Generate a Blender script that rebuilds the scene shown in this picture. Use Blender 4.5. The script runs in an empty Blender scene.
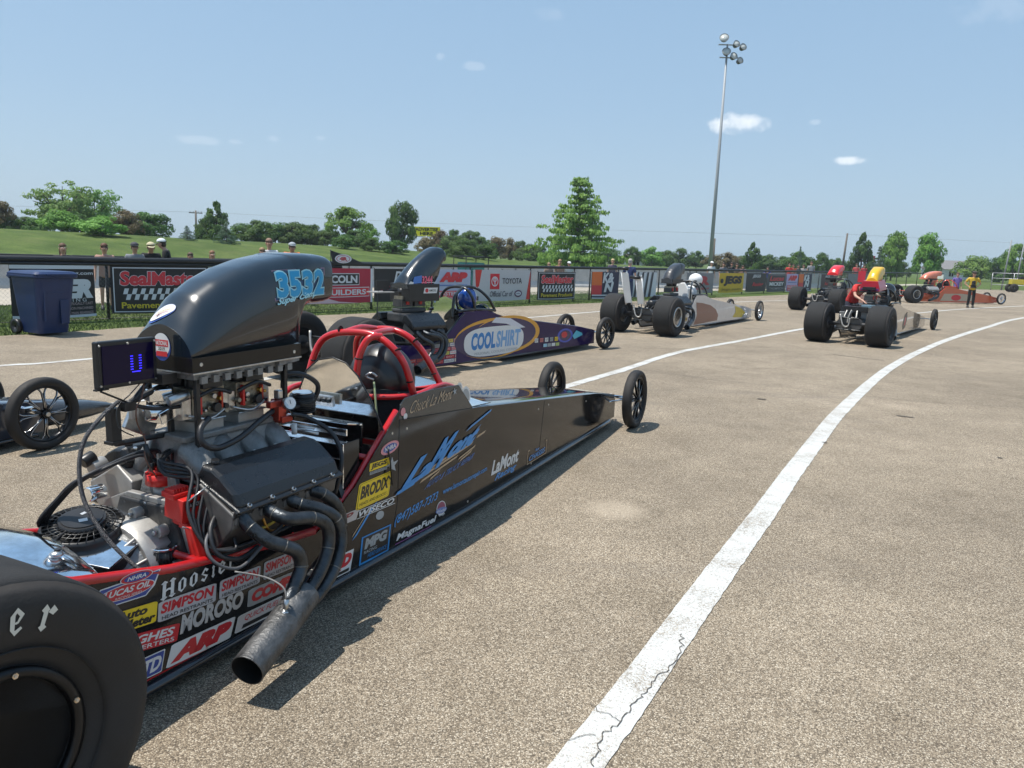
import bpy, bmesh, math, random
from math import sin, cos, pi, radians
from mathutils import Vector, Matrix, noise

S = bpy.context.scene
COL = S.collection
random.seed(7)

# ------------------------------------------------------------------ camera
F_PX, PITCH, ROLL, EYE = 756.0, .170, .036, 1.62
cam = bpy.data.cameras.new('camera'); cam.sensor_width = 36; cam.lens = F_PX/1024*36
cam.clip_end = 3000; cam.clip_start = .05
camo = bpy.data.objects.new('camera', cam); COL.objects.link(camo)
fw = Vector((0, cos(PITCH), -sin(PITCH))); up0 = Vector((0, sin(PITCH), cos(PITCH))); rt0 = Vector((1, 0, 0))
rt = rt0*cos(ROLL)+up0*sin(ROLL); up = -rt0*sin(ROLL)+up0*cos(ROLL)
m = Matrix((rt, up, -fw)).transposed().to_4x4(); m.translation = Vector((0, 0, EYE))
camo.matrix_world = m
S.camera = camo

# ------------------------------------------------------------------ sky and sun
SUN = Vector((-.357, -.047, 1)).normalized()
w = bpy.data.worlds.new('World'); S.world = w; w.use_nodes = True
nt = w.node_tree; nt.nodes.clear()
wo = nt.nodes.new('ShaderNodeOutputWorld'); bg = nt.nodes.new('ShaderNodeBackground')
sky = nt.nodes.new('ShaderNodeTexSky'); sky.sky_type = 'NISHITA'; sky.sun_disc = False
sky.sun_elevation = math.asin(SUN.z); sky.sun_rotation = math.atan2(SUN.x, SUN.y)
sky.altitude = 150; sky.air_density = 1.0; sky.dust_density = 2.2; sky.ozone_density = 1.6
bg.inputs['Strength'].default_value = .094
SKY_BG = bg
tc = nt.nodes.new('ShaderNodeTexCoord')
def wmath(op, a, b=None, c=None):
    n = nt.nodes.new('ShaderNodeMath'); n.operation = op
    for i, v in enumerate((a, b, c)):
        if v is None: continue
        if isinstance(v, (int, float)): n.inputs[i].default_value = v
        else: nt.links.new(v, n.inputs[i])
    return n.outputs[0]
nz = nt.nodes.new('ShaderNodeTexNoise'); nz.inputs['Scale'].default_value = 55; nz.inputs['Detail'].default_value = 6
nt.links.new(tc.outputs['Generated'], nz.inputs['Vector'])
def cloud(dirv, wx, wz, amt):
    d = Vector(dirv).normalized(); sx = Vector((d.y, -d.x, 0)).normalized(); sz = sx.cross(d)
    outs = []
    for ax, s in ((sx, wx), (sz, wz)):
        n = nt.nodes.new('ShaderNodeVectorMath'); n.operation = 'DOT_PRODUCT'
        nt.links.new(tc.outputs['Generated'], n.inputs[0]); n.inputs[1].default_value = ax
        outs.append(wmath('DIVIDE', n.outputs['Value'], s))
    n = nt.nodes.new('ShaderNodeVectorMath'); n.operation = 'DOT_PRODUCT'
    nt.links.new(tc.outputs['Generated'], n.inputs[0]); n.inputs[1].default_value = d
    front = wmath('GREATER_THAN', n.outputs['Value'], .9)
    r2 = wmath('ADD', wmath('MULTIPLY', outs[0], outs[0]), wmath('MULTIPLY', outs[1], outs[1]))
    v = wmath('SUBTRACT', 1.0, r2)
    v = wmath('ADD', v, wmath('MULTIPLY', wmath('SUBTRACT', nz.outputs['Fac'], .5), 2.4))
    mr = nt.nodes.new('ShaderNodeMapRange'); mr.interpolation_type = 'SMOOTHSTEP'
    nt.links.new(v, mr.inputs[0]); mr.inputs[1].default_value = .0; mr.inputs[2].default_value = 1.1
    return wmath('MULTIPLY', wmath('MULTIPLY', mr.outputs[0], front), amt)
def pxdir(x, y): return (fw+rt*(x-512)/F_PX-up*(y-384)/F_PX).normalized()
cl = None
for (x, y, a, b, k) in ((737, 124, .040, .013, .85), (850, 161, .023, .006, .75), (475, 66, .016, .006, .16), (198, 140, .03, .006, .16),
                        (236, 142, .010, .004, .16), (273, 139, .010, .005, .16), (320, 138, .009, .004, .15), (440, 57, .008, .006, .2), (548, 14, .02, .010, .08), (1000, 8, .05, .016, .10), (816, 122, .008, .004, .2)):
    c = cloud(pxdir(x, y), a, b, k)
    cl = c if cl is None else wmath('MAXIMUM', cl, c)
mx = nt.nodes.new('ShaderNodeMixRGB'); nt.links.new(cl, mx.inputs[0])
# thin summer haze whitens the sky
hz = nt.nodes.new('ShaderNodeMixRGB'); hz.inputs[0].default_value = .72
sep = nt.nodes.new('ShaderNodeSeparateXYZ'); nt.links.new(tc.outputs['Generated'], sep.inputs[0])
rmp = nt.nodes.new('ShaderNodeValToRGB'); nt.links.new(sep.outputs['Z'], rmp.inputs[0])
for i_, (p_, c_) in enumerate(((0.0, (4.5, 6.0, 7.3)), (.18, (3.6, 5.3, 7.1)), (.55, (2.5, 4.4, 6.8)))):
    if i_ > 1: rmp.color_ramp.elements.new(p_)
    rmp.color_ramp.elements[i_].position = p_; rmp.color_ramp.elements[i_].color = (*[v/10 for v in c_], 1)
scl = nt.nodes.new('ShaderNodeVectorMath'); scl.operation = 'SCALE'; scl.inputs[3].default_value = 10; nt.links.new(rmp.outputs[0], scl.inputs[0])
nt.links.new(sky.outputs[0], hz.inputs[1]); nt.links.new(scl.outputs[0], hz.inputs[2])
nt.links.new(hz.outputs[0], mx.inputs[1]); mx.inputs[2].default_value = (8.6, 9.1, 9.6, 1)
nt.links.new(mx.outputs[0], bg.inputs['Color']); nt.links.new(bg.outputs[0], wo.inputs[0])

sl = bpy.data.lights.new('sun', 'SUN'); sl.energy = 4.6; sl.angle = radians(.53); sl.color = (1, .955, .88)
so = bpy.data.objects.new('sun', sl); COL.objects.link(so)
so.rotation_euler = SUN.to_track_quat('Z', 'Y').to_euler()
S.view_settings.view_transform = 'Standard'; S.view_settings.look = 'None'
S.view_settings.exposure = 0.36; S.view_settings.gamma = 1; S.view_settings.use_curve_mapping = False
S.render.engine = 'CYCLES'
S.cycles.max_bounces = 6; S.cycles.transparent_max_bounces = 12
S.cycles.use_adaptive_sampling = True; S.cycles.adaptive_threshold = .02
try:
    S.cycles.use_denoising = True
except Exception: pass

# ------------------------------------------------------------------ materials
MATS = {}
def mat(name, rgb, rough=.5, metal=0., coat=0., var=0., vscale=8., bump=0., bscale=60., spec=None, trans=0., ior=None, emit=None, emis=1.):
    if name in MATS: return MATS[name]
    mt = bpy.data.materials.new(name); mt.use_nodes = True; N = mt.node_tree.nodes; L = mt.node_tree.links
    p = N['Principled BSDF']; p.inputs['Base Color'].default_value = (*rgb, 1); p.inputs['Roughness'].default_value = rough
    p.inputs['Metallic'].default_value = metal; p.inputs['Coat Weight'].default_value = coat; p.inputs['Coat Roughness'].default_value = .03
    if ior: p.inputs['IOR'].default_value = ior
    if spec is not None: p.inputs['Specular IOR Level'].default_value = spec
    if trans: p.inputs['Transmission Weight'].default_value = trans
    if emit: p.inputs['Emission Color'].default_value = (*emit, 1); p.inputs['Emission Strength'].default_value = emis
    tcn = N.new('ShaderNodeTexCoord')
    if var:
        n = N.new('ShaderNodeTexNoise'); n.inputs['Scale'].default_value = vscale; n.inputs['Detail'].default_value = 8; n.inputs['Roughness'].default_value = .65
        L.new(tcn.outputs['Object'], n.inputs['Vector'])
        r = N.new('ShaderNodeMapRange'); r.inputs[1].default_value = .3; r.inputs[2].default_value = .7; r.inputs[3].default_value = 1-var; r.inputs[4].default_value = 1+var
        L.new(n.outputs['Fac'], r.inputs[0])
        h = N.new('ShaderNodeHueSaturation'); h.inputs['Color'].default_value = (*rgb, 1); L.new(r.outputs[0], h.inputs['Value']); L.new(h.outputs[0], p.inputs['Base Color'])
        rr = N.new('ShaderNodeMapRange'); rr.inputs[1].default_value = .3; rr.inputs[2].default_value = .7; rr.inputs[3].default_value = max(.02, rough*(1-var*.6)); rr.inputs[4].default_value = min(1, rough*(1+var*.6))
        L.new(n.outputs['Fac'], rr.inputs[0]); L.new(rr.outputs[0], p.inputs['Roughness'])
    if bump:
        n = N.new('ShaderNodeTexNoise'); n.inputs['Scale'].default_value = bscale; n.inputs['Detail'].default_value = 5; L.new(tcn.outputs['Object'], n.inputs['Vector'])
        b = N.new('ShaderNodeBump'); b.inputs['Strength'].default_value = bump; b.inputs['Distance'].default_value = .01; L.new(n.outputs['Fac'], b.inputs['Height']); L.new(b.outputs[0], p.inputs['Normal'])
    MATS[name] = mt; return mt
def hexc(h):
    h = h.lstrip('#'); v = [int(h[i:i+2], 16)/255 for i in (0, 2, 4)]
    return tuple(x/12.92 if x <= .04045 else ((x+.055)/1.055)**2.4 for x in v)

blackpaint = mat('black_gloss_paint', (.011, .011, .012), .09, spec=.42, var=.45, vscale=2.2)
scooppaint = mat('blue_black_scoop_paint', (.006, .012, .019), .24, coat=.8, spec=.5)
rubber = mat('tyre_rubber', (.027, .024, .022), .68, var=.45, vscale=5, bump=.12, bscale=120, spec=.35)
treadrub = mat('slick_tread_rubber', (.023, .023, .0235), .82, var=.3, vscale=14, bump=.25, bscale=160, spec=.3)
redtube = mat('red_powder_coat', (.48, .012, .014), .3, coat=.5, var=.12)
redplastic = mat('red_plastic', (.55, .02, .015), .42, var=.1)
chrome = mat('polished_aluminium', (.86, .88, .90), .09, metal=1., var=.25, vscale=12, bump=.03, bscale=14)
mirror = mat('mirror_polished_plate', (.90, .89, .86), .05, metal=1., var=.12, vscale=4, bump=.02, bscale=9)
castal = mat('cast_aluminium', (.40, .385, .36), .5, metal=.6, var=.18, vscale=10, bump=.10, bscale=260)
castdark = mat('dark_cast_manifold', (.24, .24, .235), .5, metal=.5, var=.25, vscale=18, bump=.4, bscale=120)
steel = mat('zinc_steel', (.55, .55, .54), .32, metal=1., var=.3, vscale=30)
blackwr = mat('black_wrinkle_finish', (.007, .008, .010), .30, var=.25, vscale=30, bump=.22, bscale=300, spec=.6)
blackpl = mat('black_plastic', (.014, .014, .015), .38, var=.2)
blackcl = mat('black_cloth', (.012, .012, .013), .9, var=.3, bump=.6, bscale=40)
hosem = mat('black_hose_rubber', (.016, .016, .018), .45, var=.2)
braid = mat('braided_hose', (.10, .10, .105), .4, metal=.6, var=.5, vscale=240, bump=1., bscale=260)
header = mat('ceramic_coated_header', (.055, .06, .065), .33, metal=.75, var=.45, vscale=16, bump=.3, bscale=70)
collm = mat('heat_stained_collector', (.115, .115, .115), .5, metal=.7, var=.5, vscale=14, bump=.5, bscale=60)
brass = mat('brass_fitting', (.55, .33, .10), .3, metal=1.)
copper = mat('red_anodised', (.42, .07, .05), .3, metal=.8)
white = mat('white_paint', (.78, .78, .77), .45)
silverp = mat('silver_vinyl', (.55, .56, .57), .35, metal=.4)
screen = mat('blue_tinted_display_glass', (.004, .002, .030), .10, spec=.25)
led = mat('blue_led_digit', (.02, .02, .3), .4, emit=(.03, .02, 1.), emis=2.2)
glass = mat('clear_windshield', (.9, .95, .93), .02, trans=1., ior=1.25)
seam = mat('panel_gap', (.004, .004, .004), .8)
skin = mat('skin', (.50, .28, .19), .55, var=.1)
C_ = {}
def col(h, rough=.42, coat=.25):
    k = 'vinyl_'+h.lstrip('#'); return mat(k, hexc(h), rough, coat=coat)

# ------------------------------------------------------------------ mesh builder, in local (forward, right, up)
def V3(p): return Vector((p[0], -p[1], p[2]))
class MB:
    def __init__(s, flip=True): s.v = []; s.f = []; s.mi = []; s.sm = []; s.mats = []; s.flip = flip
    def m(s, mt):
        if mt not in s.mats: s.mats.append(mt)
        return s.mats.index(mt)
    def add(s, vs, fs, mt, sm=False):
        b = len(s.v); s.v += [tuple(v) for v in vs]; k = s.m(mt)
        for f in fs: s.f.append(tuple(b+i for i in f)); s.mi.append(k); s.sm.append(sm)
    def box(s, c, d, mt, R=None):
        vs = []
        for x in (-.5, .5):
            for y in (-.5, .5):
                for z in (-.5, .5):
                    v = Vector((x*d[0], y*d[1], z*d[2]))
                    if R is not None: v = R @ v
                    vs.append(Vector(c)+v)
        s.add(vs, [(0, 1, 3, 2), (4, 6, 7, 5), (0, 4, 5, 1), (2, 3, 7, 6), (0, 2, 6, 4), (1, 5, 7, 3)], mt)
    def hexa(s, P, mt):  # 4 bottom, 4 top in the same order
        s.add(P, [(0, 1, 2, 3), (7, 6, 5, 4), (0, 4, 5, 1), (1, 5, 6, 2), (2, 6, 7, 3), (3, 7, 4, 0)], mt)
    def ring(s, c, ax, r, n, ref=None, ry=None):
        ax = Vector(ax).normalized(); ref = ref or (Vector((0, 0, 1)) if abs(ax.z) < .9 else Vector((1, 0, 0)))
        u = ax.cross(ref).normalized(); v = ax.cross(u).normalized(); ry = ry or r
        return [Vector(c)+u*r*cos(2*pi*i/n)+v*ry*sin(2*pi*i/n) for i in range(n)]
    def loft(s, rings, mt, cap=True, sm=True, close=True):
        n = len(rings[0]); vs = [v for r in rings for v in r]; fs = []
        for j in range(len(rings)-1):
            for i in range(n if close else n-1):
                fs.append((j*n+i, j*n+(i+1) % n, (j+1)*n+(i+1) % n, (j+1)*n+i))
        s.add(vs, fs, mt, sm)
        if cap:
            b = len(s.v)-len(vs); k = s.m(mt)
            for fc in (tuple(b+i for i in range(n)), tuple(b+(len(rings)-1)*n+i for i in range(n))):
                s.f.append(fc); s.mi.append(k); s.sm.append(False)
    def tube(s, pts, r, mt, n=10, cap=True, sub=0):
        P = [Vector(p) for p in pts]
        R = list(r) if isinstance(r, (list, tuple)) else [r]*len(P)
        if sub and len(P) > 2: P, R = smooth_path(P, R, sub)
        T = []
        for i in range(len(P)):
            a = P[max(i-1, 0)]; b = P[min(i+1, len(P)-1)]; T.append((b-a).normalized() if (b-a).length > 1e-9 else Vector((0, 0, 1)))
        ref = Vector((0, 0, 1)) if abs(T[0].z) < .9 else Vector((1, 0, 0))
        u = T[0].cross(ref).normalized(); rings = []
        for i in range(len(P)):
            u = (u-T[i]*u.dot(T[i])).normalized(); v = T[i].cross(u)
            rings.append([P[i]+(u*cos(2*pi*k/n)+v*sin(2*pi*k/n))*R[i] for k in range(n)])
        s.loft(rings, mt, cap)
    def cyl(s, a, b, r, mt, n=16, r2=None, cap=True): s.tube([a, b], [r, r2 if r2 is not None else r], mt, n, cap)
    def lathe(s, prof, c, ax, mt, n=40, closed=True):  # prof: (radius, offset along axis)
        ax = Vector(ax).normalized(); rings = [s.ring(Vector(c)+ax*w_, ax, max(r, 1e-4), n) for r, w_ in prof]
        if closed: rings.append(rings[0])
        s.loft(rings, mt, cap=not closed)
    def prism(s, poly, fn, mt, t, sm=False):
        n = len(poly); vs = [fn(p[0], p[1], -t/2) for p in poly]+[fn(p[0], p[1], t/2) for p in poly]
        fs = [tuple(range(n)), tuple(range(2*n-1, n-1, -1))]+[(i, (i+1) % n, n+(i+1) % n, n+i) for i in range(n)]
        s.add(vs, fs, mt, sm)
    def ell(s, c, r, mt, nu=20, nv=12, v0=-pi/2, v1=pi/2, R=None):
        rings = []
        for j in range(nv+1):
            t = v0+(v1-v0)*j/nv; rg = []
            for i in range(nu):
                a = 2*pi*i/nu; q = Vector((r[0]*cos(t)*cos(a), r[1]*cos(t)*sin(a), r[2]*sin(t)))
                if R is not None: q = R @ q
                rg.append(Vector(c)+q)
            rings.append(rg)
        s.loft(rings, mt, cap=True)
    def bolt(s, c, ax, r, h, mt):
        ax = Vector(ax).normalized(); s.cyl(Vector(c), Vector(c)+ax*h, r, mt, 6)
    def mark(s):
        if not hasattr(s, 'mk'): s.mk = []
        s.mk.append((len(s.v), len(s.f)))
    def build_each(s, name, parent=None, bevel=0.):
        mk = s.mk+[(len(s.v), len(s.f))]
        for (v0, f0), (v1, f1) in zip(mk[:-1], mk[1:]):
            if f1 <= f0: continue
            b = MB(s.flip); b.v = s.v[v0:v1]; b.f = [tuple(i-v0 for i in f) for f in s.f[f0:f1]]; b.mi = s.mi[f0:f1]; b.sm = s.sm[f0:f1]; b.mats = s.mats
            b.build(name, parent, bevel)
    def build(s, name, parent=None, bevel=0., recalc=True, label=None, loc=None):
        me = bpy.data.meshes.new(name); vs = [(v[0], -v[1], v[2]) for v in s.v] if s.flip else s.v
        me.from_pydata(vs, [], s.f)
        for mt in s.mats: me.materials.append(mt)
        me.polygons.foreach_set('material_index', s.mi); me.polygons.foreach_set('use_smooth', s.sm)
        if recalc:
            b = bmesh.new(); b.from_mesh(me); bmesh.ops.recalc_face_normals(b, faces=b.faces); b.to_mesh(me); b.free()
        o = bpy.data.objects.new(name, me); COL.objects.link(o)
        if parent is not None: o.parent = parent
        if loc is not None: o.location = loc
        if label: o['label'] = label
        if bevel:
            mo = o.modifiers.new('bevel', 'BEVEL'); mo.width = bevel; mo.segments = 2; mo.limit_method = 'ANGLE'; mo.angle_limit = radians(40)
        return o
def smooth_path(P, R, sub):
    Q, RR = [], []
    n = len(P)
    for i in range(n-1):
        p0, p1, p2, p3 = P[max(i-1, 0)], P[i], P[i+1], P[min(i+2, n-1)]
        for k in range(sub):
            t = k/sub; t2 = t*t; t3 = t2*t
            Q.append(.5*((2*p1)+(p2-p0)*t+(2*p0-5*p1+4*p2-p3)*t2+(3*p1-p0-3*p2+p3)*t3)); RR.append(R[i]*(1-t)+R[i+1]*t)
    Q.append(P[-1]); RR.append(R[-1]); return Q, RR

_tc = {}
def text_mesh(body, bold=.02, shear=0.):
    k = (body, bold, shear)
    if k in _tc: return _tc[k]
    c = bpy.data.curves.new('lettering', 'FONT'); c.body = body; c.offset = bold; c.shear = shear; c.resolution_u = 3
    o = bpy.data.objects.new('lettering', c); me = o.to_mesh()
    vs = [(v.co.x, v.co.y) for v in me.vertices]; fs = [tuple(p.vertices) for p in me.polygons]
    o.to_mesh_clear(); bpy.data.objects.remove(o); bpy.data.curves.remove(c)
    if vs:
        x0 = min(v[0] for v in vs); x1 = max(v[0] for v in vs); y0 = min(v[1] for v in vs); y1 = max(v[1] for v in vs)
        vs = [((x-x0)/max(x1-x0, 1e-6), (y-y0)/max(y1-y0, 1e-6)) for x, y in vs]
    _tc[k] = (vs, fs); return _tc[k]

class Dec:
    """flat artwork on a surface: fn(s, t, lift) maps sticker coordinates 0..1 to the surface"""
    def __init__(s, fn, mb=None, tess=False): s.fn = fn; s.mb = mb or MB(); s.k = 0; s.tess = tess
    def poly(s, pts, mt, lift=None):
        s.k += 1; h = .0012+.0005*s.k if lift is None else lift
        s.mb.add([s.fn(x, y, h) for x, y in pts], [tuple(range(len(pts)))], mt)
        return s
    def rect(s, x0, y0, x1, y1, mt, r=0., sk=0.):
        if r:
            pts = []
            for cx, cy, a0 in ((x1-r, y0+r*1.0, -90), (x1-r, y1-r, 0), (x0+r, y1-r, 90), (x0+r, y0+r, 180)):
                for k in range(5): a = radians(a0+k*22.5); pts.append((cx+r*cos(a)+sk*(cy+r*sin(a)), cy+r*sin(a)))
        else: pts = [(x0+sk*y0, y0), (x1+sk*y0, y0), (x1+sk*y1, y1), (x0+sk*y1, y1)]
        if s.tess and not r:
            s.k += 1; h = .0012+.0005*s.k; n1, n2 = 20, 6; P_ = []
            for j in range(n2+1):
                for i in range(n1+1): y = y0+(y1-y0)*j/n2; P_.append(s.fn(x0+(x1-x0)*i/n1+sk*y, y, h))
            s.mb.add(P_, [(j*(n1+1)+i, j*(n1+1)+i+1, (j+1)*(n1+1)+i+1, (j+1)*(n1+1)+i) for j in range(n2) for i in range(n1)], mt); return s
        return s.poly(pts, mt)
    def ell(s, cx, cy, rx, ry, mt, rot=0.):
        return s.poly([(cx+rx*cos(a)*cos(rot)-ry*sin(a)*sin(rot), cy+rx*cos(a)*sin(rot)+ry*sin(a)*cos(rot)) for a in [2*pi*i/28 for i in range(28)]], mt)
    def text(s, t, x0, y0, x1, y1, mt, bold=.02, shear=0., sk=0.):
        vs, fs = text_mesh(t, bold, shear); s.k += 1; h = .0012+.0005*s.k
        s.mb.add([s.fn(x0+(x1-x0)*x+sk*y, y0+(y1-y0)*y, h) for x, y in vs], fs, mt); return s
    def build(s, name, parent, label=None): return s.mb.build(name, parent, recalc=False, label=label)

def empty(name, loc, rz, label, cat, group=None):
    o = bpy.data.objects.new(name, None); o.empty_display_size = .2; COL.objects.link(o)
    o.location = loc; o.rotation_euler = (0, 0, rz); o['label'] = label; o['category'] = cat
    if group: o['group'] = group
    return o
def tag(o, label, cat, group=None, kind=None):
    if label: o['label'] = label
    if cat: o['category'] = cat
    if group: o['group'] = group
    if kind: o['kind'] = kind
    return o

# ------------------------------------------------------------------ ground
FD = Vector((.635, .773, 0)); FN = Vector((-.773, .635, 0))     # along the fence, away from the lot
def UV(u, v, z=0.): return FD*u+FN*v+Vector((0, 0, z))
def interp(x, xs, ys):
    if x <= xs[0]: return ys[0]
    for i in range(len(xs)-1):
        if x <= xs[i+1]:
            t = (x-xs[i])/(xs[i+1]-xs[i]); return ys[i]*(1-t)+ys[i+1]*t
    return ys[-1]
def terr(u, v):
    hc = interp(u, [-40, 15, 23, 30, 36, 46.7, 53, 67, 84, 110, 160], [2.1, 2.06, 1.97, 1.88, 1.85, 1.6, 1.25, .87, .8, .4, .2])
    s = min(max((v-31)/21, 0), 1); return hc*s*s*(3-2*s)
def node_mat(name):
    mt = bpy.data.materials.new(name); mt.use_nodes = True; MATS[name] = mt
    N, L = mt.node_tree.nodes, mt.node_tree.links; return mt, N, L, N['Principled BSDF']
def ramp(N, L, fac, stops):
    r = N.new('ShaderNodeValToRGB'); e = r.color_ramp.elements
    while len(e) < len(stops): e.new(.5)
    for i, (p, c) in enumerate(stops): e[i].position = p; e[i].color = (*c, 1)
    L.new(fac, r.inputs[0]); return r.outputs[0]
def tex(N, L, kind, scale, det=4, vec=None, **k):
    n = N.new('ShaderNodeTex'+kind); n.inputs['Scale'].default_value = scale
    if kind == 'Noise': n.inputs['Detail'].default_value = det; n.inputs['Roughness'].default_value = k.get('rough', .6)
    if kind == 'Voronoi' and 'feature' in k: n.feature = k['feature']
    L.new(vec, n.inputs['Vector']); return n
def mixc(N, L, f, a, b, mode='MIX'):
    n = N.new('ShaderNodeMixRGB'); n.blend_type = mode
    for i, v in enumerate((f, a, b)):
        if hasattr(v, 'links') or hasattr(v, 'is_linked'): L.new(v, n.inputs[i])
        elif isinstance(v, (int, float)): n.inputs[i].default_value = v
        else: n.inputs[i].default_value = (*v, 1)
    return n.outputs[0]
def mapr(N, L, x, a, b, c=0., d=1.):
    n = N.new('ShaderNodeMapRange'); n.inputs[1].default_value = a; n.inputs[2].default_value = b; n.inputs[3].default_value = c; n.inputs[4].default_value = d
    L.new(x, n.inputs[0]); return n.outputs[0]

def asphalt_color(N, L, geo):
    vo = tex(N, L, 'Voronoi', 205, vec=geo)
    sep = N.new('ShaderNodeSeparateColor'); L.new(vo.outputs['Color'], sep.inputs[0])
    stones = ramp(N, L, sep.outputs[0], [(0, (.12, .098, .075)), (.22, (.20, .163, .122)), (.5, (.29, .236, .174)), (.78, (.38, .317, .24)), (1, (.56, .50, .41))])
    gap = mapr(N, L, vo.outputs['Distance'], .25, .75, 1., .45)
    c = mixc(N, L, 1., stones, gap, 'MULTIPLY')
    big = tex(N, L, 'Noise', .35, 6, vec=geo, rough=.65)
    c = mixc(N, L, 1., c, ramp(N, L, big.outputs['Fac'], [(.28, (.86, .84, .81)), (.5, (1.12, 1.10, 1.06)), (.72, (1.42, 1.4, 1.36))]), 'MULTIPLY')
    med = tex(N, L, 'Noise', 2.2, 8, vec=geo, rough=.7)
    c = mixc(N, L, 1., c, ramp(N, L, med.outputs['Fac'], [(.28, (.80, .79, .77)), (.5, (1, 1, 1)), (.75, (1.13, 1.13, 1.12))]), 'MULTIPLY')
    # rubbed and oily patches stretched along the staging lanes
    mp = N.new('ShaderNodeMapping'); mp.inputs['Rotation'].default_value = (0, 0, radians(-57)); mp.inputs['Scale'].default_value = (.22, 1.1, 1)
    L.new(geo, mp.inputs['Vector'])
    st = tex(N, L, 'Noise', 1.3, 7, vec=mp.outputs[0], rough=.72)
    c = mixc(N, L, mapr(N, L, st.outputs['Fac'], .55, .74, 0, .48), c, (.14, .12, .10))
    sp = tex(N, L, 'Voronoi', 1.7, vec=geo)
    c = mixc(N, L, mapr(N, L, sp.outputs['Distance'], .018, .04, .55, 0), c, (.09, .075, .06))
    # one old pale patch where something was washed off
    ds = N.new('ShaderNodeVectorMath'); ds.operation = 'DISTANCE'; L.new(geo, ds.inputs[0]); ds.inputs[1].default_value = (.70, 4.73, 0)
    ad = N.new('ShaderNodeMath'); ad.operation = 'MULTIPLY_ADD'; L.new(med.outputs['Fac'], ad.inputs[0]); ad.inputs[1].default_value = .12; L.new(ds.outputs['Value'], ad.inputs[2])
    c = mixc(N, L, mapr(N, L, ad.outputs[0], .17, .30, .35, 0), c, (.50, .42, .32))
    return c, vo
mt, N, L, P = node_mat('exposed_aggregate_asphalt')
g = N.new('ShaderNodeNewGeometry').outputs['Position']
c, vo = asphalt_color(N, L, g)
L.new(c, P.inputs['Base Color']); P.inputs['Roughness'].default_value = .88; P.inputs['Specular IOR Level'].default_value = .3
b = N.new('ShaderNodeBump'); b.inputs['Strength'].default_value = .55; b.inputs['Distance'].default_value = .004; b.invert = True
L.new(vo.outputs['Distance'], b.inputs['Height']); L.new(b.outputs[0], P.inputs['Normal']); asphalt = mt

mt, N, L, P = node_mat('worn_white_road_paint')
g = N.new('ShaderNodeNewGeometry').outputs['Position']
c, vo = asphalt_color(N, L, g)
ck = tex(N, L, 'Voronoi', 9, vec=g, feature='DISTANCE_TO_EDGE')
wv = tex(N, L, 'Noise', 6, 6, vec=g); md = N.new('ShaderNodeMixRGB'); md.blend_type = 'ADD'; md.inputs[0].default_value = .35
L.new(g, md.inputs[1]); L.new(wv.outputs['Color'], md.inputs[2]); L.new(md.outputs[0], ck.inputs['Vector'])
crk = mapr(N, L, ck.outputs['Distance'], .006, .05, .9, 0)
spk = tex(N, L, 'Noise', 110, 6, vec=g, rough=.8); patch = tex(N, L, 'Noise', 3.2, 4, vec=g)
thr = N.new('ShaderNodeMath'); thr.operation = 'MULTIPLY_ADD'; L.new(patch.outputs['Fac'], thr.inputs[0]); thr.inputs[1].default_value = .35; L.new(spk.outputs['Fac'], thr.inputs[2])
wear = mapr(N, L, thr.outputs[0], .685, .77, 0, .85)
cm = N.new('ShaderNodeMath'); cm.operation = 'MULTIPLY'; L.new(crk, cm.inputs[0]); L.new(mapr(N, L, patch.outputs['Fac'], .4, .6), cm.inputs[1])
mxx = N.new('ShaderNodeMath'); mxx.operation = 'MAXIMUM'; L.new(wear, mxx.inputs[0]); L.new(cm.outputs[0], mxx.inputs[1])
L.new(mixc(N, L, mxx.outputs[0], (.52, .52, .50), c), P.inputs['Base Color']); P.inputs['Roughness'].default_value = .7
b = N.new('ShaderNodeBump'); b.inputs['Strength'].default_value = .3; b.inputs['Distance'].default_value = .003; b.invert = True
L.new(vo.outputs['Distance'], b.inputs['Height']); L.new(b.outputs[0], P.inputs['Normal']); linepaint = mt

mt, N, L, P = node_mat('mown_grass')
g = N.new('ShaderNodeNewGeometry').outputs['Position']
a = tex(N, L, 'Noise', .5, 8, vec=g, rough=.7); b2 = tex(N, L, 'Noise', 9, 6, vec=g, rough=.8)
mw = N.new('ShaderNodeMapping'); mw.inputs['Rotation'].default_value = (0, 0, radians(-50)); mw.inputs['Scale'].default_value = (.05, .6, 1); L.new(g, mw.inputs['Vector'])
mwn = tex(N, L, 'Noise', 1.2, 5, vec=mw.outputs[0])
c = ramp(N, L, a.outputs['Fac'], [(.25, (.040, .070, .016)), (.5, (.074, .112, .028)), (.75, (.125, .150, .050))])
c = mixc(N, L, 1., c, ramp(N, L, b2.outputs['Fac'], [(.25, (.6, .62, .6)), (.5, (1, 1, 1)), (.75, (1.45, 1.4, 1.3))]), 'MULTIPLY')
c = mixc(N, L, 1., c, ramp(N, L, mwn.outputs['Fac'], [(.3, (.78, .8, .8)), (.7, (1.25, 1.2, 1.15))]), 'MULTIPLY')
L.new(c, P.inputs['Base Color']); P.inputs['Roughness'].default_value = .9; P.inputs['Specular IOR Level'].default_value = .15
b = N.new('ShaderNodeBump'); b.inputs['Strength'].default_value = .8; b.inputs['Distance'].default_value = .05; L.new(b2.outputs['Fac'], b.inputs['Height']); L.new(b.outputs[0], P.inputs['Normal']); grass_m = mt

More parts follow.
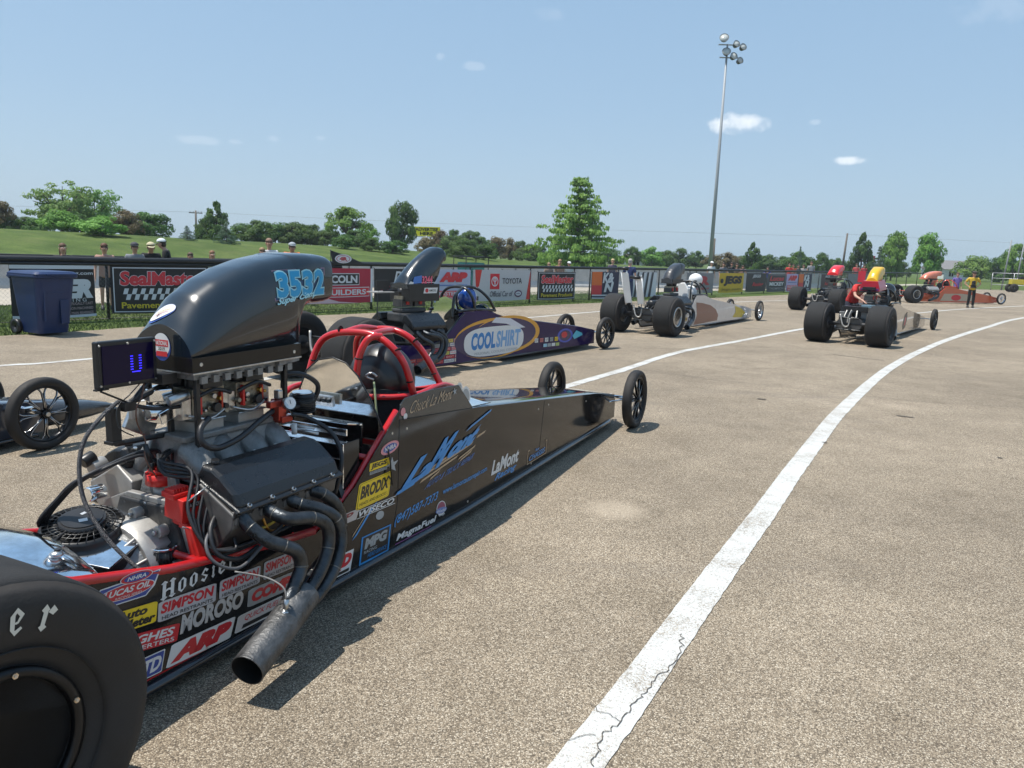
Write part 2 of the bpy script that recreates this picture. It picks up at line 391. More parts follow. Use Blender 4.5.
us = [-600, -300, -150, -80, -50]+[-40+2*i for i in range(110)]+[190, 240, 320, 500, 900, 1500]
vs_ = [-1500, -700, -300, -120, -40, -10, 5, 12, 16, 20, 24, 28]+[30+1.0*i for i in range(28)]+[62, 70, 90, 130, 200, 320, 600, 1500]
mb = MB(False); pts = [UV(u, v, terr(u, v)-.012+(.10*noise.noise(Vector((u*.12, v*.12, 0))) if v > 33 else 0)) for v in vs_ for u in us]
nu = len(us); mb.add(pts, [(j*nu+i, j*nu+i+1, (j+1)*nu+i+1, (j+1)*nu+i) for j in range(len(vs_)-1) for i in range(nu-1)], grass_m, True)
tag(mb.build('ground'), None, None, kind='structure')

edge = [(-60, 13.2), (-10, 13.7), (4.9, 14.35), (7, 14.7), (10.6, 15.2), (18, 15.15), (26, 15.0), (40, 14.7), (60, 14.4), (75, 13.5), (85, 8), (95, -10), (110, -60), (60, -120), (-60, -120)]
mb = MB(False); P0 = []
for i in range(len(edge)):
    p, q = edge[i], edge[(i+1) % len(edge)]; n_ = 14 if i < 8 else 1
    for k in range(n_):
        t = k/n_; j = (.05*noise.noise(Vector((p[0]+(q[0]-p[0])*t, 3, 0))*2.1) if i < 8 else 0)
        P0.append(UV(p[0]+(q[0]-p[0])*t, p[1]+(q[1]-p[1])*t+j, 0))
mb.add(P0, [tuple(range(len(P0)))], asphalt); tag(mb.build('asphalt_lot'), None, None, kind='structure')
# pale track surface behind the fence
mb = MB(False)
mb.add([UV(-80, 21.2, -.006), UV(6, 20.8, -.006), UV(27, 19.4, -.006), UV(45, 18.2, -.006), UV(90, 17.5, -.006), UV(90, 19.2, -.006), UV(45, 19.4, -.006), UV(32.6, 23.9, -.006), UV(8, 27.9, -.006), UV(-80, 40, -.006)], [tuple(range(10))], mat('pale_concrete_track', (.36, .32, .26), .85, var=.12, vscale=2))
tag(mb.build('track_apron'), None, None, kind='structure')

def ribbon(name, pts, wd, mt, z, sub=8, jag=0.):
    P_ = [Vector((x, y, 0)) for x, y in pts]; Q, _ = smooth_path(P_, [0]*len(P_), sub)
    if jag:  # finer stations so that the painted edge is ragged
        Q2 = []
        for i in range(len(Q)-1):
            n_ = max(1, min(60, int((Q[i+1]-Q[i]).length/.03))) if Q[i].length < 9 else 1
            Q2 += [Q[i].lerp(Q[i+1], k/n_) for k in range(n_)]
        Q = Q2+[Q[-1]]
    vs, fs = [], []
    for i, q in enumerate(Q):
        t = (Q[min(i+1, len(Q)-1)]-Q[max(i-1, 0)]).normalized(); nn = Vector((-t.y, t.x, 0)); wv_ = wd[min(i*len(wd)//len(Q), len(wd)-1)] if isinstance(wd, list) else wd
        e1 = jag*noise.noise(q*11)*.6; e2 = jag*(noise.noise(q*13+Vector((5, 0, 0)))+.8*max(0, noise.noise(q*2.3)))
        vs += [q+nn*(wv_/2+e1)+Vector((0, 0, z)), q-nn*(wv_/2+e2)+Vector((0, 0, z))]
        if i: fs.append((2*i-2, 2*i-1, 2*i+1, 2*i))
    mb = MB(False); mb.add(vs, fs, mt); return tag(mb.build(name, recalc=False), None, None, kind='structure')
ribbon('lane_line', [(-6.5, -9), (-3.1, -3.6), (-1.2, -.35), (.25, 2.19), (.55, 2.72), (1.09, 3.70), (1.72, 4.83), (2.25, 5.80), (2.86, 6.89), (3.50, 8.02), (4.15, 9.10), (4.86, 10.25), (5.75, 11.65), (6.65, 12.98), (7.95, 14.80), (10.25, 17.82), (13.80, 22.15), (18.3, 27.4), (27, 36), (40, 47)], .155, linepaint, .004, 8, .007)
ribbon('lane_line', [(-13, -10.9), (-9.26, -3.36), (-6.6, 2.1), (-4.46, 6.42), (-3.85, 7.6), (-3.2, 8.85), (-2.5, 10.2)], .15, linepaint, .004, 8, .012)
ribbon('lane_line', [(-1.9, 4.8), (-.55, 7.2), (.81, 9.61), (1.56, 10.89), (2.99, 13.46), (4.73, 15.76), (7.23, 19.14), (11.47, 24.48), (15.95, 29.2), (19.26, 32.49), (28, 40)], .14, linepaint, .0045, 8, .015)
ribbon('lane_line', [(-12, 1.5), (-7.6, 7.6), (-6.47, 9.4), (-5.79, 10.23), (-2.6, 15.4), (.6, 20.09), (2.84, 23.33), (8.15, 30.22), (13.2, 35.28), (22, 43)], .12, linepaint, .004, 8, .015)
tar = mat('tar_joint', (.085, .072, .058), .85)
def crack(pts, wd, z=.0065, fine=.0, step=.08):
    Q = []
    for i in range(len(pts)-1):
        a, b_ = Vector((*pts[i], 0)), Vector((*pts[i+1], 0)); n_ = max(2, int((b_-a).length/step))
        for k in range(n_):
            q = a.lerp(b_, k/n_); Q.append((q.x+.02*noise.noise(q*4)+fine*noise.noise(q*31), q.y+.025*noise.noise(q*5+Vector((9, 0, 0)))+fine*noise.noise(q*37+Vector((3, 1, 0)))))
    return ribbon('pavement_crack', Q, wd, tar, z, 1)
crack([(1.9, 11.1), (2.7, 10.4), (3.58, 9.96), (5.04, 9.2), (6.21, 9.04), (8.5, 8.6)], .010)
crack([(4.29, 8.25), (4.5, 8.13)], .035); crack([(2.97, 9.0), (3.15, 8.91)], .05); crack([(5.9, 13.9), (6.6, 13.2)], .03)
crack([(2.9, 6.85), (2.98, 6.8)], .03); crack([(4.3, 6.5), (4.36, 6.45)], .03); crack([(7.6, 14.9), (8.6, 13.5), (10.5, 12.2)], .012)
crack([(.30, 2.19), (.345, 2.35), (.43, 2.43), (.50, 2.58), (.63, 2.74), (.74, 2.93), (.80, 3.1)], .0038, .0075, .022, .012)
crack([(.43, 2.43), (.36, 2.50), (.33, 2.56)], .0026, .0078, .02, .012); crack([(.20, 2.30), (.27, 2.33), (.34, 2.36)], .0026, .0078, .02, .012)


# short mown grass: blades on the verge between the lot and the track
def blades(name, n, u0, u1, v0, v1, h):
    mb = MB(False); vs, fs = [], []; rnd = random.Random(3)
    while len(fs) < n:
        u = u0+(u1-u0)*rnd.random()**1.5; v = rnd.uniform(v0, v1)
        lim = interp(u, [e[0] for e in edge[:10]], [e[1] for e in edge[:10]])
        if v < lim-.02+.05*rnd.random(): continue
        p = UV(u, v, -.01); a = rnd.uniform(0, 2*pi); hh = h*rnd.uniform(.5, 1.3)*(1.8 if abs(v-16.3) < .12 or abs(v-lim) < .15 else 1); wd = .006+.004*rnd.random()
        dx = Vector((cos(a), sin(a), 0)); ln = Vector((rnd.uniform(-.5, .5), rnd.uniform(-.5, .5), 1))*hh
        k = len(vs); vs += [p-dx*wd, p+dx*wd, p+ln]; fs.append((k, k+1, k+2))
    mb.add(vs, fs, mat('grass_blade', (.075, .115, .028), .7, var=.35, vscale=1.3)); return tag(mb.build(name, recalc=False), 'short green grass growing on the verge under the fence', 'grass', kind='stuff')
blades('verge_grass', 80000, 2, 34, 14.2, 20.8, .035)

# ------------------------------------------------------------------ dragster components (local: a forward, l right, z up)
AX = Vector((0, 1, 0))
def slick(par, l, side, rimmat, R=.42, W=.43, lip=None, bolts=None, name='rear_tyre'):
    mb = MB(); h = W/2
    pr = [(.20, -h*.80), (.235, -h*.93), (.30, -h*1.02), (.355, -h*1.02), (.392, -h*.96), (.411, -h*.86), (.419, -h*.7), (R, -h*.35), (R+.001, 0)]
    pr = pr+[(r, -w_) for r, w_ in pr[-2::-1]]
    mb.lathe(pr[:6]+[(.20, -h*.5)], (0, l, R), AX, rubber, 72, closed=False); mb.lathe(pr[5:12], (0, l, R), AX, treadrub, 72, closed=False); mb.lathe([(.20, h*.5)]+pr[11:], (0, l, R), AX, rubber, 72, closed=False)
    for rr, s_ in ((.262, 1.0),):      # moulded rings of the sidewall
        for sg in (-1, 1): mb.lathe([(rr-.002, sg*(h*.985)), (rr, sg*(h*1.02+.002)), (rr+.002, sg*(h*.985))], (0, l, R), AX, rubber, 72)
    t = mb.build(name, par)
    mb = MB(); o = side*h*.86
    mb.lathe([(.204, o), (.212, o+side*.012), (.200, o+side*.016), (.186, o), (.180, o-side*.10), (.170, o-side*.20), (.166, o-side*.25), (.05, o-side*.23), (.03, o-side*.20), (.001, o-side*.20)], (0, l, R), AX, rimmat, 48, closed=False)
    mb.lathe([(.206, -o), (.185, -o), (.178, -o+side*.12), (.001, -o+side*.13)], (0, l, R), AX, rimmat, 48, closed=False)
    mb.cyl((0, l+o-side*.23, R), (0, l+o-side*.15, R), .035, steel, 12)
    for k in range(5):
        a = 2*pi*k/5+.3; mb.cyl((.07*cos(a), l+o-side*.24, R+.07*sin(a)), (.07*cos(a), l+o-side*.20, R+.07*sin(a)), .011, steel, 8)
    if lip:
        mb.lathe([(.214, o+side*.004), (.214, o+side*.022), (.190, o+side*.024), (.186, o+side*.004)], (0, l, R), AX, lip, 64)
    r = mb.build('rim', t)
    if bolts:
        mb = MB()
        for k in range(6):
            mb.mark(); a = 2*pi*k/6+.27; c = Vector((.198*cos(a), l+o+side*.022, R+.198*sin(a))); mb.cyl(c, c+AX*side*.006, .0075, bolts, 6); mb.cyl(c+AX*side*.006, c+AX*side*.008, .004, steel, 6)
        mb.build_each('ring_bolt', t)
    return t
def front_wheel(par, a, l, side, rimmat, R=.283, W=.095, spokes=12, split=False, name='front_tyre', edge_m=None):
    c = (a, l, R); h = W/2; mb = MB()
    mb.lathe([(.214, -h*.62), (.228, -h*.9), (.250, -h), (.268, -h*.88), (.279, -h*.55), (R, 0), (.279, h*.55), (.268, h*.88), (.250, h), (.228, h*.9), (.214, h*.62), (.206, 0)], c, AX, rubber, 56)
    t = mb.build(name, par)
    mb = MB(); mb.lathe([(.217, -h*.66), (.217, -h*.5), (.205, -h*.4), (.205, h*.4), (.217, h*.5), (.217, h*.66), (.205, h*.66), (.198, h*.3), (.198, -h*.3), (.205, -h*.66)], c, AX, rimmat, 56)
    mb.cyl((a, l-side*.05, R), (a, l+side*.045, R), .030, rimmat, 16); mb.cyl((a, l+side*.045, R), (a, l+side*.062, R), .017, steel, 12)
    for k in range(spokes):
        t0 = 2*pi*k/spokes
        def pp(r, da, y): return Vector((a+r*cos(t0+da), l+side*y, R+r*sin(t0+da)))
        if split:
            for sg in (-1, 1): mb.tube([pp(.025, sg*.15, .03), pp(.10, sg*.045, .024), pp(.165, sg*.07, .016), pp(.190, sg*.13, .012), pp(.203, sg*.17, .01)], [.0045, .0036, .0036, .0036, .004], edge_m or rimmat, 5)
            mb.hexa([pp(.02, -.4, .004), pp(.02, .4, .004), pp(.201, .17, .0), pp(.201, -.17, .0), pp(.02, -.3, .026), pp(.02, .3, .026), pp(.201, .15, .008), pp(.201, -.15, .008)], rimmat) if k % 1 == 0 and False else mb.tube([pp(.02, 0, .026), pp(.16, 0, .012)], [.012, .006], rimmat, 6)
            for sg in (-1, 1): mb.tube([pp(.025, sg*.15, .024), pp(.10, sg*.045, .018), pp(.165, sg*.07, .010), pp(.190, sg*.13, .006), pp(.203, sg*.17, .004)], [.009, .0075, .007, .007, .008], rimmat, 6)
        else:
            mb.hexa([pp(.02, -.35, .012), pp(.02, .35, .012), pp(.203, .035, .0), pp(.203, -.035, .0), pp(.02, -.25, .036), pp(.02, .25, .036), pp(.203, .026, .016), pp(.203, -.026, .016)], rimmat)
            if edge_m: mb.tube([pp(.03, .12, .037), pp(.20, .026, .018)], .0022, edge_m, 4)
    mb.build('rim', t); return t

def shell_fns(top, hwr, hwf, a1, zb, aw=3.0):
    zt = lambda a: interp(a, [p[0] for p in top], [p[1] for p in top])
    hw = lambda a: hwr if a < aw else hwr-(a-aw)/(a1-aw)*(hwr-hwf)
    return zt, hw
def side_panel(par, sg, top, hwr, hwf, zb, mt, t=.004, name='side_panel', r=.0, label=None, extra=(), aw=3.0):
    zt, hw = shell_fns(top, hwr, hwf, top[-1][0], zb, aw); st = sorted(set([p[0] for p in top]+list(extra)+[top[0][0]+(top[-1][0]-top[0][0])*k/24 for k in range(25)]))
    mb = MB(); vs = []
    for a in st:
        for l in (hw(a)-t, hw(a)): vs += [(a, sg*l, zb), (a, sg*l, zt(a))]
    fs = []
    for i in range(len(st)-1):
        b, c = 4*i, 4*i+4
        fs += [(b, b+1, c+1, c), (b+2, b+3, c+3, c+2), (b+1, b+3, c+3, c+1), (b, b+2, c+2, c)]
    n = 4*len(st)-4; fs += [(0, 1, 3, 2), (n, n+1, n+3, n+2)]
    mb.add(vs, fs, mt); return mb.build(name, par, label=label)
def top_deck(par, top, a0, hwr, hwf, mt, name='top_panel', drop=.018, nose=True, zb=.08, aw=3.0):
    zt, hw = shell_fns(top, hwr, hwf, top[-1][0], zb, aw); a1 = top[-1][0]; mb = MB(); rings = []
    N_ = 26
    for i in range(N_+1):
        a = a0+(a1-a0)*i/N_; w_ = hw(a)-.002; z = zt(a); rg = []
        for k in range(13):
            th = pi*k/12; c_ = cos(th); rg.append((a, w_*(abs(c_)**.45)*(1 if c_ >= 0 else -1), z-drop+(drop+.012)*sin(th)**.45 if 0 < k < 12 else z-drop))
        rings.append([Vector(p) for p in rg])
    if nose:
        for da, sc, dz in ((.05, .9, -.03), (.10, .7, -.06), (.14, .4, -.09)):
            rings.append([Vector((a1+da, p.y*sc, p.z+dz)) for p in rings[N_]])
    mb.loft(rings, mt, cap=False, close=False); return mb.build(name, par)
SECS = [(0, 1.180, 1.300, 1.0, 1.7), (.03, 1.180, 1.340, 1.0, 1.9), (.10, 1.180, 1.416, 1.0, 2.4), (.20, 1.180, 1.475, 1.0, 3.0), (.32, 1.180, 1.522, 1.0, 3.6), (.45, 1.181, 1.557, 1.0, 4.2), (.55, 1.184, 1.574, .995, 4.6), (.592, 1.190, 1.580, .99, 4.8), (.600, 1.215, 1.582, .985, 4.8), (.605, 1.255, 1.584, .98, 4.8), (.615, 1.300, 1.585, .98, 4.8), (.65, 1.340, 1.588, .975, 4.8), (.70, 1.352, 1.590, .97, 4.6), (.78, 1.356, 1.588, .965, 4.6), (.825, 1.360, 1.583, .96, 4.6), (.84, 1.364, 1.576, .95, 4.6)]
SHW = .169
def sec_at(a, a0=1.15):
    xs = [q[0] for q in SECS]; return [interp(a-a0, xs, [q[k] for q in SECS]) for k in (1, 2, 3, 4)]
def sec_base(a, zb, zt, a0=1.15):
    curl = max(0, min(1, (a-a0-.60)/.09)); return zb+(zt-zb)*.45*curl, (zt-zb)*(1-.45*curl), curl
def scoop_y(a, z):
    zb, zt, ws, e = sec_at(a); b0, hh, curl = sec_base(a, zb, zt)
    q = (z-b0)/hh if z >= b0 else min(1, (b0-z)/max((zt-zb)*.45*curl, 1e-4))
    return SHW*ws*max(0, 1-min(1, max(0, q))**e)**(1/e)
def scoop_z(a, l):
    zb, zt, ws, e = sec_at(a); b0, hh, curl = sec_base(a, zb, zt)
    return b0+hh*max(0, 1-(min(1, abs(l)/(SHW*ws)))**e)**(1/e)
def scoop(par, mt, a0=1.15, sx=1., sz=1., dz=0., hw=None, ny=40, secs=None, name='scoop'):
    """hood scoop: low tail behind, mouth facing forward and up"""
    secs = secs or SECS; hw = hw or SHW
    mb = MB(); rings = []; den = []
    for i in range(len(secs)-1):
        n_ = 5 if secs[i+1][0]-secs[i][0] > .05 else 2
        den += [tuple(secs[i][k]+(secs[i+1][k]-secs[i][k])*q/n_ for k in range(5)) for q in range(n_)]
    den.append(secs[-1])
    for (x, zb, zt, ws, e) in den:
        rg = []; zb_ = 1.18+(zb-1.18)*sz+dz; zt_ = 1.18+(zt-1.18)*sz+dz
        curl = max(0, min(1, (x-.60)/.09)); H_ = zt_-zb_
        for k in range(ny):
            th = 2*pi*k/ny; c_, s_ = cos(th), sin(th)
            y = hw*ws*(abs(c_)**(2/e))*(1 if c_ >= 0 else -1)
            if s_ >= 0: z = zb_+H_*.45*curl+H_*(1-.45*curl)*abs(s_)**(2/e)
            else: z = zb_+H_*.45*curl*(1-abs(s_)**(2/e))
            rg.append(Vector((a0+x*sx, y, z)))
        rings.append(rg)
    last = rings[-1]; cc = sum(last, Vector())/len(last)
    inner = [cc+(p-cc)*.9+Vector((-.004, 0, 0)) for p in last]; deep = [cc+(p-cc)*.8+Vector((-.16*sx, 0, -.03)) for p in last]
    mb.loft(rings, mt, cap=False); mb.loft([last, inner], mt, cap=False); mb.loft([inner, deep], blackpl, cap=True)
    mb.loft([rings[0], [Vector((p.x-.001, p.y*.98, p.z)) for p in rings[0]]], mt, cap=True)
    return mb.build(name, par)
BL = {  # broken letters drawn stroke by stroke in a unit box
 'r': [[(.26, .12), (.50, .12), (.50, .80), (.26, .80)], [(.14, .13), (.38, -.04), (.64, .14), (.40, .26)], [(.12, .76), (.36, .62), (.56, .80), (.32, 1.0)], [(.50, .70), (.70, .98), (.98, .80), (.80, .60)]],
 'e': [[(.18, .20), (.42, .14), (.42, .80), (.18, .72)], [(.18, .20), (.44, -.04), (.84, .20), (.74, .28), (.46, .16)], [(.18, .72), (.50, 1.02), (.86, .74), (.66, .66), (.48, .82), (.42, .74)], [(.64, .68), (.86, .74), (.60, .42), (.46, .38)], [(.40, .40), (.60, .42), (.56, .50), (.40, .47)]],
 'o': [[(.14, .20), (.38, .14), (.38, .84), (.14, .74)], [(.62, .16), (.86, .26), (.86, .80), (.62, .86)], [(.14, .20), (.46, -.04), (.86, .26), (.62, .18), (.44, .14)], [(.14, .74), (.54, 1.04), (.86, .80), (.62, .86), (.48, .86), (.38, .82)]],
 's': [[(.16, .60), (.50, 1.03), (.86, .82), (.70, .68), (.50, .84), (.40, .62)], [(.16, .60), (.40, .58), (.84, .38), (.62, .34)], [(.84, .40), (.50, -.04), (.14, .18), (.30, .30), (.50, .16), (.60, .36)]],
 'i': [[(.36, .14), (.62, .14), (.62, .78), (.36, .78)], [(.24, .14), (.49, -.04), (.76, .14), (.49, .26)], [(.22, .76), (.48, .62), (.70, .78), (.44, .96)], [(.36, 1.16), (.50, 1.04), (.64, 1.16), (.50, 1.30)]],
 'H': [[(.12, .06), (.34, .06), (.34, 1.16), (.12, 1.16)], [(.66, .06), (.88, .06), (.88, 1.16), (.66, 1.16)], [(.34, .48), (.50, .56), (.66, .50), (.66, .66), (.50, .70), (.34, .64)], [(.0, .08), (.23, -.10), (.46, .08), (.23, .20)], [(.54, .08), (.77, -.10), (1.0, .08), (.77, .20)], [(.0, 1.14), (.23, 1.02), (.46, 1.14), (.23, 1.32)], [(.54, 1.14), (.77, 1.02), (1.0, 1.14), (.77, 1.32)]]}
def cage(par, tubes, mt, r=.021, name='roll_cage'):
    mb = MB()
    for t in tubes:
        mb.tube(t[0], t[1] if len(t) > 1 and t[1] else r, mt, 12, sub=t[2] if len(t) > 2 else 6)
    return mb.build(name, par)

# ------------------------------------------------------------------ the black dragster
def heading(deg): return radians(90-deg)
hero = empty('dragster', (-1.90, 1.935, 0), heading(26.2), 'black dragster with red roll cage and big dark scoop numbered 3532', 'dragster', 'dragsters queued in the staging lanes')
H = hero
TOP = [(.50, .55), (.86, .452), (1.10, .415), (1.35, .378), (1.62, .352), (1.72, .385), (1.90, .497), (2.26, .806), (2.262, .757), (3.05, .690), (4.2, .555), (5.5, .402), (6.1, .300)]
HWR, HWF, ZB = .366, .25, .078
def hw(a): return HWR if a < 3 else HWR-(a-3)/3.1*(HWR-HWF)
near = side_panel(H, 1, TOP, HWR, HWF, ZB, blackpaint, extra=(.6, .7))
side_panel(H, -1, TOP, HWR, HWF, ZB, blackpaint)
deck = top_deck(H, TOP, 3.0, HWR, HWF, mat('black_deck_paint', (.012, .013, .013), .1, coat=1., spec=.6), drop=.03)
# gaps between the panels
def on_panel(a, z, lift=0.): return (a, hw(a)+lift, z)
for zz in (((2.262, .757), (2.255, .33), (2.19, .10)), ((4.216, .553), (4.135, .09))):
    mb = MB(); mb.tube([on_panel(a, z, -.0005) for a, z in zz], .0022, seam, 5); mb.build('panel_seam', near)
mb = MB()
for a, z in ((.62, .12), (.62, .46), (1.0, .10), (1.55, .10), (1.95, .47), (2.2, .70), (2.33, .70), (2.33, .12), (3.0, .11), (4.0, .11), (4.1, .50), (4.3, .50), (5.2, .38)):
    mb.mark(); mb.cyl(on_panel(a, z, -.001), on_panel(a, z, .002), .007, steel, 10)
mb.build_each('panel_fastener', near)
# red and dark frame tubes
mb = MB()
for sg in (-1, 1):
    mb.mark(); l = sg*(HWR-.016)
    mb.tube([(.40, l, .60), (.50, l, .553), (.86, l, .462), (1.10, l, .424), (1.35, l, .388), (1.62, l, .360)], .019, redtube, 12)
    mb.tube([(1.60, l-sg*.01, .345), (1.74, l-sg*.012, .385), (1.91, l-sg*.012, .49), (2.27, l-sg*.012, .80)], .017, redtube, 12)
    mb.tube([(.30, l, .34), (.45, l, .20), (.60, l, .10), (1.0, l, .092)], .017, redtube, 10)
    mb.tube([(.42, l-sg*.02, .58), (.42, l-sg*.02, .30)], .015, redtube, 10); mb.tube([(.56, l-sg*.02, .52), (.56, l-sg*.02, .12)], .013, redtube, 8)
    mb.tube([(.72, l-sg*.02, .48), (1.0, l-sg*.02, .10)], .011, redtube, 8)
    mb.tube([(2.05, l-sg*.03, .60), (2.9, l-sg*.03, .64)], .016, redtube, 10)
    mb.tube([(5.85, sg*.22, .27), (6.30, sg*.12, .235)], .011, redtube, 8); mb.tube([(5.85, sg*.21, .13), (6.28, sg*.12, .17)], .011, redtube, 8)
    mb.tube([(6.02, sg*.22, .26), (6.02, sg*.20, .12)], .010, redtube, 8); mb.tube([(6.28, sg*.12, .235), (6.28, sg*.12, .17)], .010, redtube, 8)
mb.mark()
for a, z in ((.42, .58), (.56, .50), (1.02, .43), (2.0, .12), (2.05, .60)): mb.mark(); mb.tube([(a, -HWR+.03, z), (a, HWR-.03, z)], .015, redtube, 10)
mb.tube([(6.28, -.12, .20), (6.28, .12, .20)], .010, redtube, 8)
mb.build_each('chassis_tube', H)
dkrail = mat('dark_blue_black_rail', (.010, .013, .020), .22, coat=.7)
mb = MB()
for sg in (-1, 1):
    pts = [(a, sg*(hw(a)+.004), .062) for a in (.55, 1, 2, 3, 4, 5, 5.9)]+[(6.2, sg*.17, .085)]
    mb.tube(pts, .021, dkrail, 12)
mb.add([(.6, -.36, .075), (.6, .36, .075), (3, .36, .075), (6, .24, .075), (6, -.24, .075), (3, -.36, .075)], [(0, 1, 2, 3, 4, 5)], blackpl)
mb.build('lower_rail', H)

# stickers on the near panel: (a, z, ua, uz, va, vz)
ST = {'lucas': (0.556, 0.432, 0.242, -0.026, 0.019, 0.095), 'hoosier': (0.804, 0.366, 0.345, -0.002, 0.009, 0.074), 'autometer': (0.573, 0.326, 0.215, -0.029, 0.012, 0.079),
 'simpson': (0.788, 0.290, 0.262, -0.026, 0.008, 0.078), 'simpson2': (1.062, 0.264, 0.215, -0.013, 0.009, 0.078), 'simpson3': (1.294, 0.254, 0.195, -0.011, 0.008, 0.080),
 'hughes': (0.569, 0.25, 0.298, -0.063, 0.018, 0.064), 'moroso': (0.881, 0.205, 0.302, -0.018, 0.008, 0.072), 'comp': (1.205, 0.172, 0.263, -0.018, 0.010, 0.074),
 'quick': (1.135, 0.090, 0.248, -0.010, 0.023, 0.066), 'arp': (0.815, 0.103, 0.300, -0.018, 0.030, 0.079), 'td': (0.70, 0.108, 0.098, -0.006, 0.020, 0.080),
 'nhra': (2.105, 0.593, 0.150, 0.012, 0.000, 0.060), 'jegs': (2.006, 0.527, 0.183, -0.004, 0.007, 0.052), 'star': (2.146, 0.490, 0.105, 0.006, 0.000, 0.075), 'brodix': (1.900, 0.374, 0.270, 0.003, 0.031, 0.128),
 'wiseco': (1.912, 0.330, 0.316, -0.010, 0.008, 0.040), 'vp': (1.742, 0.335, 0.165, -0.003, 0.007, 0.050), 'stripe': (1.874, 0.232, 0.20, 0.090, 0.008, 0.060), 'dot': (2.064, 0.275, 0.068, -0.005, 0.000, 0.045),
 'mpg': (1.928, 0.085, 0.245, -0.007, 0.023, 0.140), 'red_d': (1.720, 0.090, 0.140, -0.004, 0.030, 0.103), 'lamont': (2.271, 0.375, 0.969, 0.107, 0.034, 0.122), 'sub1': (2.502, 0.318, 0.538, 0.053, 0.009, 0.027),
 'phone': (2.22, 0.188, 0.420, 0.022, 0.017, 0.066), 'magna': (2.232, 0.092, 0.400, -0.010, 0.008, 0.052), 'crest': (2.63, 0.112, 0.12, -0.012, -0.003, 0.090), 'web': (2.705, 0.227, 0.552, 0.006, -0.002, 0.043),
 'lamont2': (3.319, 0.190, 0.434, -0.004, 0.02, 0.096), 'racing': (3.352, 0.130, 0.387, -0.001, 0.012, 0.056), 'frame': (3.917, 0.118, 0.369, 0.004, 0.009, 0.103)}
def D(k):
    a, z, ua, uz, va, vz = ST[k]
    return Dec(lambda s_, t_, h_: (lambda A: (A, hw(A)+h_, z+uz*s_+vz*t_))(a+ua*s_+va*t_))
R_, B_, W_, Y_, K_ = col('c3202c'), col('23418f'), col('d8d8d6'), col('e8c51b'), col('141414')
sky_b, tan_, gry, pnk = col('1f86c9', .35), col('b59a7c'), col('9ba0a2'), col('d88a8f')
d = D('lucas'); d.poly([(0, 0), (.80, 0), (.93, .30), (1.0, .86), (.72, .80), (.06, .72)], W_); d.poly([(.02, .04), (.79, .04), (.90, .32), (.97, .82), (.72, .75), (.07, .68)], B_)
d.ell(.48, .40, .44, .27, W_, .03); d.ell(.48, .40, .425, .245, R_, .03); d.text('LUCAS OIL', .12, .33, .85, .55, W_, .03, .25); d.text('RACING SERIES', .30, .19, .72, .27, W_, .0, .2)
d.ell(.60, .82, .26, .20, W_); d.ell(.60, .82, .245, .18, R_); d.ell(.60, .82, .20, .135, B_); d.text('NHRA', .45, .75, .75, .89, W_, .03, .2); d.build('sponsor_sticker', near)
d = D('hoosier')
def fraktur(d, x0, y0, x1, y1, txt, mt):
    ws_ = [{'H': 1.35, 'i': .62, 'r': .85}.get(c_, 1.) for c_ in txt]; tot = sum(ws_); x = x0
    for c_, w_ in zip(txt, ws_):
        cw = (x1-x0)*w_/tot
        for st in BL[c_]: d.k = 2; d.poly([(x+cw*.94*p_[0], y0+(y1-y0)*.78*p_[1]) for p_ in st], mt)
        x += cw
fraktur(d, .0, .05, 1, .92, 'Hoosier', W_); d.build('sponsor_sticker', near)
d = D('autometer'); d.rect(0, 0, 1, 1, K_, .08); d.rect(.02, .03, .98, .97, Y_, .08); d.text('Auto', .22, .54, .80, .92, K_, .05, .2); d.text('Meter', .34, .10, .96, .50, K_, .05, .2); d.build('sponsor_sticker', near)
for k in ('simpson', 'simpson2', 'simpson3'):
    d = D(k); d.rect(0, 0, 1, 1, K_, .08); d.rect(.01, .03, .99, .97, col('b9b4b4'), .08); d.text('SIMPSON', .05, .38, .95, .88, R_, .04, .15); d.text('HEAD RESTRAINTS', .07, .10, .93, .27, K_, .012); d.build('sponsor_sticker', near)
d = D('hughes'); d.rect(0, 0, 1, 1, R_, .07); d.text('HUGHES', .10, .42, .93, .88, W_, .03, .15); d.text('CONVERTERS', .10, .08, .95, .32, W_, .01); d.build('sponsor_sticker', near)
d = D('moroso'); d.text('MOROSO', 0, 0, 1, 1, silverp, .05, .12); d.build('sponsor_sticker', near)
d = D('comp'); d.rect(0, 0, 1, 1, gry, .1); d.text('COMP', .08, .18, .94, .86, R_, .07, .15); d.build('sponsor_sticker', near)
d = D('quick'); d.rect(0, 0, 1, 1, W_, .08); d.rect(.012, .05, .988, .95, col('c9c4c2'), .08); d.text('QUICK FUEL', .16, .50, .94, .86, R_, .01, .2); d.rect(.12, .12, .9, .36, K_, 0, .1); d.build('sponsor_sticker', near)
d = D('arp'); d.rect(0, 0, 1, 1, W_, .06, -.0); d.text('ARP', .05, .12, .96, .90, R_, .09, .2); d.build('sponsor_sticker', near)
d = D('td'); d.rect(0, 0, 1, 1, W_, .06); d.rect(.04, .05, .96, .95, B_, .06); d.text('TD', .12, .18, .9, .82, W_, .04, .15); d.build('sponsor_sticker', near)
d = D('nhra'); d.ell(.5, .5, .52, .52, pnk); d.ell(.5, .5, .40, .36, W_); d.ell(.5, .5, .39, .34, B_); d.text('NHRA', .18, .32, .82, .70, W_, .03, .2); d.build('sponsor_sticker', near)
d = D('jegs'); d.rect(0, .34, .82, 1.1, Y_); d.text('JEGS', .05, .42, .78, 1.0, K_, .05, .1); d.rect(.02, 0, .80, .28, gry); d.text('PERFORMANCE', .05, .04, .77, .24, K_, .0); d.build('sponsor_sticker', near)
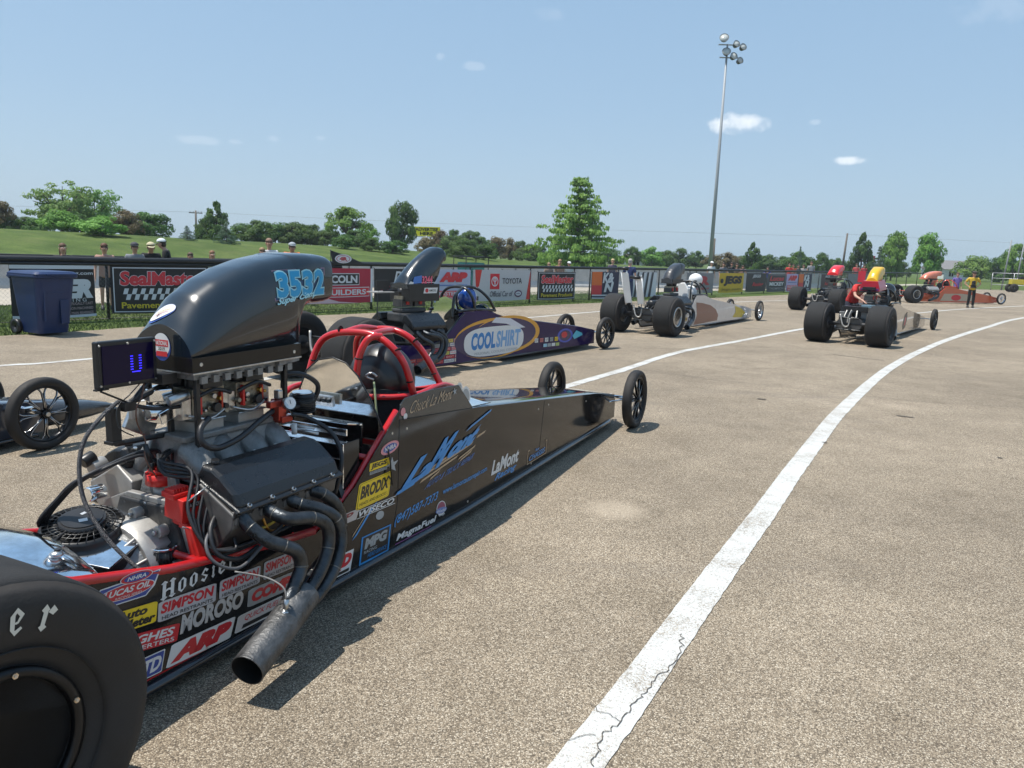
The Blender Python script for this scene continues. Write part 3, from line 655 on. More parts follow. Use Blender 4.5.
d = D('star'); d.poly([(.5+(.55 if i % 2 == 0 else .22)*sin(2*pi*i/10), .5+(.62 if i % 2 == 0 else .25)*cos(2*pi*i/10)) for i in range(10)], gry); d.build('sponsor_sticker', near)
d = D('brodix'); d.rect(0, 0, 1, 1, Y_, .07); d.rect(.03, .04, .97, .96, K_, .06); d.rect(.04, .05, .96, .95, Y_, .06); d.text('BRODIX', .08, .36, .93, .86, K_, .05, .05); d.text('HEADS AND BLOCKS', .09, .12, .9, .24, K_, .0); d.build('sponsor_sticker', near)
d = D('wiseco'); d.rect(0, .92, 1, 1, W_); d.rect(0, 0, 1, .08, W_); d.text('WISECO', .03, .16, .96, .86, W_, .03, .25); d.build('sponsor_sticker', near)
d = D('vp'); d.rect(0, 0, 1, 1, col('b9b0ac'), .0, .1); d.text('VP', .12, .25, .85, .9, col('7c1a22'), .03, .5); d.build('sponsor_sticker', near)
d = D('stripe'); d.poly([(0, 0), (.2, .0), (1.0, .95), (.72, .95)], sky_b); d.poly([(0, .3), (.66, 1.02), (.58, 1.04), (0, .44)], tan_); d.build('sponsor_sticker', near)
d = D('dot'); d.ell(.5, .5, .5, .5, gry); d.build('sponsor_sticker', near)
d = D('mpg'); d.rect(0, 0, 1, 1, sky_b); d.rect(.05, .07, .95, .95, K_); d.text('MPG', .12, .50, .88, .88, gry, .06, .1); d.text('RACING', .12, .34, .55, .45, gry); d.text('HEAD SERVICE', .25, .16, .9, .30, sky_b, .0, .2); d.build('sponsor_sticker', near)
d = D('red_d'); d.rect(0, 0, 1, 1, W_, 0, .0); d.text('RD', .05, .34, .95, .92, R_, .09, .1); d.poly([(.05, .05), (.5, .28), (.4, .28), (.02, .12)], R_); d.rect(.3, .06, .9, .2, K_); d.build('sponsor_sticker', near)
# big blue brush lettering with tan speed lines
d = D('lamont')
for y, x0, x1 in ((-.22, .20, .62), (-.02, .10, .80), (.13, .28, .97), (-.38, .30, .42), (-.42, .64, .80), (-.28, .62, .84)): d.poly([(x0, y-.02), (x1-.02, y+.09), (x1, y+.19), (x0+.02, y+.08)], tan_)
d.text('L', -.02, -.10, .17, 1.0, sky_b, .06, .55, .06); d.text('a', .14, -.02, .27, .50, sky_b, .08, .5, .04); d.text('M', .23, .0, .47, 1.25, sky_b, .06, .5, .1); d.text('ont', .46, .12, .82, .85, sky_b, .06, .5, .06)
d.poly([(.66, .95), (1.0, 1.22), (1.0, 1.32), (.72, 1.12)], sky_b); d.poly([(-.05, -.06), (.16, -.02), (.17, .10), (-.03, .06)], sky_b); d.build('door_lettering', near)
d = D('sub1'); d.text('AUTO & TRUCK REPAIR', 0, 0, 1, 1.2, col('2d62a0'), .02, .3, .05); d.build('door_lettering', near)
d = D('phone'); d.text('(847)587-7373', 0, 0, 1, .95, sky_b, .015, .2); d.build('door_lettering', near)
d = D('web'); d.text('www.lamontautorepair.com', 0, 0, 1, 1.0, sky_b, .02, .15); d.build('door_lettering', near)
d = D('magna'); d.text('MagnaFuel', .02, .10, 1, .98, W_, .03, .2); d.poly([(0, -.06), (.9, -.02), (.86, .06), (0, .06)], col('7a3f78')); d.build('sponsor_sticker', near)
d = D('crest'); d.ell(.5, .6, .42, .48, W_); d.ell(.5, .62, .36, .40, col('8c3a5a')); d.ell(.5, .45, .5, .2, col('6a7fb5')); d.text('World', .1, .32, .9, .52, W_, .02, .2); d.text('Cup', .25, .04, .8, .26, W_, .02, .3); d.build('sponsor_sticker', near)
d = D('lamont2'); d.text('LaMont', 0, 0, 1, 1.0, W_, .035, .15); d.build('door_lettering', near)
d = D('racing'); d.text('Racing', .05, 0, .95, .95, sky_b, .03, .4); d.build('door_lettering', near)
d = D('frame'); d.rect(0, .93, .10, 1, tan_); d.rect(0, 0, .02, 1, tan_); d.rect(0, 0, 1, .06, tan_); d.rect(.98, 0, 1, 1.05, tan_); d.rect(.93, .98, 1, 1.05, tan_); d.text('CHASSIS', .08, .18, .92, .55, sky_b, .02, .3); d.text('by', .4, .62, .6, .85, sky_b); d.build('sponsor_sticker', near)

# cowl beside the driver, with signature, and windshield
cowlp = mat('slate_cowl_paint', (.012, .022, .028), .25, coat=.7)
mb = MB(); poly = [(2.275, .752), (2.30, .83), (2.345, .858), (2.60, .866), (2.895, .852), (3.05, .694), (3.05, .67), (2.27, .74)]
for sg in (-1, 1): mb.prism(poly, lambda x, y, t_: (x, sg*(hw(x)-.012-.12*max(0, y-.74))+t_, y), cowlp, .006)
cowl = mb.build('cockpit_cowl', H, bevel=.002)
dc = Dec(lambda s_, t_, h_: (2.37+.50*s_, hw(2.6)-.012-.12*max(0, .765+.08*t_-.74)+.003+h_, .765+.02*s_+.075*t_))
dc.text('Chuck La Mont', 0, .05, .86, .85, tan_, -.004, .45, .06); dc.poly([(.94+(.05 if i % 2 == 0 else .02)*sin(2*pi*i/10), .5+(.30 if i % 2 == 0 else .12)*cos(2*pi*i/10)) for i in range(10)], gry); dc.build('signature_lettering', cowl)
dc = Dec(lambda s_, t_, h_: (2.285+.07*s_, hw(2.3)-.009+h_, .71+.11*t_)); dc.ell(.3, .75, .3, .2, pnk); dc.ell(.6, .5, .25, .15, W_); dc.ell(.6, .2, .3, .2, pnk); dc.build('small_sticker', cowl)
mb = MB(); rings = []
for a, z, e in ((2.88, .875, 0), (3.0, .83, 0), (3.15, .755, 0), (3.34, .672, 0)):
    w_ = hw(a)-.03; zb_ = interp(a, [2.88, 3.34], [.70, .672]); rg = []
    for k in range(15):
        th = pi*k/14; rg.append(Vector((a+.02*sin(th), w_*cos(th)*(1 if abs(cos(th)) > .5 else .98), zb_+(z-zb_)*sin(th)**.6)))
    rings.append(rg)
n_ = len(rings[0]); vs = [v for r in rings for v in r]; off = [v+Vector((-.002, 0, -.003)) for v in vs]
fs = [(j*n_+i, j*n_+i+1, (j+1)*n_+i+1, (j+1)*n_+i) for j in range(3) for i in range(n_-1)]
mb.add(vs, fs, glass, True); ws = mb.build('windshield', H, recalc=False)
mb = MB(); mb.tube([r[0] for r in rings], .003, blackpl, 5); mb.tube(rings[0], .003, blackpl, 5); mb.tube([r[-1] for r in rings], .003, blackpl, 5); mb.build('windshield_trim', ws)
dw = Dec(lambda s_, t_, h_: (2.90+.15*s_-.03*t_, .339+h_*2, .715+.14*t_)); dw.ell(.25, .85, .20, .22, W_); dw.ell(.25, .85, .12, .13, gry); dw.ell(.65, .42, .35, .42, W_); dw.ell(.65, .42, .26, .30, gry); dw.build('windshield_sticker', ws)

# wheels
bt = mat('zinc_bolt', (.62, .50, .36), .3, metal=1.)
blackrim = mat('black_anodised_wheel', (.010, .010, .011), .3, metal=.4)
tyre = slick(H, .622, 1, blackrim, lip=blackrim, bolts=bt); slick(H, -.625, -1, blackrim, lip=blackrim, bolts=bt)
cream = mat('cream_tyre_lettering', (.62, .60, .52), .7)
mb = MB()   # old-style lettering moulded round the sidewall, reading clockwise
word = 'Hoosier'
for i, ch in enumerate(reversed(word)):
    th = radians(68+i*12.3+(3 if ch == 'H' else 0))
    def place(x, y, lift=.003):
        r = .302+.062*y; t2 = th-(x-.5)*.044/.33
        return (r*cos(t2), .8415+lift, .42+r*sin(t2))
    for q_, st in enumerate(BL[ch]):
        wx = 1.35 if ch == 'H' else 1; mb.add([place(.5+(x-.5)*wx, y, .003+.0002*q_) for x, y in st], [tuple(range(len(st)))], cream)
mb.build('sidewall_lettering', tyre, recalc=False)
blk = mat('black_spoke_wheel', (.014, .014, .015), .35, metal=.5)
front_wheel(H, 6.08, .455, 1, blk, spokes=10, edge_m=steel); front_wheel(H, 6.08, -.42, -1, blk, spokes=10, edge_m=steel)
mb = MB(); mb.cyl((6.08, -.40, .283), (6.08, .43, .283), .017, chrome, 12)
for sg in (-1, 1): mb.tube([(6.08, sg*.40, .283), (6.0, sg*.3, .26), (5.8, sg*.18, .25)], .009, chrome, 8); mb.tube([(6.16, sg*.39, .27), (6.2, sg*.2, .26), (6.2, 0, .25)], .008, chrome, 8)
mb.build('front_axle', H)

# roll cage, headrest, firewall
rc = MB()
def rct(pts, r=.0195, sub=7): rc.tube(pts, r, redtube, 12, sub=sub)
rct([(2.30, -.30, .70), (2.34, -.30, .92), (2.38, -.265, 1.08), (2.40, -.19, 1.145), (2.41, -.06, 1.168), (2.42, .08, 1.163), (2.43, .19, 1.11), (2.46, .26, 1.01), (2.50, .295, .84)])
rct([(2.78, -.30, .80), (2.76, -.30, 1.0), (2.73, -.25, 1.11), (2.72, -.12, 1.158), (2.72, .02, 1.158), (2.74, .12, 1.11), (2.78, .20, 1.00), (2.82, .27, .845)])
rct([(2.41, -.10, 1.163), (2.56, -.11, 1.178), (2.72, -.12, 1.158)], sub=4); rct([(2.42, .06, 1.163), (2.56, .04, 1.168), (2.72, .0, 1.158)], sub=4)
rct([(2.32, .04, .845), (2.325, .045, .98), (2.34, .06, 1.08), (2.375, .09, 1.15), (2.43, .13, 1.158)])
rct([(2.32, .0, .850), (2.38, .15, .835), (2.52, .29, .842), (2.82, .28, .855), (3.0, .28, .80)], .0165, 5)
rct([(2.05, -.25, .80), (2.12, -.26, .86), (2.30, -.30, .87), (2.8, -.29, .86)], .0165, 5)
rct([(2.78, -.28, .85), (2.80, 0, .80), (2.84, .27, .85)], .014, 4); rct([(2.0, -.30, .62), (2.05, -.28, .80)], .016, 2); rct([(2.32, .02, .85), (2.34, -.28, .86)], .016, 2)
cg = rc.build('roll_cage', H)
mb = MB()
for p, ax in (((2.405, -.13, 1.178), (0, 1, .15)), ((2.36, -.285, 1.0), (0, .2, 1)), ((2.44, .225, 1.09), (0, 1, -1.2)), ((2.48, .28, .92), (.1, .1, -1)), ((2.332, .052, 1.04), (.1, .1, 1)), ((2.74, .14, 1.11), (.1, 1, -.8)), ((2.80, .235, .92), (.1, .3, -1)), ((2.45, .23, .838), (1, 1, 0))):
    v = Vector(ax).normalized()*.004; mb.mark(); mb.cyl(Vector(p)-v, Vector(p)+v, .0212, seam, 12)
mb.build_each('cage_strap', cg)
mb = MB(); mb.ell((2.57, .03, .90), (.16, .20, .20), mat('black_vinyl_pad', (.010, .010, .011), .35, coat=.2, bump=.06, bscale=9), 28, 18); hp = mb.build('headrest_pad', H)
mb = MB(); rings = []
for z, a_, l_ in ((.86, .17, .20), (.74, .20, .24), (.60, .22, .25), (.45, .22, .25)):
    rings.append([Vector((2.55+a_*cos(t_)*(1+.08*sin(5*t_+z*9)), .02+l_*sin(t_)*(1+.08*cos(4*t_+z*7)), z+.012*sin(3*t_))) for t_ in [2*pi*i/24 for i in range(24)]])
mb.loft(rings, blackcl); mb.build('seat_cloth', H)
mb = MB(); mb.tube([(2.36, .13, .92), (2.345, .15, .86), (2.34, .17, .72), (2.35, .19, .58)], .006, mat('pale_green_strap', (.42, .48, .25), .5), 6, sub=4); mb.tube([(2.36, .13, .93), (2.33, .10, .95), (2.34, .13, .97), (2.36, .15, .95)], .006, steel, 6, sub=4); mb.build('headrest_strap', H)
mb = MB()
poly = [(-.27, .44), (-.265, .66), (-.245, .86), (-.19, .98), (-.11, 1.045), (-.02, 1.065), (.06, 1.045), (.13, .985), (.20, .88), (.27, .73), (.31, .58), (.32, .44)]
YW = 0.0
def fwp(x, y, t_): return (2.17-t_-.045*(y-.44), .055+x*1.05, y)
mb.prism(poly, fwp, mirror, .004); fwall = mb.build('firewall_plate', H)
mb = MB(); mb.tube([fwp(x, y, .002) for x, y in poly], .0045, blackpl, 5); mb.build('firewall_edge', fwall)

# ---------------- engine
mb = MB()
mb.prism([(-.20, .24), (.20, .24), (.23, .40), (.15, .60), (-.15, .60), (-.23, .40)], lambda x, y, t_: (1.34+t_, x, y), mat('black_engine_paint', (.02, .02, .021), .5, bump=.2), .60)
mb.prism([(-.15, .12), (.15, .12), (.17, .26), (-.17, .26)], lambda x, y, t_: (1.34+t_, x, y), castdark, .56); mb.build('engine_block', H, bevel=.008)
for sg in (1, -1):
    hdm = mat('shade_toned_head_casting', (.13, .125, .12), .5, metal=.5, var=.25, vscale=14)  # near head and ports: colour darkened for the shade under the valve cover
    def cs(x, y, t_, sg=sg): return (1.40+t_, sg*x, y)
    mb = MB(); mb.prism([(.16, .52), (.30, .42), (.41, .545), (.42, .60), (.24, .70), (.15, .64)], cs, hdm if sg > 0 else castal, .60)
    for k in range(4):
        mb.box((1.15+k*.130, sg*.405, .585), (.085, .03, .055), hdm)
    mb.build('cylinder_head', H, bevel=.006)
    mb = MB(); vp = [(.405, .600), (.425, .635), (.405, .690), (.325, .765), (.275, .795), (.225, .800), (.195, .745), (.205, .700)]
    rings = []
    for k, (da, sc) in enumerate(((-.300, .80), (-.295, .93), (-.28, 1.0), (-.10, 1.0), (0, 1.0), (.28, 1.0), (.295, .93), (.300, .80))):
        cxx, czz = .32, .70; rings.append([Vector((1.42+da, sg*(cxx+(x-cxx)*sc), czz-.018+(z-czz)*sc*.86)) for x, z in vp])
    mb.loft(rings, blackwr, sm=False)
    mb.prism([(.435, .590), (.44, .604), (.20, .712), (.19, .70)], lambda x, y, t_: (1.42+t_, sg*x, y+.012), blackwr, .62)
    vc = mb.build('valve_cover', H, bevel=.007)
    mb = MB()
    for k in range(5):
        mb.mark(); p = Vector((1.17+k*.122, sg*.427, .622)); mb.cyl(p, p+Vector((0, sg*.006, .010)), .0095, steel, 8); mb.cyl(p+Vector((0, sg*.006, .010)), p+Vector((0, sg*.009, .015)), .0045, blackpl, 6)
        mb.mark(); p = Vector((1.17+k*.122, sg*.215, .752)); mb.cyl(p, p+Vector((0, -sg*.003, .012)), .008, steel, 8)
    mb.build_each('cover_bolt', vc)
    mb = MB(); mb.cyl((1.17, sg*.25, .76), (1.17, sg*.255, .783), .016, blackpl, 12); mb.build('oil_cap', vc)
# front plate and timing end facing back to the camera
mb = MB()
mb.prism([(-.22, .36), (-.30, .48), (-.26, .56), (-.12, .62), (.10, .62), (.24, .56), (.30, .48), (.22, .36)], lambda x, y, t_: (1.07+t_, x, y), castal, .03)
mb.prism([(-.13, .60), (-.10, .69), (.08, .69), (.12, .60)], lambda x, y, t_: (1.13+t_, x, y), castdark, .02)
for bx, bz in ((-.24, .50), (-.12, .58), (0, .59), (.10, .58), (.22, .52)): mb.cyl((1.055, bx, bz), (1.04, bx, bz), .010, steel, 8)
mb.cyl((1.03, -.30, .69), (1.09, -.30, .70), .034, castal, 16); mb.cyl((1.00, -.31, .72), (1.05, -.31, .74), .026, blackpl, 14); mb.cyl((.98, -.26, .60), (1.05, -.26, .60), .030, chrome, 16)
mb.build('end_plate', H, bevel=.006)
mb = MB()      # bell housing, grey casting with bolt ears
mb.lathe([(.19, 0), (.20, .03), (.205, .10), (.20, .13), (.001, .13)], (.93, -.02, .34), (1, 0, 0), castal, 28, closed=False); mb.lathe([(.10, -.30), (.12, -.16), (.19, 0), (.001, .02)], (.93, -.02, .32), (1, 0, 0), castdark, 24, closed=False)
for k in range(9):
    a = 2*pi*k/9+.2; c = Vector((1.03, -.02+.215*cos(a), .34+.215*sin(a))); mb.cyl(c-Vector((.03, 0, 0)), c+Vector((.03, 0, 0)), .024, castal, 12); mb.cyl(c-Vector((.045, 0, 0)), c-Vector((.03, 0, 0)), .010, steel, 6)
for k in range(5):
    a = .5+k*.5; mb.tube([(.80, -.02+.12*cos(a), .32+.12*sin(a)), (.93, -.02+.19*cos(a), .34+.19*sin(a))], .007, castal, 6)
mb.build('bell_housing', H, bevel=.003)
mb = MB(); mb.lathe([(.10, -.36), (.12, -.34), (.125, 0), (.13, .02)], (.62, 0, .34), (1, 0, 0), castdark, 24, closed=False); mb.box((.30, 0, .40), (.22, .24, .24), castal)
mb.cyl((.20, -.60, .42), (.20, .60, .42), .05, blackpl, 18); mb.cyl((.0, -.62, .42), (.0, .62, .42), .045, castdark, 18); mb.build('rear_axle', H, bevel=.01)
# intake manifold: dark cast tunnel with runners
mb = MB()
mb.prism([(-.19, .66), (.19, .66), (.12, .76), (.10, .83), (-.10, .83), (-.12, .76)], lambda x, y, t_: (1.42+t_, x, y), castdark, .50)
for sg in (-1, 1):
    for k in range(4):
        a = 1.20+k*.145; n8 = 12
        rings = [[Vector((a+rx*cos(t_), sg*l_, z_+rz*sin(t_))) for t_ in [2*pi*i/n8 for i in range(n8)]] for l_, z_, rx, rz in ((.235, .665, .050, .050), (.19, .70, .052, .055), (.14, .75, .058, .06), (.08, .79, .062, .05))]
        mb.loft(rings, castdark)
mb.box((1.40, 0, .842), (.50, .22, .025), castdark); mb.build('intake_manifold', H, bevel=.006)
mb = MB()
for a in (1.30, 1.53): mb.box((a, 0, .875), (.15, .17, .045), castal); mb.box((a, 0, .90), (.16, .19, .008), steel)
mb.build('carburetor_spacer', H, bevel=.004)
gold = mat('dichromate_carburetor', (.30, .27, .21), .38, metal=.8, var=.4, vscale=30, bump=.5)
rnd = random.Random(5)
for a in (1.30, 1.53):
    mb = MB(); mb.box((a, 0, .965), (.15, .15, .09), gold); mb.box((a, 0, 1.02), (.165, .165, .028), gold); mb.box((a-.10, 0, .955), (.045, .14, .085), steel); mb.box((a+.10, 0, .955), (.045, .14, .085), steel)
    mb.box((a-.052, .088, .975), (.013, .02, .09), redplastic); mb.box((a+.060, .086, .975), (.010, .02, .07), copper); mb.tube([(a-.09, .10, 1.0), (a, .12, 1.03), (a+.1, .10, 1.0)], .009, hosem, 6, sub=4); mb.box((a, .10, 1.05), (.10, .02, .03), blackpl); mb.cyl((a+.02, .09, .95), (a+.02, .115, .95), .02, blackpl, 10)  # black hose and bits: clutter, also added as dark shading below the tray
    for k in range(10):
        x, z = a+rnd.uniform(-.09, .09), rnd.uniform(.925, 1.02); mb.cyl((x, .07, z), (x, .095, z), rnd.uniform(.006, .014), rnd.choice([steel, gold, brass, blackpl]), 8)
        mb.cyl((x, -.07, z), (x, -.095, z), rnd.uniform(.006, .014), steel, 8)
    mb.tube([(a-.10, .08, .93), (a-.02, .11, .91), (a+.10, .08, .94)], .006, steel, 6, sub=4)
    for q in range(4): mb.cyl((a+(.04 if q % 2 else -.04), (.04 if q > 1 else -.04), 1.02), (a+(.04 if q % 2 else -.04), (.04 if q > 1 else -.04), 1.10), .032, blackpl, 14)
    mb.build('carburetor', H, bevel=.003)
mb = MB(); mb.box((1.14, -.03, 1.02), (.09, .12, .05), chrome, Matrix.Rotation(.4, 3, 'Z')); mb.box((1.15, 0, .95), (.12, .10, .05), chrome, Matrix.Rotation(-.3, 3, 'Y')); mb.cyl((1.07, .0, .955), (1.16, .02, .95), .032, chrome, 18)
mb.cyl((1.12, .06, 1.00), (1.2, .08, 1.02), .022, steel, 14); mb.box((1.12, -.10, .90), (.14, .02, .10), steel, Matrix.Rotation(.5, 3, 'Y')); mb.cyl((1.05, -.05, .93), (1.05, -.05, .99), .018, castal, 12)
mb.build('throttle_stop', H, bevel=.004)
mb = MB(); mb.cyl((1.68, .10, .87), (1.68, .10, .90), .03, copper, 10); mb.box((1.66, .12, .885), (.05, .05, .10), copper); mb.box((1.63, .14, .92), (.11, .03, .03), copper); mb.box((1.66, .12, .955), (.03, .03, .04), steel); mb.box((1.68, .13, .84), (.07, .05, .03), copper)
fr = mb.build('fuel_regulator', H, bevel=.004)
mb = MB(); mb.cyl((1.665, .165, .915), (1.655, .195, .925), .028, steel, 20); mb.cyl((1.655, .195, .925), (1.654, .197, .9255), .024, white, 20); mb.tube([(1.656, .198, .92), (1.648, .199, .94)], .0015, blackpl, 4); mb.build('pressure_gauge', fr)
mb = MB(); mb.cyl((1.84, .10, .84), (1.84, .10, .93), .058, blackpl, 22)
for k in range(8): mb.lathe([(.058, .002), (.064, .004), (.058, .006)], (1.84, .10, .845+k*.010), (0, 0, 1), blackpl, 22)
mb.cyl((1.84, .10, .93), (1.84, .10, .940), .048, chrome, 22); mb.build('breather_can', H)
# tray, scoop
TIL = .012
Rt = Matrix.Rotation(-TIL, 3, 'Y'); darkband = mat('dark_satin_band', (.012, .011, .010), .22, spec=.4)
mb = MB(); mb.box((1.450, 0, 1.152), (.605, .345, .060), darkband, Rt); mb.box((1.450, 0, 1.119), (.605, .352, .006), steel, Rt); mb.prism([(1.62, .35), (1.80, .25), (1.80, -.25), (1.62, -.35)], lambda x, y, t_: (x, y*.48, 1.105+t_), castdark, .02)
mb.box((1.44, 0, 1.100), (.52, .28, .025), castdark, Rt)
for k in range(9): mb.box((1.22+k*.06, .13, 1.082), (.03, .05, .03), castdark, Rt)
for k in (0, 4): mb.cyl((1.19+k*.13, .172, 1.150), (1.19+k*.13, .1735, 1.150), .008, steel, 10)
tr = mb.build('scoop_tray', H, bevel=.004)
mb = MB()
for l in (-.08, .0, .08): mb.tube([(1.30, l, 1.085), (1.45, l+.02, 1.08), (1.62, l, 1.085)], .010, steel, 8)
for k in range(6): mb.cyl((1.24+k*.09, .10, 1.075), (1.24+k*.09, .12, 1.085), .014, steel, 8)
mb.build('throttle_linkage', tr)
scp = scoop(H, scooppaint)
def side(a, z, h_): return (a, scoop_y(a, z)+h_, z)
dsc = Dec(lambda s_, t_, h_: side(1.610+.315*s_, 1.385+.125*t_+.012*s_, h_))
dsc.poly([(-.03, -.03), (1.03, .02), (1.01, 1.04), (.0, 1.03)], col('8a6f80')); dsc.poly([(-.01, .0), (1.01, .04), (.99, 1.0), (.02, 1.0)], col('123c5e'))
for i, ch in enumerate('3532'):
    dsc.text(ch, .01+i*.245, .02, .26+i*.245, 1.02, col('9fd3dd'), .085, .02)
for i, ch in enumerate('3532'): dsc.text(ch, .03+i*.245, .06, .24+i*.245, .97, col('1796c8'), .045, .02)
dsc.build('race_number', scp)
dsc = Dec(lambda s_, t_, h_: side(1.61+.27*s_, 1.355+.035*s_+.038*t_, h_+.004)); dsc.text('Super Comp', 0, 0, 1, 1.0, col('a5dce9'), .03, .5); dsc.build('class_lettering', scp)
def topz(a, l, h_): return (a-h_*.7, l, scoop_z(a, l)+h_*.7)
dsc = Dec(lambda s_, t_, h_: topz(1.151+.045*t_+.022*s_, -.085+.115*s_, h_+.001))
dsc.ell(.5, .5, .52, .55, col('2f4f9a')); dsc.ell(.5, .56, .50, .46, W_); dsc.text('Division', .2, .5, .8, .68, col('b89a3a'), .0, .2); dsc.text('CHAMPION', .22, .34, .78, .42, col('b04a50')); dsc.build('round_sticker', scp)
dsc = Dec(lambda s_, t_, h_: (1.1485-h_, -.045+.10*s_, 1.155+.11*t_)); dsc.ell(.5, .5, .5, .5, B_); dsc.ell(.5, .58, .46, .42, W_); dsc.rect(.12, .52, .88, .76, R_); dsc.text('NATIONAL', .16, .56, .84, .72, W_, .02); dsc.rect(.2, .16, .82, .34, R_); dsc.text('2019', .32, .38, .7, .5, K_); dsc.build('round_sticker', scp)
mb = MB()
for a, l, z0 in ((1.18, .0, .86), (1.20, .13, .80), (1.20, -.15, .80), (1.69, .13, .86), (1.69, -.15, .86)): mb.box((a, l, (z0+1.11)/2), (.018, .018, 1.11-z0), blackpl)
mb.box((1.13, .03, 1.09), (.07, .07, .04), blackpl); mb.box((1.45, .13, 1.09), (.5, .014, .02), blackpl); mb.build('scoop_post', H)
# display box on its arm
mb = MB(); Rz = Matrix.Rotation(0, 3, 'Z')
mb.box((.975, .02, 1.168), (.250, .028, .176), blackpl); dbx = mb.build('display_box', H, bevel=.006)
mb = MB(); mb.box((.975, .0355, 1.168), (.212, .004, .142), screen)
dp = mb.build('screen', dbx)
mb = MB()
for sx in (-.115, 0, .115):
    for sz in (-.074, .074): mb.mark(); mb.cyl((.975+sx, .033, 1.168+sz), (.975+sx, .038, 1.168+sz), .004, steel, 8)
mb.build_each('screen_screw', dbx)
mb = MB(); c0 = (1.005, .0385, 1.165)
for q in range(7):
    if q == 6: pass
    mb.box((c0[0], c0[1], c0[2]-.032+q*.010), (.036, .0006, .0032), led) if q < 1 else [mb.box((c0[0]+sg_*.018, c0[1], c0[2]-.032+q*.010), (.011, .0006, .0030), led) for sg_ in (-1, 1)]
mb.build('led_digit', dbx)
mb = MB()
mb.tube([(1.17, 0, 1.06), (.97, .01, 1.005)], .013, blackpl, 8); mb.tube([(1.07, .02, 1.085), (1.01, .02, 1.03), (.975, .01, 1.0)], .010, blackpl, 8); mb.box((.98, .01, 1.0), (.05, .04, .035), blackpl)
mb.tube([(.87, .04, 1.085), (.86, .03, 1.075), (.975, .02, 1.015)], .004, blackpl, 6); mb.box((.87, .02, 1.079), (.05, .02, .006), blackpl)
mb.tube([(1.20, -.02, .845), (.93, -.0, .86)], .012, blackpl, 8); mb.box((.925, .0, .935), (.04, .036, .13), blackpl); mb.box((.925, .0, .868), (.052, .048, .012), blackpl)
mb.build('display_bracket', H, bevel=.002)
# cables
mb = MB(); mb.tube([(1.20, .06, .97), (1.08, .03, .975), (.95, .0, 1.02)], .008, hosem, 8, sub=5); mb.tube([(.95, .0, 1.02), (.86, .02, .975), (.80, .01, .90), (.775, .01, .80), (.775, .03, .68), (.80, .09, .56), (.84, .17, .46), (.87, .25, .40)], .0078, braid, 8, sub=8); mb.build('braided_cable', H)
wr = mat('brown_wire', (.12, .05, .03), .5)
mb = MB(); mb.tube([(1.05, .02, 1.088), (1.02, .04, 1.03), (.99, .05, 1.0), (.985, .05, .96), (1.0, .04, .92), (1.02, .05, .86), (1.0, .07, .80), (1.03, .09, .72)], .0028, wr, 5, sub=6)
mb.tube([(1.04, .02, 1.088), (1.0, .0, 1.04), (.93, .02, 1.0), (.92, .04, .93), (.97, .05, .89)], .0025, blackpl, 5, sub=6); mb.tube([(1.01, .06, .85), (1.02, .07, .78)], .010, blackpl, 8); mb.build('display_wire', H)
# thick looping hoses around the carburettors and covers
mb = MB()
mb.tube([(1.22, .17, .93), (1.16, .19, .90), (1.15, .21, .85), (1.21, .22, .815), (1.34, .21, .83), (1.48, .18, .87), (1.60, .14, .89)], .0125, hosem, 10, sub=8)
mb.tube([(1.72, .10, 1.04), (1.80, .14, 1.03), (1.90, .14, .97), (1.90, .12, .90), (1.80, .12, .88), (1.70, .13, .885)], .012, hosem, 10, sub=8)
mb.tube([(1.70, .16, .86), (1.76, .20, .84), (1.80, .30, .78), (1.80, .36, .70), (1.78, .38, .62), (1.76, .36, .50)], .0105, hosem, 10, sub=8)
mb.tube([(1.70, -.02, 1.06), (1.75, .05, 1.05), (1.73, .08, .97)], .011, hosem, 8, sub=6)
mb.build('fuel_hose', H)
# distributor and plug wires
mb = MB(); mb.cyl((1.14, -.02, .56), (1.14, -.02, .65), .035, castal, 16); mb.cyl((1.14, -.02, .65), (1.14, -.02, .695), .062, redplastic, 24); mb.cyl((1.14, -.02, .695), (1.14, -.02, .715), .05, redplastic, 24)
for k in range(8): a = 2*pi*k/8; mb.cyl((1.14+.043*cos(a), -.02+.043*sin(a), .71), (1.14+.043*cos(a), -.02+.043*sin(a), .745), .011, blackpl, 8)
dist = mb.build('distributor', H)
mb = MB(); rnd = random.Random(2)
for k in range(8):
    a = 2*pi*k/8; p0 = Vector((1.14+.043*cos(a), -.02+.043*sin(a), .745)); sg = 1 if k < 4 else -1
    if sg > 0: pts = [p0, p0+Vector((-.02, .02, .04)), Vector((1.06-.01*k, .08+.02*k, .775-.012*k)), Vector((1.10+.015*k, .20+.012*k, .745-.02*k)), Vector((1.02+.012*k, .27+.012*k, .62-.03*k)), Vector((1.02+.02*k, .36, .50-.02*k)), Vector((1.10+.10*k, .42, .47)), Vector((1.13+.14*k, .385, .50))]
    else: pts = [p0, p0+Vector((-.04, -.02, .035)), Vector((.93-.01*k, -.08, .74)), Vector((.86-.008*k, -.16, .66)), Vector((.84-.006*k, -.26, .52)), Vector((.95+.05*k, -.34, .46)), Vector((1.1+.07*(k-4), -.36, .48))]
    mb.tube(pts, .0072, hosem, 8, sub=7)
mb.build('plug_wire', H)
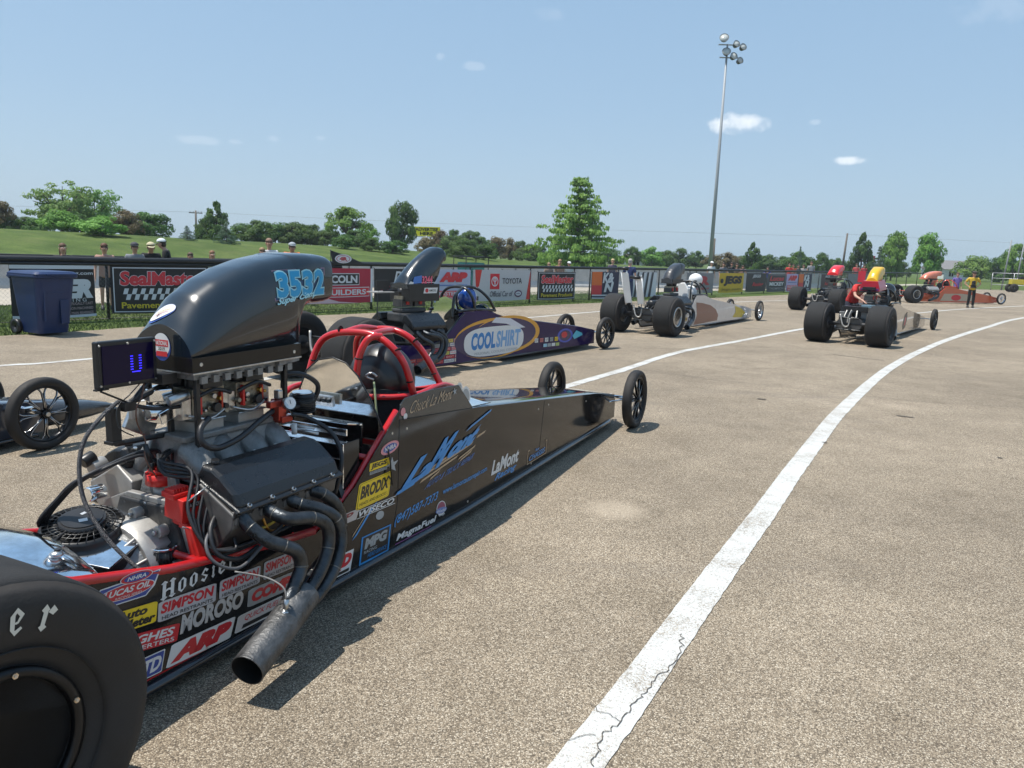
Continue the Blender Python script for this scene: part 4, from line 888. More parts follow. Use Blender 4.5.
# red ignition pick-up box with cooling ribs, red belt guard below
mb = MB(); Rr = Matrix.Rotation(-.12, 3, 'X')
mb.box((1.105, .19, .612), (.17, .10, .09), redplastic, Rr); mb.box((1.05, .175, .665), (.085, .07, .022), redplastic, Rr); mb.box((1.09, .19, .555), (.10, .08, .03), redplastic, Rr)
for k in range(6): mb.box((1.018+k*.013, .175, .681), (.006, .05, .020), redplastic)
mb.prism([(.235, .55), (.275, .55), (.325, .42), (.32, .30), (.29, .30), (.27, .42)], lambda x, y, t_: (1.05+t_, x, y), redplastic, .05); mb.box((1.06, .22, .545), (.05, .05, .02), redplastic)
red = mb.build('magneto_box', H, bevel=.008)
dm = Dec(lambda s_, t_, h_: (1.03+.09*s_, .2425+h_+.0*t_, .615+.022*t_)); dm.rect(0, 0, 1, 1, K_); dm.text('MALLORY', .06, .15, .94, .85, W_, .03); dm.build('box_badge', red)
mb = MB(); mb.tube([(1.18, .275, .67), (1.19, .285, .52), (1.14, .275, .49), (1.0, .26, .56)], .0028, steel, 5, sub=4); mb.tube([(1.02, .275, .66), (1.10, .28, .695), (1.18, .275, .675)], .0028, steel, 5); mb.build('guard_wire', red)
mb = MB(); mb.tube([(1.16, .29, .60), (1.06, .34, .55), (1.04, .39, .47), (1.12, .42, .425), (1.22, .42, .44)], .010, hosem, 8, sub=7); mb.tube([(1.14, .30, .56), (1.02, .36, .52), (1.01, .41, .45), (1.10, .45, .405), (1.26, .44, .47)], .0065, mat('grey_sleeve', (.09, .09, .095), .5), 8, sub=7)
mb.tube([(1.26, .40, .56), (1.30, .40, .48), (1.38, .38, .46), (1.46, .40, .50)], .006, brass, 6, sub=5); mb.tube([(1.20, .39, .55), (1.26, .40, .50), (1.40, .40, .52)], .006, mat('yellow_wire', (.5, .33, .03), .4), 6, sub=5); mb.build('ignition_cable', H)
# headers
hp_ = [
 [(1.150, .408, .585), (1.155, .45, .545), (1.182, .51, .497), (1.226, .55, .468), (1.276, .57, .43), (1.292, .575, .367), (1.251, .585, .317), (1.19, .60, .262)],
 [(1.276, .408, .585), (1.280, .45, .565), (1.304, .51, .547), (1.398, .54, .528), (1.473, .555, .473), (1.466, .565, .38), (1.386, .58, .294), (1.255, .60, .235)],
 [(1.405, .408, .585), (1.428, .45, .562), (1.494, .50, .530), (1.561, .53, .471), (1.569, .55, .378), (1.498, .57, .28), (1.385, .59, .222), (1.26, .61, .195)],
 [(1.540, .408, .585), (1.577, .44, .565), (1.646, .46, .497), (1.667, .47, .399), (1.568, .49, .32), (1.406, .53, .275), (1.25, .575, .24)]]
hd = MB()
for i, pts in enumerate(hp_):
    hd.tube(pts, .0275, header, 14, sub=8)
    a = pts[0][0]; hd.box((a, .412, .588), (.095, .012, .062), blackpl, Matrix.Rotation(-.5, 3, 'X')); hd.box((a, .418, .612), (.07, .03, .010), steel, Matrix.Rotation(-.5, 3, 'X'))
hdo = hd.build('exhaust_header', H)
weld = mat('weld_bead', (.20, .19, .17), .4, metal=.8, var=.4, vscale=60)
for pts in hp_:
    mb = MB()
    for q in (1, 3, 5):
        p_, n_ = Vector(pts[q]), Vector(pts[min(q+1, 7)])-Vector(pts[q-1]); n_.normalize(); mb.mark(); mb.cyl(p_-n_*.0022, p_+n_*.0022, .0286, weld, 16)
    mb.build_each('weld_bead', hdo)
mb = MB(); Pc = [Vector(p) for p in ((1.30, .590, .252), (1.22, .605, .225), (1.12, .628, .197), (1.01, .65, .168), (.905, .672, .140))]
mb.tube(Pc, [.060, .066, .064, .0625, .0625], collm, 26, cap=False); mb.tube([Pc[-1], Pc[-1]+(Pc[-2]-Pc[-1])*.9], [.0600, .058], seam, 26, cap=False)
ax = (Pc[-1]-Pc[-2]).normalized(); mb.lathe([(.0600, 0), (.0635, 0), (.0635, -.008), (.0600, -.008)], Pc[-1], ax, collm, 26)
mb.cyl((1.13, .64, .25), (1.135, .645, .31), .011, steel, 8); mb.cyl((1.127, .638, .235), (1.131, .64, .262), .016, steel, 6)
clo = mb.build('collector', hdo)
mb = MB(); mb.tube([(1.135, .645, .31), (1.14, .62, .35), (1.12, .55, .38), (1.05, .47, .41)], .004, mat('sensor_lead', (.2, .19, .18), .5), 6, sub=5); mb.build('sensor_lead', clo)
hd = MB()
for i, pts in enumerate(hp_): hd.tube([(p[0], -p[1], p[2]) for p in pts], .0275, header, 12, sub=6)
hd.tube([(p.x, -p.y, p.z) for p in Pc], [.060, .066, .064, .0625, .0625], collm, 22, cap=False); hd.build('exhaust_header', H)
# oil cooler with fan, chrome cover over the axle, breather
mb = MB()
Rp = Matrix.Rotation(-.14, 3, 'Y') @ Matrix.Rotation(-.16, 3, 'X'); Rq = Rp @ Matrix.Rotation(-.30, 3, 'Z')
mb.box((.89, -.06, .500), (.36, .33, .008), chrome, Rq); mb.box((.89, -.06, .470), (.345, .315, .05), blackpl, Rq); plate = mb.build('oil_cooler', H, bevel=.002)
mb = MB(); c = Vector((.868, -.13, .502)); up_ = Rp @ Vector((0, 0, 1))
mb.lathe([(.150, 0), (.150, .028), (.140, .042), (.135, .042), (.140, .0)], c, up_, blackpl, 36); mb.cyl(c-up_*.002, c+up_*.012, .142, blackpl, 32); mb.cyl(c+up_*.012, c+up_*.064, .082, blackpl, 28); mb.cyl(c+up_*.064, c+up_*.068, .072, blackpl, 28)
for rr, hh in ((.075, .052), (.095, .050), (.115, .047)): mb.lathe([(rr-.002, hh), (rr, hh+.003), (rr+.002, hh)], c, up_, blackpl, 36)
ux = (Rp @ Vector((1, 0, 0))); uy = (Rp @ Vector((0, 1, 0)))
for k in range(32):
    a = 2*pi*k/32; a2 = a+.25; mb.tube([c+up_*.055+(ux*cos(a)+uy*sin(a))*.075, c+up_*.050+(ux*cos(a2)+uy*sin(a2))*.10, c+up_*.040+(ux*cos(a2+.1)+uy*sin(a2+.1))*.142], .0024, blackpl, 5)
for k in range(5):
    a = 2*pi*k/5; mb.hexa([c+up_*.010+(ux*cos(a+da)+uy*sin(a+da))*rr for da, rr in ((-.2, .05), (.2, .05), (.35, .132), (-.1, .132))]+[c+up_*.016+(ux*cos(a+da)+uy*sin(a+da))*rr for da, rr in ((-.2, .05), (.2, .05), (.35, .132), (-.1, .132))], blackpl)
fan = mb.build('cooling_fan', plate)
mb = MB(); mb.box(c+up_*.0692+ux*(-.01)+uy*.02, (.03, .022, .0006), white, Rp @ Matrix.Rotation(.5, 3, 'Z')); mb.box(c+up_*.0692+ux*.02+uy*(-.02), (.02, .014, .0006), silverp, Rp); mb.build('fan_label', fan)
mb = MB(); mb.tube([c+Vector((-.02, .0, .045)), c+Vector((-.12, .04, .03)), c+Vector((-.2, .09, .01)), c+Vector((-.25, .12, -.03))], .005, blackpl, 6, sub=4); mb.build('fan_lead', fan)
mb = MB(); rings = []
for l in [-.30+.60*k/14 for k in range(15)]:
    q = (l+.30)/.60; zc = .625-.09*max(0, (q-.45)/.55)**2-.03*(1-q)**3
    rings.append([Vector((a_, l, zc+dz_)) for a_, dz_ in ((.20, .0), (.40, .012), (.56, .0), (.63, -.02), (.655, -.05), (.66, -.11), (.650, -.11), (.645, -.055), (.62, -.03), (.55, -.01), (.40, .002), (.20, -.01))])
mb.loft(rings, chrome); cv = mb.build('axle_cover', H)
mb = MB(); mb.ell((.56, .19, .592), (.022, .022, .012), steel, 16, 8); mb.cyl((.565, .19, .600), (.565, .19, .609), .010, blackpl, 10); mb.build('cover_latch', cv)
mb = MB(); mb.cyl((1.0, .15, .37), (1.0, .15, .45), .042, blackpl, 24)
for k in range(24): a = 2*pi*k/24; mb.tube([(1.0+.043*cos(a), .15+.043*sin(a), .375), (1.0+.043*cos(a), .15+.043*sin(a), .445)], .003, hosem, 4)
mb.cyl((1.0, .15, .45), (1.0, .15, .462), .044, chrome, 24); mb.box((1.045, .172, .43), (.03, .03, .06), chrome); mb.build('crankcase_breather', H)
# stepped polished box and dark pulleys behind the firewall
mb = MB(); mb.box((2.03, .045, .765), (.12, .44, .010), chrome, Matrix.Rotation(.22, 3, 'Y')); mb.box((2.085, .045, .70), (.012, .44, .12), blackpaint); mb.box((1.965, .045, .735), (.012, .44, .035), chrome)
mb.box((1.90, .06, .700), (.08, .50, .008), chrome); mb.box((1.865, .06, .665), (.012, .50, .07), blackpaint); mb.box((1.86, .06, .635), (.016, .50, .006), chrome)
mb.box((1.92, .32, .60), (.13, .010, .22), blackpaint); mb.box((1.86, .322, .60), (.008, .014, .22), chrome)
for l in (-.14, .22): mb.cyl((1.99, l, .775), (1.99, l, .782), .009, blackpl, 10)
mb.cyl((1.858, .13, .675), (1.85, .13, .675), .014, steel, 8); mb.build('battery_box', H, bevel=.002)
mb = MB(); mb.cyl((1.76, .05, .55), (1.82, .05, .55), .10, castdark, 24); mb.cyl((1.78, .24, .56), (1.81, .24, .56), .055, castdark, 20); mb.box((1.84, .29, .50), (.03, .07, .16), blackpl, Matrix.Rotation(.4, 3, 'X')); mb.cyl((1.75, .24, .60), (1.83, .28, .50), .02, castdark, 12)
mb.box((1.84, .31, .41), (.08, .08, .012), steel, Matrix.Rotation(.5, 3, 'Z')); mb.cyl((1.76, .12, .75), (1.76, .12, .80), .013, white, 10); mb.cyl((1.80, .10, .76), (1.86, .18, .74), .007, steel, 8); mb.cyl((1.82, .04, .77), (1.90, .12, .75), .008, steel, 8); mb.build('crank_pulley', H)
mb = MB(); mb.box((2.12, -.02, .84), (.02, .15, .055), steel, Matrix.Rotation(-.2, 3, 'Y')); 
for k in range(5): mb.cyl((2.11, -.08+k*.03, .84), (2.09, -.08+k*.03, .845), .009, blackpl, 8)
mb.build('fuse_panel', H)

# ------------------------------------------------------------------ the other dragsters
gencast = mat('dark_engine_casting', (.075, .075, .075), .5, metal=.4, var=.3, vscale=12)
def generic(O, hd, wb, label, body, scoopm, cagem, blk_rim, front_rim, valve, track=.60, scoop_kw=None, scoop_hw=.17, wide=.33, rear_a=.55, pad=blackpl, lod=1, headers=header, fspokes=10, hi=1., front_track=.43, eng=0., scoop_parts=True, front_lip=steel, rearrim=None):
    T = empty('dragster', (O[0], O[1], 0), heading(hd), label, 'dragster', 'dragsters queued in the staging lanes')
    k = (wb-.0)/6.08
    def ka(a): return a if a < 2.4 else 2.4+(a-2.4)*(wb-2.4)/3.68
    top = [(rear_a, .50), (.9, .42), (1.6, .36), (1.75, .42), (2.20, .80*hi), (2.7, .80*hi), (ka(3.2), .68), (ka(4.2), .56), (ka(5.5), .41), (ka(6.05), .32)]
    p1 = side_panel(T, 1, top, wide, .22, .08, body, aw=2.0); side_panel(T, -1, top, wide, .22, .08, body, aw=2.0)
    top_deck(T, top, ka(3.0), wide, .22, body, drop=.03, aw=2.0)
    slick(T, track, 1, rearrim or blk_rim, lip=front_lip); slick(T, -track, -1, rearrim or blk_rim, lip=front_lip)
    front_wheel(T, wb, front_track, 1, front_rim, spokes=fspokes, edge_m=steel if lod else None); front_wheel(T, wb, -front_track, -1, front_rim, spokes=fspokes)
    mb = MB(); mb.cyl((wb, -front_track, .283), (wb, front_track, .283), .016, chrome, 10); mb.build('front_axle', T)
    mb = MB()
    for sg in (-1, 1):
        mb.mark(); mb.tube([(rear_a-.15, sg*.30, .55), (.9, sg*.31, .45), (1.6, sg*.31, .38), (1.75, sg*.31, .42), (2.2, sg*.31, .78)], .017, cagem, 10); mb.tube([(.3, sg*.30, .3), (.6, sg*.31, .09), (3, sg*.31, .07), (wb-.2, sg*.2, .07)], .018, cagem, 8)
        mb.tube([(.1, sg*.2, .42), (rear_a, sg*.3, .50)], .016, cagem, 8)
    mb.build_each('chassis_tube', T)
    rc = MB()
    for pts in ([(2.34, -.28, .80), (2.36, -.27, 1.0), (2.38, -.17, 1.10), (2.40, .0, 1.13), (2.40, .17, 1.10), (2.42, .27, .98), (2.46, .29, .80)], [(2.72, -.29, .80), (2.70, -.27, 1.0), (2.68, -.15, 1.10), (2.68, .0, 1.12), (2.70, .15, 1.09), (2.80, .27, .95), (2.92, .29, .78)], [(2.39, -.1, 1.12), (2.54, -.1, 1.135), (2.68, -.1, 1.115)], [(2.39, .1, 1.12), (2.54, .1, 1.135), (2.69, .1, 1.11)], [(2.1, .27, .80), (2.46, .29, .82), (2.92, .29, .79)], [(2.1, -.27, .80), (2.46, -.29, .82), (2.75, -.29, .80)], [(2.05, .22, .7), (2.10, .2, .98), (2.22, .16, 1.06), (2.40, .1, 1.12)]): rc.tube(pts, .0215, cagem, 10, sub=6)
    rc.build('roll_cage', T)
    if pad: mb = MB(); mb.ell((2.52, 0, .86), (.13, .17, .17), pad, 20, 12); mb.build('headrest_pad', T)
    mb = MB(); mb.prism([(-.26, .42), (-.26, .75), (-.16, .95), (0, 1.0), (.16, .95), (.26, .75), (.26, .42)], lambda x, y, t_: (2.14+t_, x, y), mirror, .005); mb.build('firewall_plate', T)
    mb = MB(); mb.prism([(-.20, .22), (.20, .22), (.23, .40), (.15, .62), (-.15, .62), (-.23, .40)], lambda x, y, t_: (1.38+t_, x, y), mat('black_engine_paint', (.02,)*3), .60); mb.build('engine_block', T)
    for sg in (1, -1):
        mb = MB(); mb.prism([(.16, .52), (.30, .42), (.41, .56), (.24, .70)], lambda x, y, t_: (1.40+t_, sg*x, y), gencast, .60); mb.build('cylinder_head', T)
        mb = MB(); mb.prism([(.41, .60), (.42, .65), (.38, .71), (.27, .80), (.22, .79), (.19, .71)], lambda x, y, t_: (1.40+t_, sg*x, y), valve, .62); mb.build('valve_cover', T, bevel=.012)
        mb = MB()
        for i, pts in enumerate(hp_): mb.tube([(p[0], sg*p[1], p[2]) for p in pts], .0275, headers, 10, sub=5)
        mb.tube([(p.x, sg*p.y, p.z) for p in Pc], [.060, .066, .064, .0625, .0625], headers, 18, cap=False); mb.build('exhaust_header', T)
    mb = MB(); mb.box((1.42, 0, .74), (.50, .34, .12), gencast); mb.box((1.42, 0, .83), (.46, .2, .06), gencast); mb.build('intake_manifold', T, bevel=.02)
    for a in (1.30, 1.54):
        mb = MB(); mb.box((a, 0, .93), (.20, .17, .10), gencast); mb.box((a, 0, 1.00), (.17, .16, .04), gold); mb.box((a, .09, .95), (.05, .02, .08), redplastic); mb.cyl((a, 0, 1.02), (a, 0, 1.12), .07, blackpl, 14); mb.build('carburetor', T)
    if scoop_parts:
        mb = MB(); mb.box((1.45+eng, 0, 1.150-eng), (.58, scoop_hw*2+eng*.4, .07+eng*2), blackpl); mb.build('scoop_tray', T, bevel=.006)
        scp = scoop(T, scoopm, hw=scoop_hw, ny=28, **(scoop_kw or {}))
    else: scp = None
    # driveline and hoses behind the engine
    mb = MB(); mb.lathe([(.10, -.36), (.12, -.34), (.13, 0), (.20, .26), (.20, .36), (.001, .36)], (.62, 0, .34), (1, 0, 0), gencast, 20, closed=False); mb.box((.12, 0, .42), (.24, .26, .24), gencast)
    mb.cyl((.0, -track+.18, .42), (.0, track-.18, .42), .045, blackpl, 14)
    for sg in (-1, 1): mb.cyl((0, sg*(track-.20), .42), (0, sg*(track-.17), .42), .12, gencast, 20); mb.cyl((-.04, sg*.14, .42), (.08, sg*.14, .42), .12, gencast, 16)
    mb.tube([(-.06, -.2, .55), (-.06, .2, .55)], .018, cagem, 8); mb.tube([(-.05, -.24, .30), (-.05, .24, .30)], .014, cagem, 8)
    mb.build('rear_axle', T, bevel=.008)
    mb = MB()
    for q in range(5): mb.tube([(.9, -.2+.08*q, .62), (.6, -.24+.1*q, .66+.02*q), (.35, -.2+.1*q, .62), (.15, -.1+.06*q, .5)], .010, hosem, 6, sub=4)
    mb.tube([(-.08, -.18, .62), (-.12, -.10, .40), (-.1, .0, .38), (-.08, .02, .55)], .016, castal, 8, sub=5); mb.build('rear_hose', T)
    mb = MB(); mb.cyl((.35, .02, .62), (.80, .02, .62), .10, blackpl, 20); mb.ell((.35, .02, .62), (.05, .10, .10), blackpl, 20, 8); mb.box((.55, .18, .66), (.3, .14, .14), gencast); mb.build('catch_tank', T, bevel=.01)
    return T, p1, scp, top, ka
def mlab(o, l): o['label'] = l

# dragster with the oval shirt sponsor
navy = mat('deep_violet_paint', (.020, .010, .075), .14, coat=.1, spec=.25, var=.3, vscale=1.2)
TB, pB, sB, topB, kB = generic((-2.278, 9.080), 37, 5.95, 'purple and gold dragster with white oval shirt sponsor on its side and number 3244', navy, scooppaint, mat('black_tube', (.012,)*3, .3, coat=.4), blackrim, mat('dark_spoke_wheel', (.03,)*3, .3, metal=.8), blackwr, track=.62, scoop_kw=dict(a0=1.24, secs=[(0, 1.12, 1.20, 1, 2), (.06, 1.12, 1.30, 1, 2.2), (.16, 1.13, 1.40, 1, 2.4), (.28, 1.13, 1.50, 1, 2.6), (.40, 1.15, 1.58, .99, 2.8), (.50, 1.20, 1.635, .98, 3), (.57, 1.29, 1.665, .97, 3), (.63, 1.42, 1.68, .96, 3), (.69, 1.45, 1.675, .95, 3), (.73, 1.47, 1.64, .93, 3)]), scoop_hw=.165, front_lip=None, pad=None, eng=.08)
hwB = lambda a: .33 if a < 2 else .33-(a-2)/(kB(6.05)-2)*.11
def DB(a0, z0, wa, wz, dz=0.): return Dec(lambda s_, t_, h_: (a0+wa*s_, hwB(a0+wa*s_)+h_*1.5, z0+wz*t_+dz*s_))
gold_, pur, tealb = col('d99a2e', .3), col('2b2150', .25), col('1877b8')
d = DB(2.06, .10, 2.05, .60)
d.poly([(.02+.55*(1-cos(t))*.0+.40+.46*cos(t), .47+.50*sin(t)) for t in [2*pi*i/40 for i in range(40)]], gold_); d.poly([(.385+.425*cos(t), .44+.44*sin(t)) for t in [2*pi*i/40 for i in range(40)]], pur)
d.poly([(.58+.42*cos(t), .52+.48*sin(t)) for t in [2*pi*i/40 for i in range(40)]], gold_); d.poly([(.545+.40*cos(t), .52+.42*sin(t)) for t in [2*pi*i/40 for i in range(40)]], pur)
d.poly([(.37, .86), (.55, .80), (.70, .66), (.80, .66), (.60, .93), (.42, .98)], col('cfcfd6')); d.poly([(.42+.36*abs(cos(t))**.6*(1 if cos(t) > 0 else -1), .40+.36*abs(sin(t))**.75*(1 if sin(t) > 0 else -1)) for t in [2*pi*i/40 for i in range(40)]], W_)
d.text('COOL', .14, .22, .42, .64, tealb, .05, .12); d.text('SHIRT', .43, .22, .74, .64, col('6f9fcc'), .04, .12); d.text('PERSONAL COOLING SYSTEMS', .18, .10, .70, .16, gry, 0.)
d.build('sponsor_graphic', pB)
d = DB(3.95, .14, 1.55, .30, -.03); d.ell(.62, .55, .16, .40, col('3d4fae')); d.ell(.62, .55, .12, .30, pur); d.ell(.60, .6, .06, .18, R_)
for i, cc_ in enumerate((W_, col('c46a6a'), W_, gry, Y_)): d.rect(.02+i*.095, .30, .085+i*.095, .52, cc_); d.text(('SFI', 'MSD', 'VP', 'ATI', 'NGK')[i], .027+i*.095, .34, .08+i*.095, .48, K_, 0)
for i, cc_ in enumerate((col('9cc7d8'), gry, W_, col('a9b86c'))): d.rect(.18+i*.08, .02, .25+i*.08, .20, cc_)
d.poly([(.80, .3), (.98, .5), (.97, .62), (.84, .80), (.76, .5)], col('4fb0c6')); d.build('sponsor_graphic', pB)
rnd = random.Random(11); names = ['SUMMIT', 'ARP', 'MOROSO', 'TAYLOR', 'HUGHES', 'COMP', 'WISECO', 'DART', 'K&N', 'HOLLEY', 'MICKEY', 'AED', 'RACEPAK', 'MSD', 'LUCAS']
pal = [W_, R_, col('d9d0c8'), col('b0303a'), col('cfc45a'), W_, col('c78f93'), gry]
d = DB(1.02, .10, .98, .36)
for r_ in range(6):
    x = .0
    while x < (1.0 if r_ < 4 else 1.0):
        wd = rnd.uniform(.14, .24); y0 = .03+r_*.155
        if r_ >= 2 and x < .25+.12*(r_-2): x += wd; continue
        bgc = rnd.choice(pal); d.rect(x, y0, min(x+wd-.015, 1.02), y0+.13, bgc); d.k = 0; d.text(rnd.choice(names), x+.01, y0+.03, min(x+wd-.025, 1.01), y0+.10, W_ if bgc in (R_,) else rnd.choice([R_, K_, B_]), .02); d.k = 0; x += wd
d.build('sponsor_sticker', pB)
mb = MB(); mb.ell((2.58, .03, .96), (.15, .14, .165), mat('blue_helmet_paint', (.01, .06, .30), .12, coat=1.), 24, 16); mb.box((2.68, .03, .96), (.10, .18, .06), blackpl)
hb = mb.build('racing_helmet'); hb.location = TB.location; hb.rotation_euler = TB.rotation_euler; tag(hb, 'blue racing helmet resting inside the black roll cage', 'helmet')
d = Dec(lambda s_, t_, h_: (1.24+.56*s_, .1660+h_+.004-(.010*t_*t_), 1.13+.20*t_)); d.poly([(.12, .30), (.42, .34), (.44, .84), (.18, .74)], mat('blue_scoop_band', (.02, .14, .50), .3, coat=.6)); d.poly([(.42, .33), (.9, .36), (.9, .40), (.42, .37)], W_)
d.text('3244', .43, .30, .80, .80, col('e8607a'), .04, .1); d.poly([(0, .15), (.12, .15), (.16, .38), (.06, .46), (0, .34)], W_); d.build('race_number', sB)
d = Dec(lambda s_, t_, h_: (1.50+.26*s_, .1820+h_*1.5, 1.06+.075*t_)); d.rect(0, 0, 1, 1, W_, 0, .08); d.ell(.25, .5, .12, .38, R_); d.text('AMSOIL', .42, .3, .95, .7, K_, .01); d.build('sponsor_sticker', sB)
mb = MB(); mb.box((.95, -.02, 1.17), (.22, .02, .12), blackpl); mb.tube([(1.18, 0, 1.10), (.95, 0, 1.09)], .012, blackpl, 8); mb.box((.90, 0, 1.08), (.3, .2, .015), castal); mb.tube([(.86, 0, 1.1), (.80, .05, .8), (.82, .1, .5)], .007, hosem, 6, sub=4); mb.build('display_box', TB)
mb = MB(); mb.tube([(2.9, .2, .80), (3.0, 0, .86), (2.9, -.2, .80)], .01, blackpl, 6, sub=4); mb.add([(2.9, .2, .79), (2.95, .0, .86), (2.9, -.2, .79), (3.2, -.16, .69), (3.25, 0, .70), (3.2, .16, .69)], [(0, 1, 4, 5), (1, 2, 3, 4)], mat('cyan_tinted_screen', (.02, .22, .40), .15, coat=1.), True); mb.build('windshield', TB, recalc=False)

# white and brown dragster
whitep = mat('pearl_white_paint', (.52, .52, .53), .16, coat=1., var=.06)
TC, pC, sC, topC, kC = generic((2.80, 16.62), 35.8, 6.55, 'white and brown dragster with charcoal scoop, white hood pad and upright white wheelie bars', whitep, mat('charcoal_scoop', (.035, .037, .042), .35, coat=.3), mat('black_tube', (.012,)*3), mat('polished_wheel', (.7, .7, .7), .2, metal=1.), mat('polished_spoke_wheel', (.6, .6, .6), .25, metal=1.), blackwr, track=.635, pad=white, scoop_kw=dict(a0=1.15, sx=.78, sz=1.15, dz=-.10), scoop_hw=.145)
hwC = lambda a: .33 if a < 2 else .33-(a-2)/(kC(6.05)-2)*.11
def DC(a0, z0, wa, wz): return Dec(lambda s_, t_, h_: (a0+wa*s_, hwC(a0+wa*s_)+h_*1.5, z0+wz*t_))
brn = col('7a4436', .3)
d = DC(2.1, .10, 1.7, .55); d.poly([(.0, 0), (.95, .06), (.98, .3), (.86, .58), (.62, .80), (.3, .92), (.05, .98), (.10, .4)], brn); d.build('paint_flame', pC)
d = DC(4.9, .12, 1.1, .36); d.poly([(0, .1), (.7, .0), (.95, .35), (.6, .7), (.1, .95), (.2, .5)], col('c9b128')); d.build('paint_flame', pC)
d = DC(1.35, .10, .8, .42)
for i, (x, y, c_) in enumerate(((.0, .05, col('b5544a')), (.22, .05, W_), (.45, .05, col('d8b45a')), (.0, .3, W_), (.25, .30, col('c4a04a')), (.5, .3, B_), (.72, .12, col('cfc9c0')), (.55, .56, W_), (.78, .5, R_))): d.rect(x, y, x+.19, y+.18, c_); d.text(names[i], x+.02, y+.05, x+.17, y+.13, K_ if c_ != B_ else W_); d.k = 0
d.build('sponsor_sticker', pC)
mb = MB(); mb.ell((2.75, .03, 1.16), (.17, .17, .155), white, 24, 14); mb.box((2.76, .03, 1.00), (.2, .2, .05), blackpl); mb.build('hood_pad', TC)
mb = MB(); mb.prism([(-.16, .62), (-.2, .9), (-.1, 1.08), (.08, 1.10), (.18, .95), (.2, .62)], lambda x, y, t_: (2.0+t_, x, y), white, .05); mb.build('seat_shield', TC, bevel=.02)
for sg, dx in ((-1, 0), (1, .0)):
    mb = MB(); l0 = -.14+(.15 if sg > 0 else -.15); 
    for q in (-.07, .07):
        mb.tube([(-.10, l0+q, .62), (-.25, l0+q-.10*(1 if sg < 0 else .2), 1.36+(.02 if sg < 0 else -.16))], .016, white, 8)
    for k in range(9):
        f = k/8; mb.tube([(-.10-.15*f, l0-.07-.10*f*(1 if sg < 0 else .2), .64+.72*f-(.16*f if sg > 0 else 0)), (-.10-.15*f, l0+.07-.10*f*(1 if sg < 0 else .2), .70+.72*f-(.16*f if sg > 0 else 0))], .010, white, 6)
    mb.prism([(-.08, .66), (.08, .66), (.07, 1.30), (-.09, 1.30)], lambda x, y, t_: (-.12-.2*(y-.66)+t_, l0+x-.08*(y-.66)*(1 if sg < 0 else .2), y-(.10 if sg > 0 else 0)*(y-.6)), white, .006)
    mb.cyl((-.26, l0-.22, 1.40-(.18 if sg > 0 else 0)), (-.26, l0+.02, 1.40-(.18 if sg > 0 else 0)), .035, blackpl, 12)
    mb.build('wheelie_bar', TC)
mb = MB(); mb.prism([(2.9, .80), (3.1, .98), (3.16, .98), (3.5, .70), (3.4, .68)], lambda x, y, t_: (x, t_, y), glass, .003); mb.build('windshield', TC)

# tan dragster with the yellow and red scoop
tanp = mat('champagne_paint', (.34, .27, .20), .2, metal=.3, coat=1., var=.1)
yel, redm = mat('yellow_scoop', (.66, .40, .01), .3, coat=.4), mat('crimson_scoop', (.42, .01, .03), .3, coat=.4)
TD, pD, sD, topD, kD = generic((7.07, 15.98), 39.2, 6.3, 'tan dragster with tall yellow and red scoop above two wide rear slicks', tanp, yel, mat('black_tube', (.012,)*3), mat('black_wheel', (.02,)*3, .4, metal=.4), mat('dark_spoke_wheel', (.03,)*3), blackwr, track=.615, scoop_kw=dict(a0=1.34, sx=.64, sz=.86, dz=.10), scoop_hw=.13, front_lip=None)
mb = MB(); mb.loft([[Vector((1.44+(x-1.44), y, z)) for x, y, z in ((1.24, -.21*s1, z_), (1.24, .21*s1, z_), (1.80, .21*s1, z_+.04), (1.80, -.21*s1, z_+.04))] for s1, z_ in ((1.0, 1.09), (.98, 1.16), (.76, 1.31))], redm, sm=False)
mb.box((1.50, 0, 1.075), (.6, .40, .03), blackpl); mb.box((1.24, 0, 1.13), (.01, .38, .05), mat('purple_band', (.12, .02, .12), .3)); mb.build('scoop_base', TD, bevel=.01)
mb = MB(); mb.ell((2.6, .04, 1.08), (.17, .19, .185), mat('black_helmet', (.012,)*3, .15, coat=.8), 24, 14); mb.build('hood_pad', TD)
d = Dec(lambda s_, t_, h_: (2.9+1.0*s_, .33-(.9+s_)/(kD(6.05)-2)*.11+h_*1.5, .14+.45*t_)); d.poly([(.55, .0), (.8, .1), (.95, .6), (.86, .95), (.6, .8), (.45, .3)], K_); d.poly([(.62, .2), (.75, .25), (.82, .6), (.7, .7)], R_); d.build('paint_flame', pD)
mb = MB()
for sg in (-1, 1): mb.box((.25, sg*.22, .60), (.10, .14, .12), castdark); mb.tube([(.10, sg*.1, .7), (0, sg*.12, .55), (-.02, sg*.1, .42)], .02, castal, 8, sub=4)
mb.box((.2, .05, .74), (.16, .5, .10), blackpl); mb.box((.28, .26, .80), (.3, .2, .06), mat('steel_blue_box', (.18, .28, .34), .4, metal=.6)); mb.tube([(-.05, .03, .72), (-.09, .0, .6), (-.1, -.02, .45)], .018, castal, 8, sub=4); mb.build('transmission_cooler', TD, bevel=.01)

